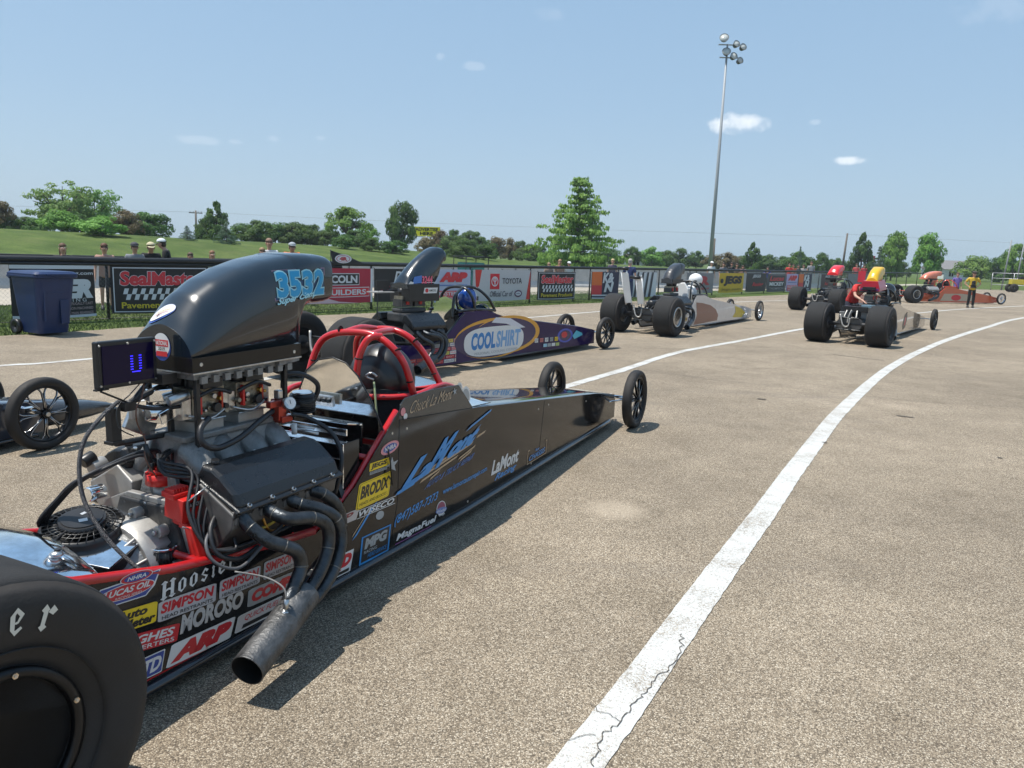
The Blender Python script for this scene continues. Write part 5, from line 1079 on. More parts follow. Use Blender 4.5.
# dragster ahead with the red scoop
redb = mat('red_body_paint', (.40, .02, .02), .2, coat=1.)
TE, pE, sE, topE, kE = generic((10.75, 27.1), 41, 6.0, 'far dragster with small red scoop ahead of the tan one', redb, mat('bright_red_scoop', (.65, .015, .02), .3, coat=.6), mat('black_tube', (.012,)*3), mat('black_wheel', (.02,)*3), mat('dark_spoke_wheel', (.03,)*3), blackwr, track=.70, scoop_kw=dict(a0=1.3, sx=.8, sz=.9, dz=.1), scoop_hw=.20, lod=0, front_lip=None)
mb = MB(); mb.box((2.9, .55, 1.25), (.05, .26, .42), mat('red_wing', (.5, .03, .05), .4)); mb.tube([(2.9, .55, .6), (2.9, .55, 1.1)], .02, blackpl, 6); mb.build('side_fin', TE)

# orange and silver dragster crossing far to the right
orp = mat('orange_body_paint', (.55, .10, .035), .25, coat=1.)
TF, pF, sF, topF, kF = generic((18.83, 37.0), 73.4, 5.62, 'far orange and tan dragster with silver and orange scoop standing crosswise', orp, mat('silver_orange_scoop', (.62, .20, .12), .3, coat=.6), mat('orange_tube', (.5, .06, .03), .4), mat('polished_wheel', (.7,)*3), mat('polished_spoke_wheel', (.6,)*3), castal, track=.62, scoop_kw=dict(a0=1.0, sx=1.15, sz=1.0, dz=-.05), scoop_hw=.20, lod=0)
d = Dec(lambda s_, t_, h_: (1.9+2.2*s_, .333+h_*2-.05*s_, .12+.36*t_)); d.poly([(0, 0), (1, 0), (1, .8), (.6, 1.0), (.1, .95)], mat('sand_panel', (.42, .34, .25), .3, coat=.6)); d.ell(.45, .45, .14, .4, R_); d.build('paint_panel', pF)
mb = MB(); mb.ell((2.45, 0, 1.0), (.17, .17, .18), mat('black_helmet', (.012,)*3), 16, 10); mb.build('hood_pad', TF)

# nose of the dragster standing in the lane to the left
FG = Vector((sin(radians(24)), cos(radians(24)), 0)); RG = Vector((cos(radians(24)), -sin(radians(24)), 0)); og = Vector((-3.60, 5.68, 0))-RG*.45-FG*5.7
TG = empty('dragster', (og.x, og.y, 0), heading(24), 'dark dragster at the left edge showing only its spoked front wheels and nose', 'dragster', 'dragsters queued in the staging lanes')
bluep = mat('dark_blue_grey_paint', (.035, .042, .060), .16, coat=1., spec=.5)
topG = [(.6, .5), (1.6, .36), (2.2, .80), (2.8, .78), (4.0, .55), (5.2, .40), (5.9, .31)]
for sg in (1, -1): side_panel(TG, sg, topG, .33, .20, .08, bluep)
top_deck(TG, topG, 2.8, .33, .20, bluep, drop=.03)
mb = MB(); rings = []
for a, w_, z0, z1 in ((5.85, .20, .08, .30), (6.1, .17, .08, .28), (6.35, .13, .085, .24), (6.55, .08, .10, .19), (6.66, .03, .12, .15)):
    rings.append([Vector((a, w_*abs(cos(t))**.7*(1 if cos(t) >= 0 else -1), (z0+z1)/2+(z1-z0)/2*abs(sin(t))**.7*(1 if sin(t) >= 0 else -1))) for t in [2*pi*i/20 for i in range(20)]])
mb.loft(rings, mat('charcoal_nose', (.030, .032, .036), .25, coat=.6)); mb.build('nose_cone', TG)
slick(TG, .62, 1, blackrim); slick(TG, -.62, -1, blackrim)
darkw = mat('black_forged_wheel', (.02, .02, .021), .3, metal=.6)
front_wheel(TG, 5.7, .45, 1, darkw, spokes=8, split=True, edge_m=mat('machined_edge', (.55, .55, .56), .25, metal=1.)); front_wheel(TG, 5.7, -.48, -1, darkw, spokes=8, split=True, edge_m=mat('machined_edge', (.55,)*3))
mb = MB(); mb.cyl((5.7, -.46, .283), (5.7, .44, .283), .018, chrome, 12)
mb.tube([(5.7, .40, .283), (5.62, .30, .33), (5.55, .20, .30)], .012, chrome, 8); mb.tube([(5.78, .38, .27), (5.8, .2, .26)], .008, chrome, 8); mb.box((5.66, .34, .31), (.10, .06, .03), chrome); mb.build('front_axle', TG)
mb = MB()
for sg in (-1, 1): mb.tube([(5.2, sg*.2, .36), (5.95, sg*.13, .27)], .011, redtube, 8); mb.tube([(2.4, sg*.32, .06), (5.8, sg*.21, .06)], .018, dkrail, 8)
for l_ in (-.28, .28): mb.tube([(2.4, l_, .8), (2.45, l_*.8, 1.08), (2.5, 0, 1.14)], .02, redtube, 8, sub=4)
mb.tube([(5.6, -.2, .30), (5.75, .2, .30)], .011, redtube, 8); mb.build('chassis_tube', TG)

# ------------------------------------------------------------------ fence with banners
FV = 16.2
def fz(u, l, z): # fence frame: u along, l towards the lot (positive), z up
    return UV(u, FV-l, z)
fence = empty('chain_link_fence', UV(0, FV), 0, 'long black chain link fence topped with a fat black pipe behind the dragsters', 'fence')
def FB(name, mb, par=fence, **k):
    o = mb.build(name, par, **k)
    if par is fence: o.location = -UV(0, FV)
    return o
piperub = mat('corrugated_black_pipe', (.014, .015, .017), .5, bump=.2, bscale=30)
fblack = mat('black_fence_paint', (.012, .012, .013), .4)
mb = MB(False); mb.tube([UV(u, FV, 1.21+.012*noise.noise(Vector((u*.4, 0, 0)))) for u in [-12+.5*i for i in range(50)]], .062, piperub, 14); mb.tube([UV(-12, FV-.05, 1.13), UV(12.5, FV-.05, 1.13)], .03, fblack, 8)
FB('top_rail_cover', mb)
mb = MB(False); mb.tube([UV(u, FV, 1.21+.01*noise.noise(Vector((u*.3, 4, 0)))) for u in [12.4+1.0*i for i in range(78)]], .050, piperub, 12); FB('top_rail_cover', mb)
mb = MB(False); mb.tube([UV(-12, FV, .03), UV(90, FV, .03)], .006, fblack, 5); FB('tension_wire', mb)
posts = [-8, -5, -2, .6, 3.6, 6.67, 8.83, 11.2, 13.55, 15.86, 17.51, 20.53, 23.14, 24.19, 26.19, 29.53, 32.4, 34.89, 38.49, 41.48, 44.5, 47.5, 50.55, 53.5, 56.5, 60, 63.5, 67, 70.5, 74, 78]
for u in posts:
    mb = MB(False); mb.cyl(UV(u, FV+.03, -.02), UV(u, FV+.03, 1.19), .03, fblack, 10); FB('post', mb)
wire = mat('galvanised_wire', (.30, .31, .31), .5, metal=.6)
mb = MB(False); vs, fs = [], []; hgt = 1.14; r = .0016
for k in range(int(75/.075)):
    for sg in (1, -1):
        u0 = -10+k*.075; u1 = u0+sg*hgt*.9
        a, b_ = UV(u0, FV+.004*sg, .03), UV(u1, FV+.004*sg, .03+hgt); q = len(vs)
        for p in (a, b_): vs += [p+FD*r, p-FD*r, p+FN*r*1.5]
        fs += [(q, q+1, q+4, q+3), (q+1, q+2, q+5, q+4), (q+2, q, q+3, q+5)]
mb.add(vs, fs, wire); FB('wire_mesh', mb, recalc=False)
banner_cloth = {}
def banner(u0, u1, z0, z1, bg_, art, label, wob=.010, cat='banner', l=.045, grp='sponsor banners tied along the fence'):
    base = UV((u0+u1)/2, FV-l); root = empty('sponsor_banner', base, 0, label, cat, grp)
    rn = random.Random(int(u0*10)); ph = rn.uniform(0, 6)
    def fn(s_, t_, h_):
        y = wob*noise.noise(Vector((s_*3+ph, t_*1.5, 0)))+wob*.4*sin(s_*9+ph)
        sag = -.02*sin(pi*s_)*(1-t_)
        return UV(u0+(u1-u0)*s_, FV-l+y*(.3+.7*(1-abs(2*t_-1)))-h_*1.2, z0+(z1-z0)*t_+sag)-base
    mb = MB(False); n1, n2 = 26, 8; pts = [fn(i/n1, j/n2, 0) for j in range(n2+1) for i in range(n1+1)]+[fn(i/n1, j/n2, -.003) for j in range(n2+1) for i in range(n1+1)]
    q = (n1+1)*(n2+1); fs = []
    for j in range(n2):
        for i in range(n1): a = j*(n1+1)+i; fs += [(a, a+1, a+n1+2, a+n1+1), (a+q, a+q+1, a+q+n1+2, a+q+n1+1)]
    mb.add(pts, fs, bg_, True); cl_ = mb.build('cloth', root, recalc=False)
    mb = MB(False)
    for s_, t_ in ((0.01, .99), (.99, .99), (.01, .01), (.99, .01), (.5, .99)):
        p = fn(s_, t_, .002); mb.cyl(p, p+FN*.06+Vector((0, 0, .04 if t_ > .5 else 0)), .008, fblack, 5)
    mb.build('tie', root)
    if art:
        # artwork pieces are subdivided only by their own outline, so keep the cloth nearly flat under them
        dd = Dec(lambda s_, t_, h_: fn(s_, t_, h_*2+.010), MB(False), True); art(dd); dd.mb.build('print', root, recalc=False)
    return root
vin = lambda h: col(h, .55, .05)
BK, WH, RD, YL, BL = vin('15171a'), vin('c9ced4'), vin('c8303a'), vin('c9b62a'), vin('24306e')
def art_ser(d):
    d.rect(0, .93, 1, 1, WH); d.rect(.0, 0, 1, .05, WH); d.text('racering.com', .50, .80, .98, .88, WH, .02); d.text('LASER', .12, .36, .97, .74, WH, .07, .2, .0); d.text('S H I R T I N G', .40, .30, .88, .37, WH, 0.)
    for i, t_ in enumerate(('CENTRIFUGALLY CAST', 'PRECISION MACHINED', 'ROD & MAIN BEARINGS')): d.text(t_, .56, .24-.09*i, .96, .29-.09*i, vin('b5a5a8'), .0)
def checks(d, x0, y0, x1, y1, n, mt, sk=.0):
    for r_ in range(2):
        for i in range(n):
            if (i+r_) % 2: 
                xa = x0+(x1-x0)*i/n; xb = x0+(x1-x0)*(i+1)/n; ya = y0+(y1-y0)*r_/2; yb = y0+(y1-y0)*(r_+1)/2; d.k = 4
                d.poly([(xa+sk*(ya-y0), ya), (xb+sk*(ya-y0), ya), (xb+sk*(yb-y0), yb), (xa+sk*(yb-y0), yb)], mt)
def art_seal(d):
    d.rect(.02, .03, .98, .97, WH); d.rect(.03, .05, .97, .95, BK); d.text('SealMaster', .08, .58, .94, .90, WH, .06, .05); d.text('SealMaster', .085, .59, .935, .89, RD, .045, .05); checks(d, .09, .29, .92, .53, 20, WH, .15); d.text('Pavement Products', .09, .11, .92, .24, YL, .02)
def art_lincoln(d):
    d.rect(0, 0, .97, 1, vin('a8243c')); d.rect(.97, 0, 1, 1, WH); d.rect(.16, .52, .80, .86, WH); d.rect(.165, .54, .795, .84, K_); d.text('LINCOLN', .19, .58, .77, .80, WH, .04)
    d.rect(.28, .18, .95, .46, WH); d.rect(.285, .20, .945, .44, vin('c8303a')); d.text('BUILDERS', .32, .24, .90, .40, WH, .03); d.poly([(0, .0), (.0, .42), (.25, .2), (.5, .06), (.8, .0)], vin('d8b8c0'))
def art_de(d): d.text('DECKER', .32, .62, .98, .93, WH, .03, .25); d.text('POWER', .1, .3, .8, .5, vin('6a2030'), .02)
def art_arp(d): d.text('ARP', .12, .62, .90, .92, RD, .10, .2); d.rect(.1, .50, .9, .54, vin('5a78b0')); d.rect(.08, .06, .92, .36, vin('d04a52')); d.text('FASTENERS', .12, .22, .88, .33, WH, .02); d.text('arp-bolts.com', .14, .09, .86, .18, WH, .01)
def art_toyota(d):
    d.rect(0, 0, 1, 1, vin('b8b9bd')); d.poly([(.03, 1), (.14, 1), (.10, .5), (.05, .35)], vin('c8322c')); d.poly([(1, 0), (1, 1), (.985, .8), (.93, .0)], vin('c8322c')); d.rect(.28, .38, .44, .88, vin('c81e2c'))
    d.ell(.36, .63, .06, .16, WH); d.ell(.36, .63, .048, .12, vin('c81e2c')); d.ell(.36, .68, .035, .06, WH); d.ell(.36, .68, .026, .04, vin('c81e2c')); d.rect(.352, .52, .368, .72, WH)
    d.text('TOYOTA', .49, .55, .84, .74, vin('3a3c42'), .015); d.text('Official Car of', .28, .14, .68, .32, vin('4c4e58'), .01, .2); d.ell(.78, .22, .07, .12, vin('5a3c58')); d.ell(.78, .22, .05, .07, WH); d.text('NHRA', .745, .19, .815, .25, vin('3a2c58'))
def art_kn(d): d.rect(0, .5, .36, 1, vin('d86a28')); d.rect(0, .12, .36, .5, RD); d.text('K&', .38, .58, .80, .97, WH, .05, .15); d.text('N', .44, .24, .80, .60, WH, .06, .2); d.rect(.02, .0, .98, .04, WH); d.rect(.02, .10, .80, .15, WH)
def art_jegs(d): d.text('JEGS', .18, .34, .92, .86, BK, .07, .1); d.ell(.1, .6, .06, .12, BK); d.text('jegs.com', .1, .08, .9, .24, vin('7a6a14'), .01)
def art_dark(d): d.text('JEGS', .28, .72, .70, .92, WH, .03, .2); d.text('Racing', .3, .25, .85, .5, RD, .02, .3)
def art_m(d): d.rect(.05, .05, .95, .95, vin('5a5c60')); d.rect(.08, .09, .92, .91, vin('2a2c30')); d.text('Lucas', .12, .62, .88, .88, RD, .03, .2); d.text('MICKEY', .12, .34, .88, .55, WH, .04); d.text('THOMPSON', .12, .12, .88, .26, vin('8a8c90'))
def art_gray(d): d.text('4R', .2, .4, .85, .85, vin('a8323c'), .06); d.text('racing', .2, .15, .85, .3, vin('a8323c'))
def art_stripes(d): [d.poly([(.05+.2*i, 0), (.15+.2*i, 0), (.25+.2*i, 1), (.18+.2*i, 1)], vin('3a3c42')) for i in range(4)]
banner(4.92, 6.40, .10, 1.10, BK, art_ser, 'black banner with white lettering half hidden by the blue bin')
banner(6.71, 8.80, .13, 1.10, BK, art_seal, 'large black banner with red lettering and a checkered band, nearest on the fence')
banner(11.26, 13.52, .20, 1.10, vin('a8243c'), art_lincoln, 'dark red builders banner with white lettering, right of the big scoop')
banner(13.59, 15.82, .20, 1.10, BK, art_de, 'black banner with large white letters behind the scoop numbered 3244')
banner(15.88, 17.45, .12, 1.10, vin('aab4cc'), art_arp, 'pale blue banner with red block letters behind the black roll cage')
banner(17.55, 20.42, .12, 1.10, vin('b8b9bd'), art_toyota, 'wide light grey banner with a red square emblem and red corners')
banner(20.86, 23.12, .08, 1.05, vin('26262a'), art_seal, 'small checkered banner between the grey banner and the orange and blue one')
banner(24.2, 26.14, .06, 1.07, vin('1c2240'), art_kn, 'dark blue banner with orange and red blocks and big white letters')
banner(27.2, 29.2, .06, 1.07, WH, art_stripes, 'white striped banner behind the upright wheelie bars')
banner(32.0, 34.8, .12, 1.06, vin('7a7c82'), art_gray, 'grey banner with a faded red emblem behind the white hood pad')
banner(35.46, 38.4, .10, 1.07, vin('c8a81c'), art_jegs, 'yellow banner with bold black letters right of the lamp post')
banner(38.76, 41.5, .10, 1.08, vin('24282c'), art_dark, 'dark banner with small white and red lettering, right of the yellow one')
banner(41.66, 44.5, .05, 1.04, vin('5a5c60'), art_m, 'grey framed dark banner with red and white lettering')
banner(44.6, 46.5, .03, 1.05, vin('b4a8d0'), art_arp, 'small lilac banner with red block letters far along the fence')
banner(46.6, 49.0, .02, 1.05, vin('1c2240'), art_kn, 'far narrow banner with orange block beside dark blue')
banner(56.5, 62.0, .05, 1.12, vin('6c7078'), None, 'plain grey banner at the far end behind the yellow scoop')
banner(50.8, 53.2, .05, 1.05, vin('3a2c34'), art_dark, 'maroon black banner behind the red scoop')
# pennant standing up from the rail
base = UV(12.2, FV-.08); fl = empty('pennant', base, 0, 'black pointed pennant with a red number in a white oval on the fence rail', 'pennant')
mb = MB(False); P3 = [UV(12.14, FV-.08, 1.55)-base, UV(12.18, FV-.08, 1.22)-base, UV(13.3, FV-.10, 1.22)-base]
mb.prism([(12.12, 1.56), (12.2, 1.20), (13.28, 1.20), (12.75, 1.40)], lambda x, y, t_: UV(x, FV-.08+.03*sin(x*9)+t_, y)-base, BK, .004); fc = mb.build('cloth', fl)
d = Dec(lambda s_, t_, h_: UV(12.22+.56*s_, FV-.115-h_, 1.22+.25*t_)-base, MB(False)); d.ell(.5, .5, .48, .46, WH); d.ell(.5, .5, .40, .36, vin('a8323c')); d.ell(.5, .5, .36, .31, WH); d.text('4R', .28, .3, .74, .7, vin('a8323c'), .07); d.build('print', fl)
mb = MB(False); mb.cyl(UV(12.14, FV-.07, 1.1)-base, UV(12.13, FV-.07, 1.58)-base, .008, fblack, 6); mb.build('staff', fl)

# wheeled bin
binc = Vector((-7.95, 12.98, 0)); bn = empty('wheeled_bin', (-7.93, 12.75, 0), radians(62), 'dark blue plastic wheeled bin standing on the grass edge in front of the fence', 'bin')
bpl = mat('dark_blue_plastic', (.007, .024, .088), .45, var=.15, vscale=5)
mb = MB(False)
def rr(w_, d_, z, r=.08, n=4, yo=0.):
    o = []
    for cx, cy, a0 in ((w_/2-r, d_/2-r, 0), (-w_/2+r, d_/2-r, 90), (-w_/2+r, -d_/2+r, 180), (w_/2-r, -d_/2+r, 270)):
        for k in range(n+1): a = radians(a0+90*k/n); o.append(Vector((cx+r*cos(a), cy+r*sin(a)+yo, z)))
    return o
mb.loft([rr(.50, .56, .04, yo=.02), rr(.58, .66, .45, yo=.01), rr(.66, .76, .96)], bpl, sm=False); body_ = mb.build('body', bn, bevel=.008)
mb = MB(False); mb.loft([rr(.72, .84, .96), rr(.74, .86, .975), rr(.74, .86, 1.005)], bpl, sm=False); mb.build('rim', bn, bevel=.006)
mb = MB(False); mb.loft([rr(.73, .88, 1.005), rr(.73, .88, 1.03), rr(.64, .78, 1.065), rr(.3, .4, 1.075)], bpl, sm=False); mb.box((0, -.44, 1.02), (.4, .06, .03), bpl); mb.build('lid', bn, bevel=.006)
mb = MB(False); mb.tube([(-.30, .40, .93), (-.30, .50, .97), (.30, .50, .97), (.30, .40, .93)], .016, bpl, 8); mb.build('handle', bn)
for sg in (-1, 1):
    mb = MB(False); mb.lathe([(.09, -.03), (.125, -.035), (.13, 0), (.125, .035), (.09, .03), (.03, .02), (.03, -.02)], (sg*.30, .33, .13), (1, 0, 0), blackpl, 24); mb.build('wheel', bn)
mb = MB(False); mb.box((0, -.352, .72), (.30, .012, .02), bpl); mb.box((.13, -.345, .40), (.14, .02, .40), bpl); mb.box((-.2, -.345, .55), (.03, .02, .6), bpl); mb.build('moulding', bn, bevel=.004)

# concrete barrier beyond the fence
conc = mat('pale_precast_concrete', (.42, .42, .41), .85, var=.14, vscale=3, bump=.2)
bw = [(-40, 34), (8, 27.8), (32.6, 23.9), (45, 19.6), (58, 18.2)]
mb = MB(False); prof = [(-.28, 0), (-.26, .10), (-.10, .32), (-.075, 1.02), (.075, 1.02), (.10, .32), (.26, .10), (.28, 0)]; rings = []
for i, (u, v) in enumerate(bw): rings.append([UV(u, v+y, z-.01) for y, z in prof])
mb.loft(rings, conc, sm=False); bar = tag(mb.build('concrete_barrier'), 'long pale concrete barrier wall beyond the fence at the foot of the grass bank', 'barrier')
mb = MB(False); mb.tube([UV(u, v, 1.04) for u, v in bw], .035, fblack, 8); mb.build('cap_rail', bar)
mb = MB(False)
for i in range(len(bw)-1):
    n_ = int((bw[i+1][0]-bw[i][0])/3)
    for k in range(n_): 
        f = k/n_; u = bw[i][0]+(bw[i+1][0]-bw[i][0])*f; v = bw[i][1]+(bw[i+1][1]-bw[i][1])*f; mb.box(UV(u, v-.12, .62), (.03, .08, .8), fblack)
mb.build('joint', bar)

# flood light pole
pole = empty('floodlight_pole', (15.9, 62.9, 0), 0, 'very tall slender grey pole carrying six floodlights', 'lamp post')
gal = mat('galvanised_pole', (.33, .35, .37), .5, var=.1)
mb = MB(False); mb.tube([(0, 0, 0), (0, 0, 8), (0, 0, 18.4)], [.17, .13, .075], gal, 16); mb.build('shaft', pole)
mb = MB(False); mb.box((.25, 0, 18.35), (1.9, .08, .08), gal); mb.box((.25, 0, 17.4), (1.6, .08, .08), gal); mb.build('crossarm', pole)
lampm = mat('floodlight_housing', (.10, .10, .10), .5, metal=.3)
for x, z, rx, ry in ((-.35, 18.75, .36, -.5), (.62, 18.35, .28, .7), (1.15, 18.15, .28, .8), (-.1, 17.75, .34, -.3), (.48, 17.45, .30, .6), (1.0, 17.15, .26, 1.0)):
    R = Matrix.Rotation(ry, 3, 'Y') @ Matrix.Rotation(1.15, 3, 'X'); axd = R @ Vector((0, 0, 1)); c = Vector((x, -.2, z))
    mb = MB(False); mb.lathe([(.10, -.28), (.18, -.22), (rx*.8, -.05), (rx, .12), (rx*.94, .12), (rx*.7, .0), (.001, -.05)], c, axd, lampm, 24, closed=False); fl_ = mb.build('floodlight', pole)
    mb = MB(False); mb.lathe([(.001, .07), (rx*.93, .08), (rx*.93, .10), (.001, .09)], c, axd, mat('floodlight_glass', (.5, .52, .5), .15), 24, closed=False); mb.build('lens', fl_)
# utility poles with wires
wood = mat('weathered_pole_wood', (.14, .12, .10), .9, var=.2)
def upole(x, y, h, label, lean=0., arm=True):
    p = empty('utility_pole', (x, y, 0), 0, label, 'utility pole', 'utility poles'); mb = MB(False); mb.tube([(0, 0, 0), (lean, 0, h)], [.16, .11], wood, 10); mb.build('shaft', p)
    if not arm: return
    mb = MB(False); mb.box((lean, 0, h-.3), (1.6, .1, .1), wood, Matrix.Rotation(.3, 3, 'Z'))
    for q in (-.7, -.3, .3, .7): mb.cyl((lean+q, 0, h-.25), (lean+q, 0, h-.08), .04, mat('insulator', (.25, .25, .26)), 6)
    mb.build('crossarm', p)
upole(-40.4, 96.8, 5.6, 'thin utility pole standing on the bank behind the blue spruces')
upole(17.2, 67.3, 3.6, 'short dark pole just right of the tall floodlight pole', 0., False)
upole(43.3, 102, 5.9, 'leaning utility pole between far round trees', .25, False)
wm = mat('power_line', (.10, .11, .12), .6)
for i, (a, b_, z) in enumerate((((-95, 80), (-40.4, 96.8), 5.4), ((-40.4, 96.8), (43.3, 102), 5.45), ((43.3, 102), (130, 112), 5.8))):
    for q in (0, .5):
        mb = MB(False); P_ = [Vector((a[0]+(b_[0]-a[0])*k/16, a[1]+(b_[1]-a[1])*k/16+q, z-.5*4*(k/16)*(1-k/16)*.6)) for k in range(17)]
        mb.tube(P_, .005, wm, 4); tag(mb.build('power_line'), 'thin power line strung low across the sky between utility poles', 'power line', 'power lines')
# yellow billboard
bb = empty('billboard', (-9.6, 81.5, 1.6), radians(-8), 'yellow billboard on a steel post above the shrubs', 'billboard')
mb = MB(False); mb.box((0, 0, 2.05), (2.9, .12, .98), vin('e0d818')); pn = mb.build('panel', bb)
d = Dec(lambda s_, t_, h_: (-1.4+2.8*s_, -.065-h_*2, 1.58+.95*t_), MB(False)); d.text('ADVERTISE', .06, .55, .94, .92, K_, .04); d.text('HERE', .25, .10, .75, .46, K_, .04); d.build('lettering', bb)
mb = MB(False); mb.cyl((0, 0, -1), (0, 0, 1.6), .12, gal, 10); mb.box((0, 0, 1.5), (2.9, .2, .08), gal); mb.build('post', bb)
# houses and far structures
def house(x, y, w_, d_, h_, rz, wallm, roofm, label):
    o = empty('house', (x, y, 0), rz, label, 'house', 'houses beyond the trees'); mb = MB(False); mb.box((0, 0, h_/2), (w_, d_, h_), wallm); mb.build('wall', o)
    mb = MB(False); e = .35; mb.prism([(-d_/2-e, h_), (d_/2+e, h_), (0, h_+d_*.32)], lambda a, b_, t_: (t_, a, b_), roofm, w_+.7); mb.build('roof', o)
    for k in (-1, 1):
        mb = MB(False); mb.box((k*w_*.25, -d_/2-.01, h_*.55), (1.0, .06, .9), seam); f_ = mb.build('window', o); mb = MB(False); mb.box((k*w_*.25, -d_/2-.03, h_*.55), (.08, .04, .9), white); mb.build('frame', f_)
    mb = MB(False); mb.box((0, -d_/2-.01, 1.0), (.9, .06, 2.0), white); mb.build('door', o)
roofm = mat('grey_shingle_roof', (.20, .19, .19), .9, var=.15)
house(77.5, 138, 6.5, 5, 1.7, .3, mat('pale_siding', (.62, .62, .60), .7), roofm, 'white house with grey roof beyond the trees at right')
house(19.2, 120, 4.2, 3, 1.3, .2, mat('pale_siding', (.62, .62, .60)), mat('brown_roof', (.12, .08, .06), .9), 'low brown roofed shed behind the tall airy tree')
sg_ = empty('roadside_sign', (56.5, 124, 0), 0, 'small red and white sign between two round trees', 'sign'); mb = MB(False); mb.box((0, 0, 2.9), (2.6, .15, 1.0), vin('a8323c')); mb.build('panel', sg_); mb = MB(False); mb.box((0, -.1, 2.9), (2.0, .03, .5), WH); mb.build('face', sg_); mb = MB(False); mb.cyl((-.9, 0, 0), (-.9, 0, 2.5), .08, gal, 8); mb.cyl((.9, 0, 0), (.9, 0, 2.5), .08, gal, 8); mb.build('post', sg_)
# steel barriers, posts and gear at the far right
sil = mat('bare_aluminium', (.34, .35, .36), .4, metal=.5)
for i, (x, y, h_, ln) in enumerate(((43.4, 68.3, 4.4, .3), (45.2, 69.2, 4.4, .25), (49.9, 72.0, 4.6, .2), (48.6, 71.6, 3.6, .15))):
    mb = MB(False); mb.tube([(0, 0, 0), (ln, 0, h_)], [.07, .05], mat('grey_steel_mast', (.22, .23, .24), .5), 10); p = mb.build('steel_mast', recalc=True); p.location = (x, y, 0)
    tag(p, ('tall bare steel mast, leftmost of the far right masts', 'steel mast close beside the leftmost one', 'steel mast at the right edge of the far masts', 'shorter steel mast near the right edge')[i], 'mast', 'steel masts')
br = empty('railing', (43.0, 66.5, 0), radians(-12), 'pale steel pipe railing frame at the far right', 'railing'); mb = MB(False)
for z in (.5, 1.05, 1.5): mb.tube([(-1.5, 0, z), (7, 0, z)], .028, sil, 8)
mb.build('rail', br)
for x in (-1.5, .2, 1.9, 3.6, 5.3, 7): mb = MB(False); mb.cyl((x, 0, 0), (x, 0, 1.5), .03, sil, 8); mb.build('post', br)
ye = empty('yellow_tractor', (41.5, 62.4, 0), radians(-15), 'yellow tractor parked behind the railing at far right', 'tractor')
ym = mat('tractor_yellow', (.55, .44, .03), .4, coat=.4); mb = MB(False); mb.box((-.3, 0, .85), (1.5, .8, .4), ym); mb.box((-.2, 0, 1.15), (.5, .6, .25), blackpl); mb.tube([(-.9, 0, 1.0), (-1.0, 0, 1.9)], .03, blackpl, 6); mb.prism([(.65, .7), (1.1, .7), (1.15, 1.6), (.9, 1.75), (.7, 1.2)], lambda a, b_, t_: (a, t_, b_), ym, .9); mb.build('body', ye, bevel=.06)
for x, r_ in ((-.9, .35), (.8, .5)):
    for sg in (-1, 1): mb = MB(False); mb.lathe([(.10, -.1), (r_*.9, -.12), (r_, 0), (r_*.9, .12), (.10, .1)], (x, sg*.5, r_), (0, 1, 0), rubber, 20); mb.build('wheel', ye)
bl = empty('stage_trailer', (47.5, 63.0, 0), radians(-12), 'low flatbed trailer with a dark blue skirt at the right edge', 'trailer'); mb = MB(False); mb.box((0, 0, .62), (8.0, 2.0, .14), sil); mb.build('deck', bl); mb = MB(False); mb.box((0, -.98, .34), (7.6, .05, .40), vin('1c2a6a')); mb.build('skirt', bl)
for x in (-2, 2): mb = MB(False); mb.lathe([(.05, -.1), (.3, -.1), (.32, 0), (.3, .1), (.05, .1)], (x, -.8, .31), (0, 1, 0), rubber, 16); mb.build('wheel', bl)
aw = empty('canopy', (52.5, 73.5, 0), radians(-10), 'white canopy roof on thin legs at the right edge', 'canopy'); mb = MB(False); mb.loft([[Vector((x*s_, y*s_, z)) for x, y in ((-2.4, -1.5), (2.4, -1.5), (2.4, 1.5), (-2.4, 1.5))] for s_, z in ((1, 2.5), (1, 2.75), (.1, 3.3))], white, sm=False); mb.build('roof', aw)
for x, y in ((-2.3, -1.4), (2.3, -1.4), (2.3, 1.4), (-2.3, 1.4)): mb = MB(False); mb.cyl((x, y, 0), (x, y, 2.5), .04, sil, 6); mb.build('leg', aw)
tl = empty('utility_cart', UV(24.3, 22.6), radians(40), 'teal green cart parked on the pale track behind the fence', 'cart'); mb = MB(False); mb.loft([[Vector((x, y*s_, z)) for x, y in ((-.9, -.5), (.9, -.5), (.9, .5), (-.9, .5))] for s_, z in ((1, .25), (1.05, .7), (.9, .8))], mat('teal_paint', (.03, .20, .18), .4), sm=False); mb.box((.1, 0, 1.0), (.9, .8, .4), mat('teal_paint', (.03,)*3)); mb.build('body', tl, bevel=.04)
mb = MB(False); mb.box((.1, 0, 1.45), (1.3, 1.0, .05), blackpl)
for x, y in ((-.5, -.45), (.7, -.45), (.7, .45), (-.5, .45)): mb.cyl((x, y, .8), (x, y, 1.44), .02, blackpl, 6)
mb.build('roof', tl)
for x in (-.6, .6):
    for sg in (-1, 1): mb = MB(False); mb.lathe([(.05, -.08), (.2, -.08), (.22, 0), (.2, .08), (.05, .08)], (x, sg*.5, .22), (0, 1, 0), rubber, 16); mb.build('wheel', tl)

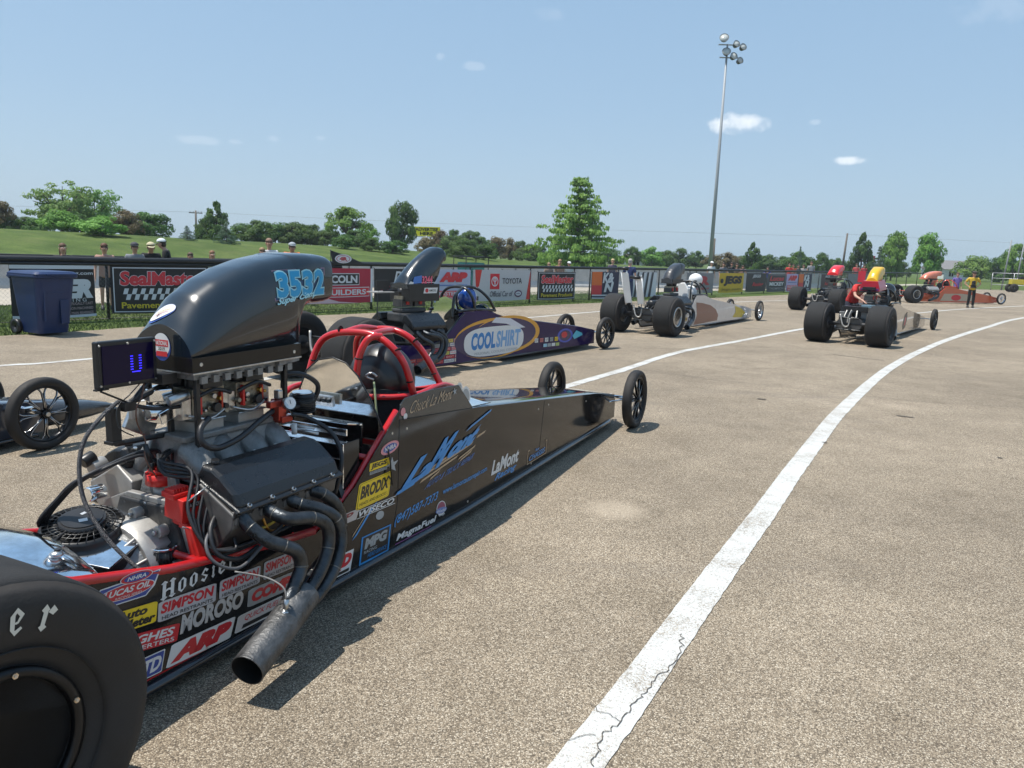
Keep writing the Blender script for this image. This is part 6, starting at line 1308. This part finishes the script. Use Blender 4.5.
# ------------------------------------------------------------------ people
def skin_obj(name, V, E_, R_, mt, parent, root=0, sub=2):
    me = bpy.data.meshes.new(name); me.from_pydata([tuple(v) for v in V], E_, []); me.materials.append(mt)
    o = bpy.data.objects.new(name, me); COL.objects.link(o); o.parent = parent
    md = o.modifiers.new('skin', 'SKIN'); md.use_smooth_shade = True; md.use_x_symmetry = False; md.branch_smoothing = .4
    for i, r in enumerate(R_):
        d = me.skin_vertices[0].data[i]; d.radius = r if isinstance(r, tuple) else (r, r); d.use_root = (i == root)
    if sub: s2 = o.modifiers.new('sub', 'SUBSURF'); s2.levels = s2.render_levels = sub
    return o
def person(x, y, hd, label, shirt, pants, hair=(.05, .03, .02), cap=None, pose='stand', h=1.75, group=None, long_hair=False, sleeves='short', skin_c=None, z0=0., shorts=False, vest=None, glasses=True):
    """hd: compass heading in degrees the person faces (0 = +y)"""
    root = empty('person', (x, y, z0), -radians(hd), label, 'person', group); k = h/1.75
    sk = mat('skin_%02d' % int((skin_c or .5)*100), (skin_c or .50, (skin_c or .50)*.56, (skin_c or .50)*.40), .55)
    def p(a, b, c): return Vector((a*k, b*k, c*k))
    lean = {'lean': .16, 'phone': .05, 'bend': .52, 'stand': .0, 'akimbo': 0, 'side': 0}[pose]
    hip, waist, chest, neck = p(0, 0, .95), p(0, lean*.25, 1.10), p(0, lean*.75, 1.33-lean*.25), p(0, lean*1.05, 1.475-lean*.55)
    hdz = {'lean': (.03, .0), 'phone': (.06, -.02), 'bend': (.09, -.03)}.get(pose, (.0, 0))
    head0, head1, head2 = neck+p(0, .02+hdz[0]*.5, .055), neck+p(0, .035+hdz[0], .125+hdz[1]), neck+p(0, .02+hdz[0], .20+hdz[1])
    V, E_, R_ = [], [], []
    def add(v, r, par=None):
        V.append(v); R_.append(r); i = len(V)-1
        if par is not None: E_.append((par, i))
        return i
    i_h = add(hip, (.145*k, .105*k)); i_w = add(waist, (.125*k, .095*k), i_h); i_c = add(chest, (.15*k, .105*k), i_w); i_n = add(neck, .052*k, i_c)
    a = add(head0, .060*k, i_n); a = add(head1, (.082*k, .098*k), a); add(head2, (.070*k, .085*k), a)
    arms = {}
    for s in (-1, 1):
        sh = chest+p(s*.185, 0, .085)
        if pose == 'lean': el, wr = sh+p(s*.06, .10, -.25), sh+p(-s*.02, .32, -.20+.02*s)
        elif pose == 'phone': el, wr = sh+p(s*.05, .04, -.28), sh+p(-s*.12, .24, -.18)
        elif pose == 'bend': el, wr = sh+p(s*.05, .16, -.24), sh+p(-s*.02, .40, -.34)
        elif pose == 'akimbo': el, wr = sh+p(s*.16, -.05, -.26), p(s*.17, .04, 1.0)
        else: el, wr = sh+p(s*.05, -.02, -.29), sh+p(s*.06, .06, -.54)
        i1 = add(sh, .052*k, i_c); i2 = add(el, .038*k, i1); i3 = add(wr, .026*k, i2); d = (wr-el).normalized(); arms[s] = (sh, el, wr)
        if pose == 'akimbo': d = p(-s*.5, .3, -.5).normalized()
        pm = add(wr+d*.055*k, (.033*k, .018*k), i3); side = d.cross(Vector((0, 0, 1))) if abs(d.z) < .9 else Vector((0, 1, 0)); side.normalize()
        for q, ln in enumerate((.065, .078, .072, .055)): f1 = add(V[pm]+d*.035*k+side*(q-1.5)*.017*k, .0085*k, pm); add(V[f1]+d*ln*.7*k+Vector((0, 0, -.012)), .007*k, f1)
        add(V[pm]+side*-.035*k*s+d*.02*k, .009*k, pm)
    legs = {}
    for s in (-1, 1):
        th, kn, an = p(s*.09, 0, .88), p(s*.10, .03 if pose != 'bend' else .10, .50), p(s*.11, -.02, .09)
        i1 = add(th, .078*k, i_h); i2 = add(kn, .055*k, i1); i3 = add(an, .036*k, i2); add(an+p(0, .13, -.055), (.036*k, .024*k), i3); legs[s] = (th, kn, an)
    body = skin_obj('body', V, E_, R_, sk, root)
    def cm(c, n): return mat('%s_%02d%02d%02d' % (n, int(c[0]*99), int(c[1]*99), int(c[2]*99)), c, .85, bump=.3, bscale=20)
    V2 = [hip+p(0, 0, -.02), waist, chest, chest+p(0, .0, .11), hip+p(0, 0, -.12)]; E2 = [(0, 1), (1, 2), (2, 3), (0, 4)]; R2 = [(.178*k, .137*k), (.160*k, .125*k), (.185*k, .135*k), (.095*k, .085*k), (.180*k, .138*k)]
    for s in (-1, 1):
        sh, el, wr = arms[s]; b = len(V2); V2 += [sh, sh.lerp(el, .75)]; E2 += [(2, b), (b, b+1)]; R2 += [.078*k, .060*k]
        if sleeves == 'long': V2 += [el, el.lerp(wr, .92)]; E2 += [(b+1, b+2), (b+2, b+3)]; R2 += [.052*k, .036*k]
    for q_ in range(5, len(V2)): pass
    if shirt: skin_obj('shirt', V2, E2, R2, cm(shirt, 'shirt_cloth'), root, 2, 2)
    if vest:
        V3_ = [waist+p(0, 0, -.02), waist, chest]; skin_obj('vest_panel', V3_, [(0, 1), (1, 2)], [(.135*k, .150*k), (.125*k, .148*k), (.13*k, .155*k)], cm(vest, 'vest_cloth'), root, 1, 1)
    V2 = [hip+p(0, 0, .12), hip]; E2 = [(0, 1)]; R2 = [(.150*k, .115*k), (.160*k, .122*k)]
    for s in (-1, 1):
        th, kn, an = legs[s]; b = len(V2)
        if shorts: V2 += [th, th.lerp(kn, .85)]; E2 += [(1, b), (b, b+1)]; R2 += [.092*k, .085*k]
        else: V2 += [th, kn, an]; E2 += [(1, b), (b, b+1), (b+1, b+2)]; R2 += [.090*k, .070*k, .058*k]
    skin_obj('trousers' if not shorts else 'shorts', V2, E2, R2, cm(pants, 'trouser_cloth'), root, 1, 2)
    for s in (-1, 1):
        an = legs[s][2]; mb = MB(False); mb.loft([[an+p(wx*cos(t), .05+wy*sin(t), z) for t in [2*pi*i/14 for i in range(14)]] for z, wx, wy in ((-.085, .047, .135), (-.04, .047, .13), (.0, .040, .08), (.03, .036, .045))], mat('dark_shoe', (.03, .03, .03), .6)); mb.build('shoe', root)
    hm = mat('hair_%02d%02d' % (int(hair[0]*99), int(hair[1]*99)), hair, .7); hc = (head1+head2)/2
    mb = MB(False); mb.ell(hc+p(0, -.030, .032), (.094*k, .100*k, .098*k), hm, 16, 9, .05, pi/2)
    if long_hair: mb.ell(hc+p(0, -.07, -.10), (.085*k, .055*k, .16*k), hm, 14, 8)
    else: mb.ell(hc+p(0, -.045, -.015), (.088*k, .075*k, .085*k), hm, 14, 8)
    mb.build('hair', root)
    if cap:
        cmx = mat('cap_%02d%02d%02d' % tuple(int(c*99) for c in cap), cap, .8); mb = MB(False); tl = -.35 if pose == 'phone' else -.08
        mb.ell(hc+p(0, -.01, .045), (.105*k, .115*k, .092*k), cmx, 18, 8, 0, pi/2); mb.prism([(.085*cos(t)*k, (.09+.085*sin(t))*k) for t in [pi*i/8 for i in range(9)]], lambda a_, b_, t_: hc+Vector((a_, b_, (.048+t_)*k+b_*tl)), cmx, .008); mb.build('cap', root)
    mb = MB(False); fr = hc+p(0, .092, -.01)
    for s in (-1, 1): mb.ell(fr+p(s*.032, -.004, .012), (.012*k, .006*k, .007*k), blackpl if glasses else white, 8, 6)
    if glasses: gb = MB(False); gb.box(fr+p(0, .003, .013), (.12*k, .012*k, .020*k), mat('dark_glasses', (.01,)*3, .2)); gb.build('sunglasses', root)
    mb.ell(fr+p(0, .008, -.018), (.011*k, .016*k, .020*k), sk, 8, 6); mb.box(fr+p(0, -.005, -.05), (.042*k, .010*k, .008*k), mat('lips', (.35, .10, .09), .6))
    for s in (-1, 1): mb.ell(hc+p(s*.088, .0, -.01), (.010*k, .02*k, .028*k), sk, 8, 6)
    mb.build('face', root); return root
GP = 'spectators standing behind the fence'
sp = [
 (-10.09, 17.01, 1.53, 140, 'woman with long brown hair in a black sleeveless top behind the bin banner', (.02, .02, .022), (.03, .03, .035), dict(long_hair=True, hair=(.10, .05, .025), skin_c=.55, sleeves='short', glasses=False)),
 (-9.53, 17.69, 1.56, 150, 'woman in dark shorts and peach top walking behind the fence, left of the checkered banner', (.42, .24, .19), (.03, .03, .04), dict(shorts=True, hair=(.10, .04, .02), skin_c=.55)),
 (-9.09, 18.22, 1.60, 150, 'man in grey shirt and dark cap, left of the man with the tan cap', (.22, .23, .25), (.05, .05, .06), dict(cap=(.05, .05, .06), skin_c=.5)),
 (-8.85, 18.51, 1.66, 150, 'man in black jacket and tan cap looking down at his hands', (.015, .015, .016), (.04, .04, .05), dict(cap=(.52, .46, .30), pose='phone', sleeves='long')),
 (-8.59, 18.84, 1.76, 250, 'tall man in dark jacket and white cap bowing his head', (.018, .02, .02), (.04, .04, .05), dict(cap=(.62, .66, .68), pose='phone', sleeves='long')),
 (-8.22, 19.28, 1.40, 160, 'child with brown hair behind the fence, right of the white cap', (.06, .06, .08), (.04, .04, .05), dict(hair=(.08, .05, .03))),
 (-7.85, 19.74, 1.46, 150, 'woman with light brown hair in a white top by the fence', (.5, .5, .5), (.05, .05, .08), dict(hair=(.20, .10, .05), long_hair=True, glasses=False)),
 (-6.93, 20.86, 1.58, 150, 'man with short fair hair in dark grey shirt above the scoop', (.08, .08, .09), (.05, .05, .06), dict(hair=(.26, .17, .09))),
 (-6.79, 21.03, 1.84, 155, 'bald man in a white shirt with sunglasses above the scoop', (.68, .68, .70), (.05, .05, .06), dict(hair=(.22, .13, .09), skin_c=.52)),
 (-6.35, 21.57, 1.84, 155, 'man in bright orange shirt and grey cap resting his chin on his hand', (.72, .18, .04), (.05, .05, .06), dict(cap=(.30, .33, .35), pose='lean', sleeves='long')),
 (1.32, 30.90, 1.36, 160, 'small fair haired person leaning on the fence above the small checkered banner', (.3, .2, .16), (.05, .05, .06), dict(hair=(.3, .2, .12))),
 (1.79, 31.47, 1.50, 165, 'woman with pale red hair above the small checkered banner', (.40, .22, .16), (.05, .05, .06), dict(hair=(.35, .20, .12), long_hair=True)),
 (2.2, 31.95, 1.42, 165, 'person in a white hat above the small checkered banner', (.6, .6, .6), (.05, .05, .06), dict(cap=(.65, .65, .65))),
 (4.35, 34.59, 1.60, 165, 'blond spectator above the blue and orange banner', (.10, .08, .12), (.05, .05, .06), dict(hair=(.5, .38, .2))),
 (10.82, 42.47, 1.64, 170, 'spectator in a white cap and white shirt at the foot of the floodlight pole', (.7, .7, .7), (.05, .05, .06), dict(cap=(.7, .7, .7))),
 (11.75, 43.47, 1.60, 170, 'dark haired spectator in a grey top above the yellow banner', (.15, .15, .17), (.05, .05, .06), dict()),
 (12.51, 44.52, 1.64, 175, 'spectator in black above the yellow banner', (.03, .03, .03), (.05, .05, .06), dict(skin_c=.4)),
 (12.95, 45.0, 1.58, 175, 'spectator in brown shirt next to the one in black', (.18, .10, .07), (.05, .05, .06), dict()),
 (13.4, 45.53, 1.56, 175, 'spectator in pink right of the yellow banner', (.45, .22, .22), (.05, .05, .06), dict(pose='lean')),
 (15.90, 48.65, 1.50, 175, 'spectator in a royal blue shirt far along the fence', (.04, .07, .42), (.05, .05, .06), dict(pose='lean')),
 (18.43, 51.73, 1.72, 180, 'spectator in a bright red shirt far along the fence', (.55, .05, .04), (.05, .05, .06), dict()),
 (18.9, 52.3, 1.66, 180, 'spectator in orange red beside the bright red shirt', (.5, .12, .06), (.05, .05, .06), dict()),
 (19.5, 53.0, 1.62, 180, 'far spectator in a dark shirt above the framed banner', (.06, .06, .07), (.05, .05, .06), dict()),
 (20.2, 53.9, 1.66, 180, 'far spectator with pale shirt above the lilac banner', (.4, .36, .34), (.05, .05, .06), dict()),
 (21.17, 55.06, 1.92, 180, 'tall far spectator in grey behind the red scoop', (.28, .28, .30), (.05, .05, .06), dict()),
 (24.74, 59.41, 1.72, 185, 'far spectator in a rose shirt right of the red scoop', (.5, .2, .2), (.05, .05, .06), dict()),
 (28.21, 63.63, 1.90, 185, 'far spectator in a red top left of the yellow scoop', (.5, .08, .08), (.05, .05, .06), dict()),
 (29.3, 64.6, 1.84, 185, 'last far spectator in a red jacket left of the yellow scoop', (.42, .05, .06), (.05, .05, .06), dict()),
]
for x, y, h, hd, lab, sh, pa, kw in sp:
    person(x, y, hd, lab, sh, pa, h=h/1.02, group=GP, **kw)
person(4.1, 27.6, 20, 'man in a dark navy shirt and jeans standing behind the white dragster', (.015, .03, .10), (.03, .05, .10), h=1.60, hair=(.35, .33, .30), sleeves='short', glasses=False)
person(20.16, 33.73, 195, 'official in yellow and black shirt and black trousers standing with hands on hips', (.55, .36, .03), (.012, .012, .013), h=1.60, cap=(.06, .05, .04), pose='akimbo', vest=(.015, .015, .016))
person(7.85, 17.75, 175, 'blond man in a red shirt bending over the engine of the tan dragster', (.50, .03, .03), (.03, .03, .05), h=1.62, hair=(.42, .28, .12), pose='bend', glasses=False)
person(21.2, 38.9, 200, 'person in coral shirt crouching low beside the orange dragster', (.6, .20, .12), (.4, .1, .08), h=1.45, pose='lean', hair=(.1, .06, .04))
person(22.6, 39.2, 190, 'person in a violet shirt behind the orange dragster', (.16, .12, .36), (.05, .05, .08), h=1.50, hair=(.1, .06, .04))

# ------------------------------------------------------------------ trees and shrubs
def leaf_mat(name, c1, c2, c3):
    mt, N, L, P = node_mat(name)
    at = N.new('ShaderNodeAttribute'); at.attribute_name = 'tone'
    oi = N.new('ShaderNodeObjectInfo')
    c = ramp(N, L, at.outputs['Fac'], [(0, c1), (.5, c2), (1, c3)])
    h = N.new('ShaderNodeHueSaturation'); L.new(c, h.inputs['Color']); L.new(mapr(N, L, oi.outputs['Random'], 0, 1, .85, 1.15), h.inputs['Value']); L.new(mapr(N, L, oi.outputs['Random'], 0, 1, .485, .515), h.inputs['Hue'])
    L.new(h.outputs[0], P.inputs['Base Color']); P.inputs['Roughness'].default_value = .65; P.inputs['Specular IOR Level'].default_value = .3
    tr = N.new('ShaderNodeBsdfTranslucent'); L.new(h.outputs[0], tr.inputs['Color']); mxs = N.new('ShaderNodeMixShader'); mxs.inputs[0].default_value = .35
    L.new(P.outputs[0], mxs.inputs[1]); L.new(tr.outputs[0], mxs.inputs[2]); L.new(mxs.outputs[0], N['Material Output'].inputs['Surface']); return mt
LM = {'D': leaf_mat('dark_leaves', (0.046, 0.096, 0.022), (0.076, 0.150, 0.032), (0.140, 0.242, 0.050)), 'G': leaf_mat('fresh_leaves', (0.089, 0.181, 0.032), (0.154, 0.290, 0.050), (0.255, 0.412, 0.081)),
      'A': leaf_mat('airy_leaves', (0.102, 0.206, 0.053), (0.179, 0.327, 0.081), (0.306, 0.461, 0.134)), 'S': leaf_mat('spruce_needles', (0.056, 0.110, 0.063), (0.116, 0.181, 0.108), (0.204, 0.290, 0.179)), 'R': leaf_mat('bronze_leaves', (0.089, 0.067, 0.036), (0.166, 0.133, 0.063), (0.255, 0.217, 0.108)), 'P': leaf_mat('pin_oak_leaves', (0.116, 0.229, 0.050), (0.217, 0.375, 0.081), (0.357, 0.532, 0.134))}
bark = mat('tree_bark', (.09, .07, .055), .9, var=.2)
def make_tree(kind, seed, n):
    """unit tree: height 1, half width 1 (both scaled later); returns crown mesh and trunk mesh"""
    rn = random.Random(seed); clumps = []
    if kind in ('D', 'O', 'E'):
        for i in range(60):
            t = rn.random(); z = .16+.84*t; prof = (sin(pi*min(1, (t*.86+.12)))**.55) if kind != 'E' else (1-.75*t)**.6*(.4+.6*min(1, t*5))
            a = rn.uniform(0, 2*pi); r = prof*(rn.random()**.45)*.86; clumps.append((r*cos(a), r*sin(a), z*.94, .20 if kind != 'O' else .17, .085))
    elif kind == 'C':
        for i in range(70):
            t = rn.random()**1.3; z = .08+.90*t; prof = (1-t)**.62; a = rn.uniform(0, 2*pi); r = prof*(rn.random()**.4)*.88; clumps.append((r*cos(a), r*sin(a), z, .20*(1-.5*t), .08))
    elif kind == 'S':
        for lv in range(13):
            t = lv/13; z = .04+.93*t; R = (1-t)*.98
            for q in range(max(4, int(15*(1-t)))):
                a = rn.uniform(0, 2*pi)
                for f in (.95, .6, .3): clumps.append((R*f*cos(a), R*f*sin(a), z-.05*f*(1-t)+rn.uniform(-.01, .01), .12*(1-.5*t)+.02, .022))
    elif kind == 'P':
        for lv in range(17):
            t = (lv+rn.uniform(-.3, .3))/17; z = .10+.88*t; R = (1-t)**.82*1.0+.04
            nb = max(3, int(9*(1-t)+2))
            for q in range(nb):
                a = 2*pi*q/nb+rn.uniform(-.4, .4)+lv; RR = R*rn.uniform(.55, 1.2)
                for f in [.15+.85*j/6 for j in range(7)]:
                    if rn.random() < .74: clumps.append((RR*f*cos(a), RR*f*sin(a), z+.05*f*(t-.35)+.02*sin(f*3)+rn.uniform(-.008, .008), .085+.05*(1-f), .018))
    elif kind == 'A':
        for i in range(90):
            a = rn.uniform(0, 2*pi); el = rn.uniform(-.1, 1.0); r = rn.uniform(.35, 1.0); z = .30+.66*(r*max(0, sin(el*1.35)))*1.02; rr_ = r*cos(el)*.95
            clumps.append((rr_*cos(a), rr_*sin(a), z, .15, .05))
    else:
        for i in range(42):
            a = rn.uniform(0, 2*pi); el = rn.uniform(0, pi/2); r = rn.random()**.35; clumps.append((r*.86*cos(el)*cos(a), r*.86*cos(el)*sin(a), .10+.84*r*sin(el)**.8, .22, .13))
    vs, fs, tone = [], [], []; asp = 1.0
    per = max(1, n//len(clumps))
    for (cx, cy, cz, rx, rz) in clumps:
        ct = rn.uniform(-.22, .22)
        for i in range(per):
            while True:
                q = Vector((rn.uniform(-1, 1), rn.uniform(-1, 1), rn.uniform(-1, 1)))
                if .2 < q.length <= 1: break
            q = q*(q.length**-.35)
            c = Vector((cx+q.x*rx, cy+q.y*rx, cz+q.z*rz*1.05)); 
            if c.z < .0: continue
            s = rn.uniform(.55, 1.3)*(.040 if kind in 'DOEC' else .027 if kind in 'PS' else .032 if kind == 'A' else .046)
            nn_ = (Vector((c.x, c.y, (c.z-.45)*1.2))*.9+q*.5+Vector((0, 0, .55))+Vector((rn.gauss(0, .45), rn.gauss(0, .45), rn.gauss(0, .45)))).normalized()
            u = nn_.cross(Vector((rn.gauss(0, 1), rn.gauss(0, 1), rn.gauss(0, 1)))).normalized(); v = nn_.cross(u).normalized()
            k = len(vs); vs += [c-u*s, c-v*s*.55+u*s*.1, c+u*s, c+v*s*.55-u*s*.1]; fs.append((k, k+1, k+2, k+3)); tone.append(min(1, max(0, .5+ct+rn.uniform(-.28, .28))))
    me = bpy.data.meshes.new('crown'); 
    trunk = MB(False)
    hb = {'D': .35, 'O': .5, 'E': .4, 'C': .7, 'S': .9, 'P': .92, 'A': .45}.get(kind, .35); tr = .055 if kind not in 'BGR' else .035
    trunk.tube([(0, 0, -.06), (.01, 0, hb*.5), (0, .01, hb)], [tr, tr*.75, tr*.2 if hb > .6 else tr*.5], bark, 8)
    if kind in 'DOEABGR':
        for q in range(8 if kind != 'A' else 12):
            a = 2*pi*q/8+.4; e = Vector((cos(a)*.6, sin(a)*.6, hb+.38*rn.random()+.05)); trunk.tube([(0, 0, hb*(.3 if kind in 'ABGR' else .7)), (e.x*.4, e.y*.4, hb+.02), tuple(e)], [tr*.5, tr*.32, tr*.1], bark, 6, sub=2)
    else:
        for q in range(14): a = q*2.4; z = .12+.8*q/14; trunk.tube([(0, 0, z), (cos(a)*.75*(1-z), sin(a)*.75*(1-z), z+.01)], [tr*.22, tr*.06], bark, 5)
    return vs, fs, tone, trunk
VAR = {}
def tree_variant(kind, i):
    if (kind, i) in VAR: return VAR[(kind, i)]
    n = {'P': 16000, 'A': 6500, 'D': 8000, 'O': 6500, 'E': 8000, 'C': 8000, 'S': 8000}.get(kind, 5500)
    vs, fs, tone, trunk = make_tree(kind, 31*i+ord(kind), n); me = bpy.data.meshes.new('crown'); me.from_pydata([tuple(v) for v in vs], [], fs)
    at = me.attributes.new('tone', 'FLOAT', 'FACE'); at.data.foreach_set('value', tone)
    me.materials.append(LM[{'O': 'G', 'E': 'G', 'C': 'D', 'B': 'D'}.get(kind, kind)])
    tm = bpy.data.meshes.new('trunk'); tm.from_pydata([tuple(v) for v in trunk.v], [], trunk.f); tm.materials.append(bark); tm.polygons.foreach_set('use_smooth', [True]*len(trunk.f)); VAR[(kind, i)] = (me, tm); return me, tm
NAME = {'P': 'pin_oak', 'A': 'maple_tree', 'D': 'dense_tree', 'O': 'round_tree', 'E': 'round_tree', 'C': 'conical_tree', 'S': 'spruce_tree', 'B': 'shrub', 'G': 'shrub', 'R': 'bronze_shrub'}
CAT = {'shrub': 'shrub', 'bronze_shrub': 'shrub'}
TREES = [(-22.9,65.0,1.7,1.6,'B'),(-19.0,66.0,1.8,1.6,'B'),(-14.2,66.5,1.5,1.5,'B'),(-6.3,76,2.2,1.7,'B'),(-3.9,84,2.4,1.8,'B'),(1.5,90,2.0,1.8,'B'),(-31,51,1.1,1.4,'B'),(-33.8,50.2,1.9,1.0,'R'),(-33.4,50.7,1.0,.9,'B'),(-33.9,53.2,1.0,1.0,'B'),(-32.5,54.9,3.7,2.5,'A'),(-32.0,58.2,3.6,2.2,'A'),(-28.2,47.6,1.35,1.3,'G'),(-24.6,45.6,1.2,1.5,'G'),(-26.7,52.5,1.7,1.2,'R'),(-26.3,54.6,1.9,1.7,'B'),(-21.3,49.6,1.05,.62,'S'),(-24.2,61.9,3.0,1.5,'C'),(-25.7,63.2,1.8,.9,'B'),(-19.2,50.7,1.45,.85,'S'),(-21.5,63.6,1.8,1.5,'B'),(-20.8,66.1,2.0,1.6,'B'),(-19.5,67.6,2.0,1.6,'B'),(-18.3,69.0,1.9,1.6,'B'),(-16.9,67.6,1.5,1.1,'B'),(-15.9,72.0,3.8,2.3,'O'),(-15.0,76.2,2.6,1.5,'O'),(-13.3,59.4,1.1,1.1,'B'),(-11.2,74.5,4.9,1.8,'D'),(-11.4,60.2,1.0,.9,'B'),(-9.8,60.6,1.1,1.1,'B'),(-8.5,71.5,1.5,1.1,'R'),(-7.8,78.7,2.6,1.4,'R'),(-7.2,85.7,3.2,1.1,'D'),(-5.0,82.1,2.9,1.8,'D'),(-2.9,68.9,1.4,1.2,'B'),(-2.4,88.4,2.7,1.5,'R'),(-.9,93.4,2.7,1.4,'R'),(.6,92.1,2.4,1.3,'B'),(2.4,94.2,2.2,1.3,'B'),(-4.6,65.2,1.2,1.2,'B'),(5.0,62.8,7.9,3.0,'P'),(3.1,66.7,1.8,1.3,'G'),(6.6,66.0,1.7,1.2,'B'),(13.9,111.7,2.6,1.5,'B'),(16.8,111.7,2.8,1.3,'D'),(19.4,111.7,2.8,2.0,'G'),(24.0,121.9,2.7,2.2,'B'),(26.2,121.9,3.1,2.1,'B'),(28.6,121.9,2.9,1.6,'D'),(28.7,111.8,2.2,1.7,'R'),(30.7,111.8,2.6,1.9,'R'),(32.6,111.8,2.0,1.5,'B'),(29.7,96.6,3.9,1.6,'C'),(41.9,127.1,2.8,2.1,'B'),(44.2,127.1,2.6,2.0,'B'),(33.7,91.5,4.1,.6,'S'),(35.7,96.6,3.3,1.9,'D'),(40.4,101.7,3.3,1.3,'D'),(46.7,111.9,3.0,1.5,'B'),(43.4,96.6,5.7,2.0,'C'),(48.3,98.7,6.3,2.0,'E'),(44.1,93.6,4.5,1.2,'S'),(51.9,96.7,6.1,2.3,'E'),(73.2,122.2,4.0,3.5,'G'),(73.9,117.1,4.0,2.4,'B'),(66.3,101.9,5.3,2.0,'O'),(82.0,142.5,2.9,2.2,'B'),(76.1,112.1,4.9,2.9,'D'),(-33.4,47.5,1.4,1.2,'R'),(-36.9,47.6,2.2,1.9,'O'),(73.8,101.9,5.3,3.2,'E'),(84.9,152.7,3.3,2.6,'B'),(10.0,101.5,1.7,1.5,'B'),(66.7,132.3,2.7,1.7,'B'),(56.4,132.2,2.2,1.8,'B'),(22,118,2.3,2.0,'B'),(37,124,2.4,2.2,'B'),(39.5,125,2.6,2.0,'D'),(49,128,2.6,2.2,'B'),(53.5,130,2.5,2.2,'B'),(60.5,128,2.2,2.0,'B'),(34.5,122,2.3,2.0,'R'),(11.8,108,2.1,1.6,'B'),(7.5,98,1.9,1.6,'B'),(-29.8,52.5,1.3,1.2,'B'),(-27.6,56.5,1.4,1.4,'B')]
LK = {'P': ('tall airy pin oak with level branches',), 'A': ('open crowned maple',), 'D': ('dense dark green tree',), 'O': ('round light green tree',), 'E': ('egg shaped green tree',), 'C': ('conical dark green tree',), 'S': ('blue green spruce',), 'B': ('dark green shrub',), 'G': ('bright green spreading shrub',), 'R': ('bronze leaved shrub',)}
def where(px): 
    for lim, t in ((-30, 'beyond the left edge'), (40, 'at the left end of the grass bank'), (110, 'on the bank above the blue bin'), (175, 'on the bank above the large checkered banner'), (240, 'on the bank left of the scoop top'), (335, 'on the bank above the big scoop'), (385, 'on the bank above the pennant'), (412, 'left of the yellow billboard'), (460, 'beside the yellow billboard'), (535, 'between the billboard and the pin oak'), (620, 'around the tall pin oak'), (705, 'between the pin oak and the floodlight pole'), (748, 'just right of the floodlight pole'), (790, 'behind the yellow and dark banners'), (850, 'behind the far red scoop'), (905, 'behind the yellow scoop'), (950, 'behind the official in yellow'), (1030, 'at the far right edge')):
        if px < lim: return t
    return 'beyond the right edge'
seen = {}
order = ['nearest', 'next', 'middle', 'fourth', 'fifth', 'sixth', 'farthest', 'eighth', 'ninth', 'tenth']
info = []
for i, (x, y, h, w_, kd) in enumerate(TREES):
    d = Vector((x, y, 1.6))-camo.location; px = 512+F_PX*d.dot(rt)/d.dot(fw); info.append((px, i))
bykey = {}
for px, i in info: bykey.setdefault((LK[TREES[i][4]][0], where(px)), []).append((px, i))
LAB = {}
for (lk, wh), lst in bykey.items():
    lst.sort()
    for q, (px, i) in enumerate(lst):
        if len(lst) == 1: LAB[i] = lk+' '+wh
        elif len(lst) == 2: LAB[i] = ('left', 'right')[q]+' one of two, '+lk+' '+wh
        else: LAB[i] = ('first', 'second', 'third', 'fourth', 'fifth', 'sixth', 'seventh', 'eighth', 'ninth', 'tenth')[q]+' from the left, '+lk+' '+wh
rn = random.Random(4); cnt = {}
for i, (x, y, h, w_, kd) in enumerate(TREES):
    u, v = Vector((x, y, 0)).dot(FD), Vector((x, y, 0)).dot(FN); z = terr(u, v) if v > 31 else 0
    cnt[kd] = cnt.get(kd, 0)+1; vi = cnt[kd] % (3 if kd in 'BDO' else 2 if kd in 'RGSE' else 1)
    cm_, tm_ = tree_variant(kd, vi)
    root = empty(NAME[kd], (x, y, z-.05), rn.uniform(0, 6.28), LAB[i], CAT.get(NAME[kd], 'tree'), 'trees and shrubs beyond the fence'); ws_ = w_*(1.34 if kd == 'P' else 1.22 if kd in 'BGR' else 1.12); root.scale = (ws_, ws_, h)
    for nm, me in (('crown', cm_), ('trunk', tm_)):
        o = bpy.data.objects.new(nm, me); COL.objects.link(o); o.parent = root

# pale summer air: one closed box of even haze, sky outside it
hv = bpy.data.materials.new('summer_haze'); hv.use_nodes = True; Nh, Lh = hv.node_tree.nodes, hv.node_tree.links
Nh.remove(Nh['Principled BSDF']); pv = Nh.new('ShaderNodeVolumePrincipled'); pv.inputs['Color'].default_value = (.86, .92, 1, 1); pv.inputs['Density'].default_value = .00055; pv.inputs['Anisotropy'].default_value = .3
Lh.new(pv.outputs[0], Nh['Material Output'].inputs['Volume'])
mb = MB(False); mb.box((20, 60, 10.0), (420, 420, 22.4), hv); hz_ = mb.build('haze'); tag(hz_, None, None, kind='stuff')
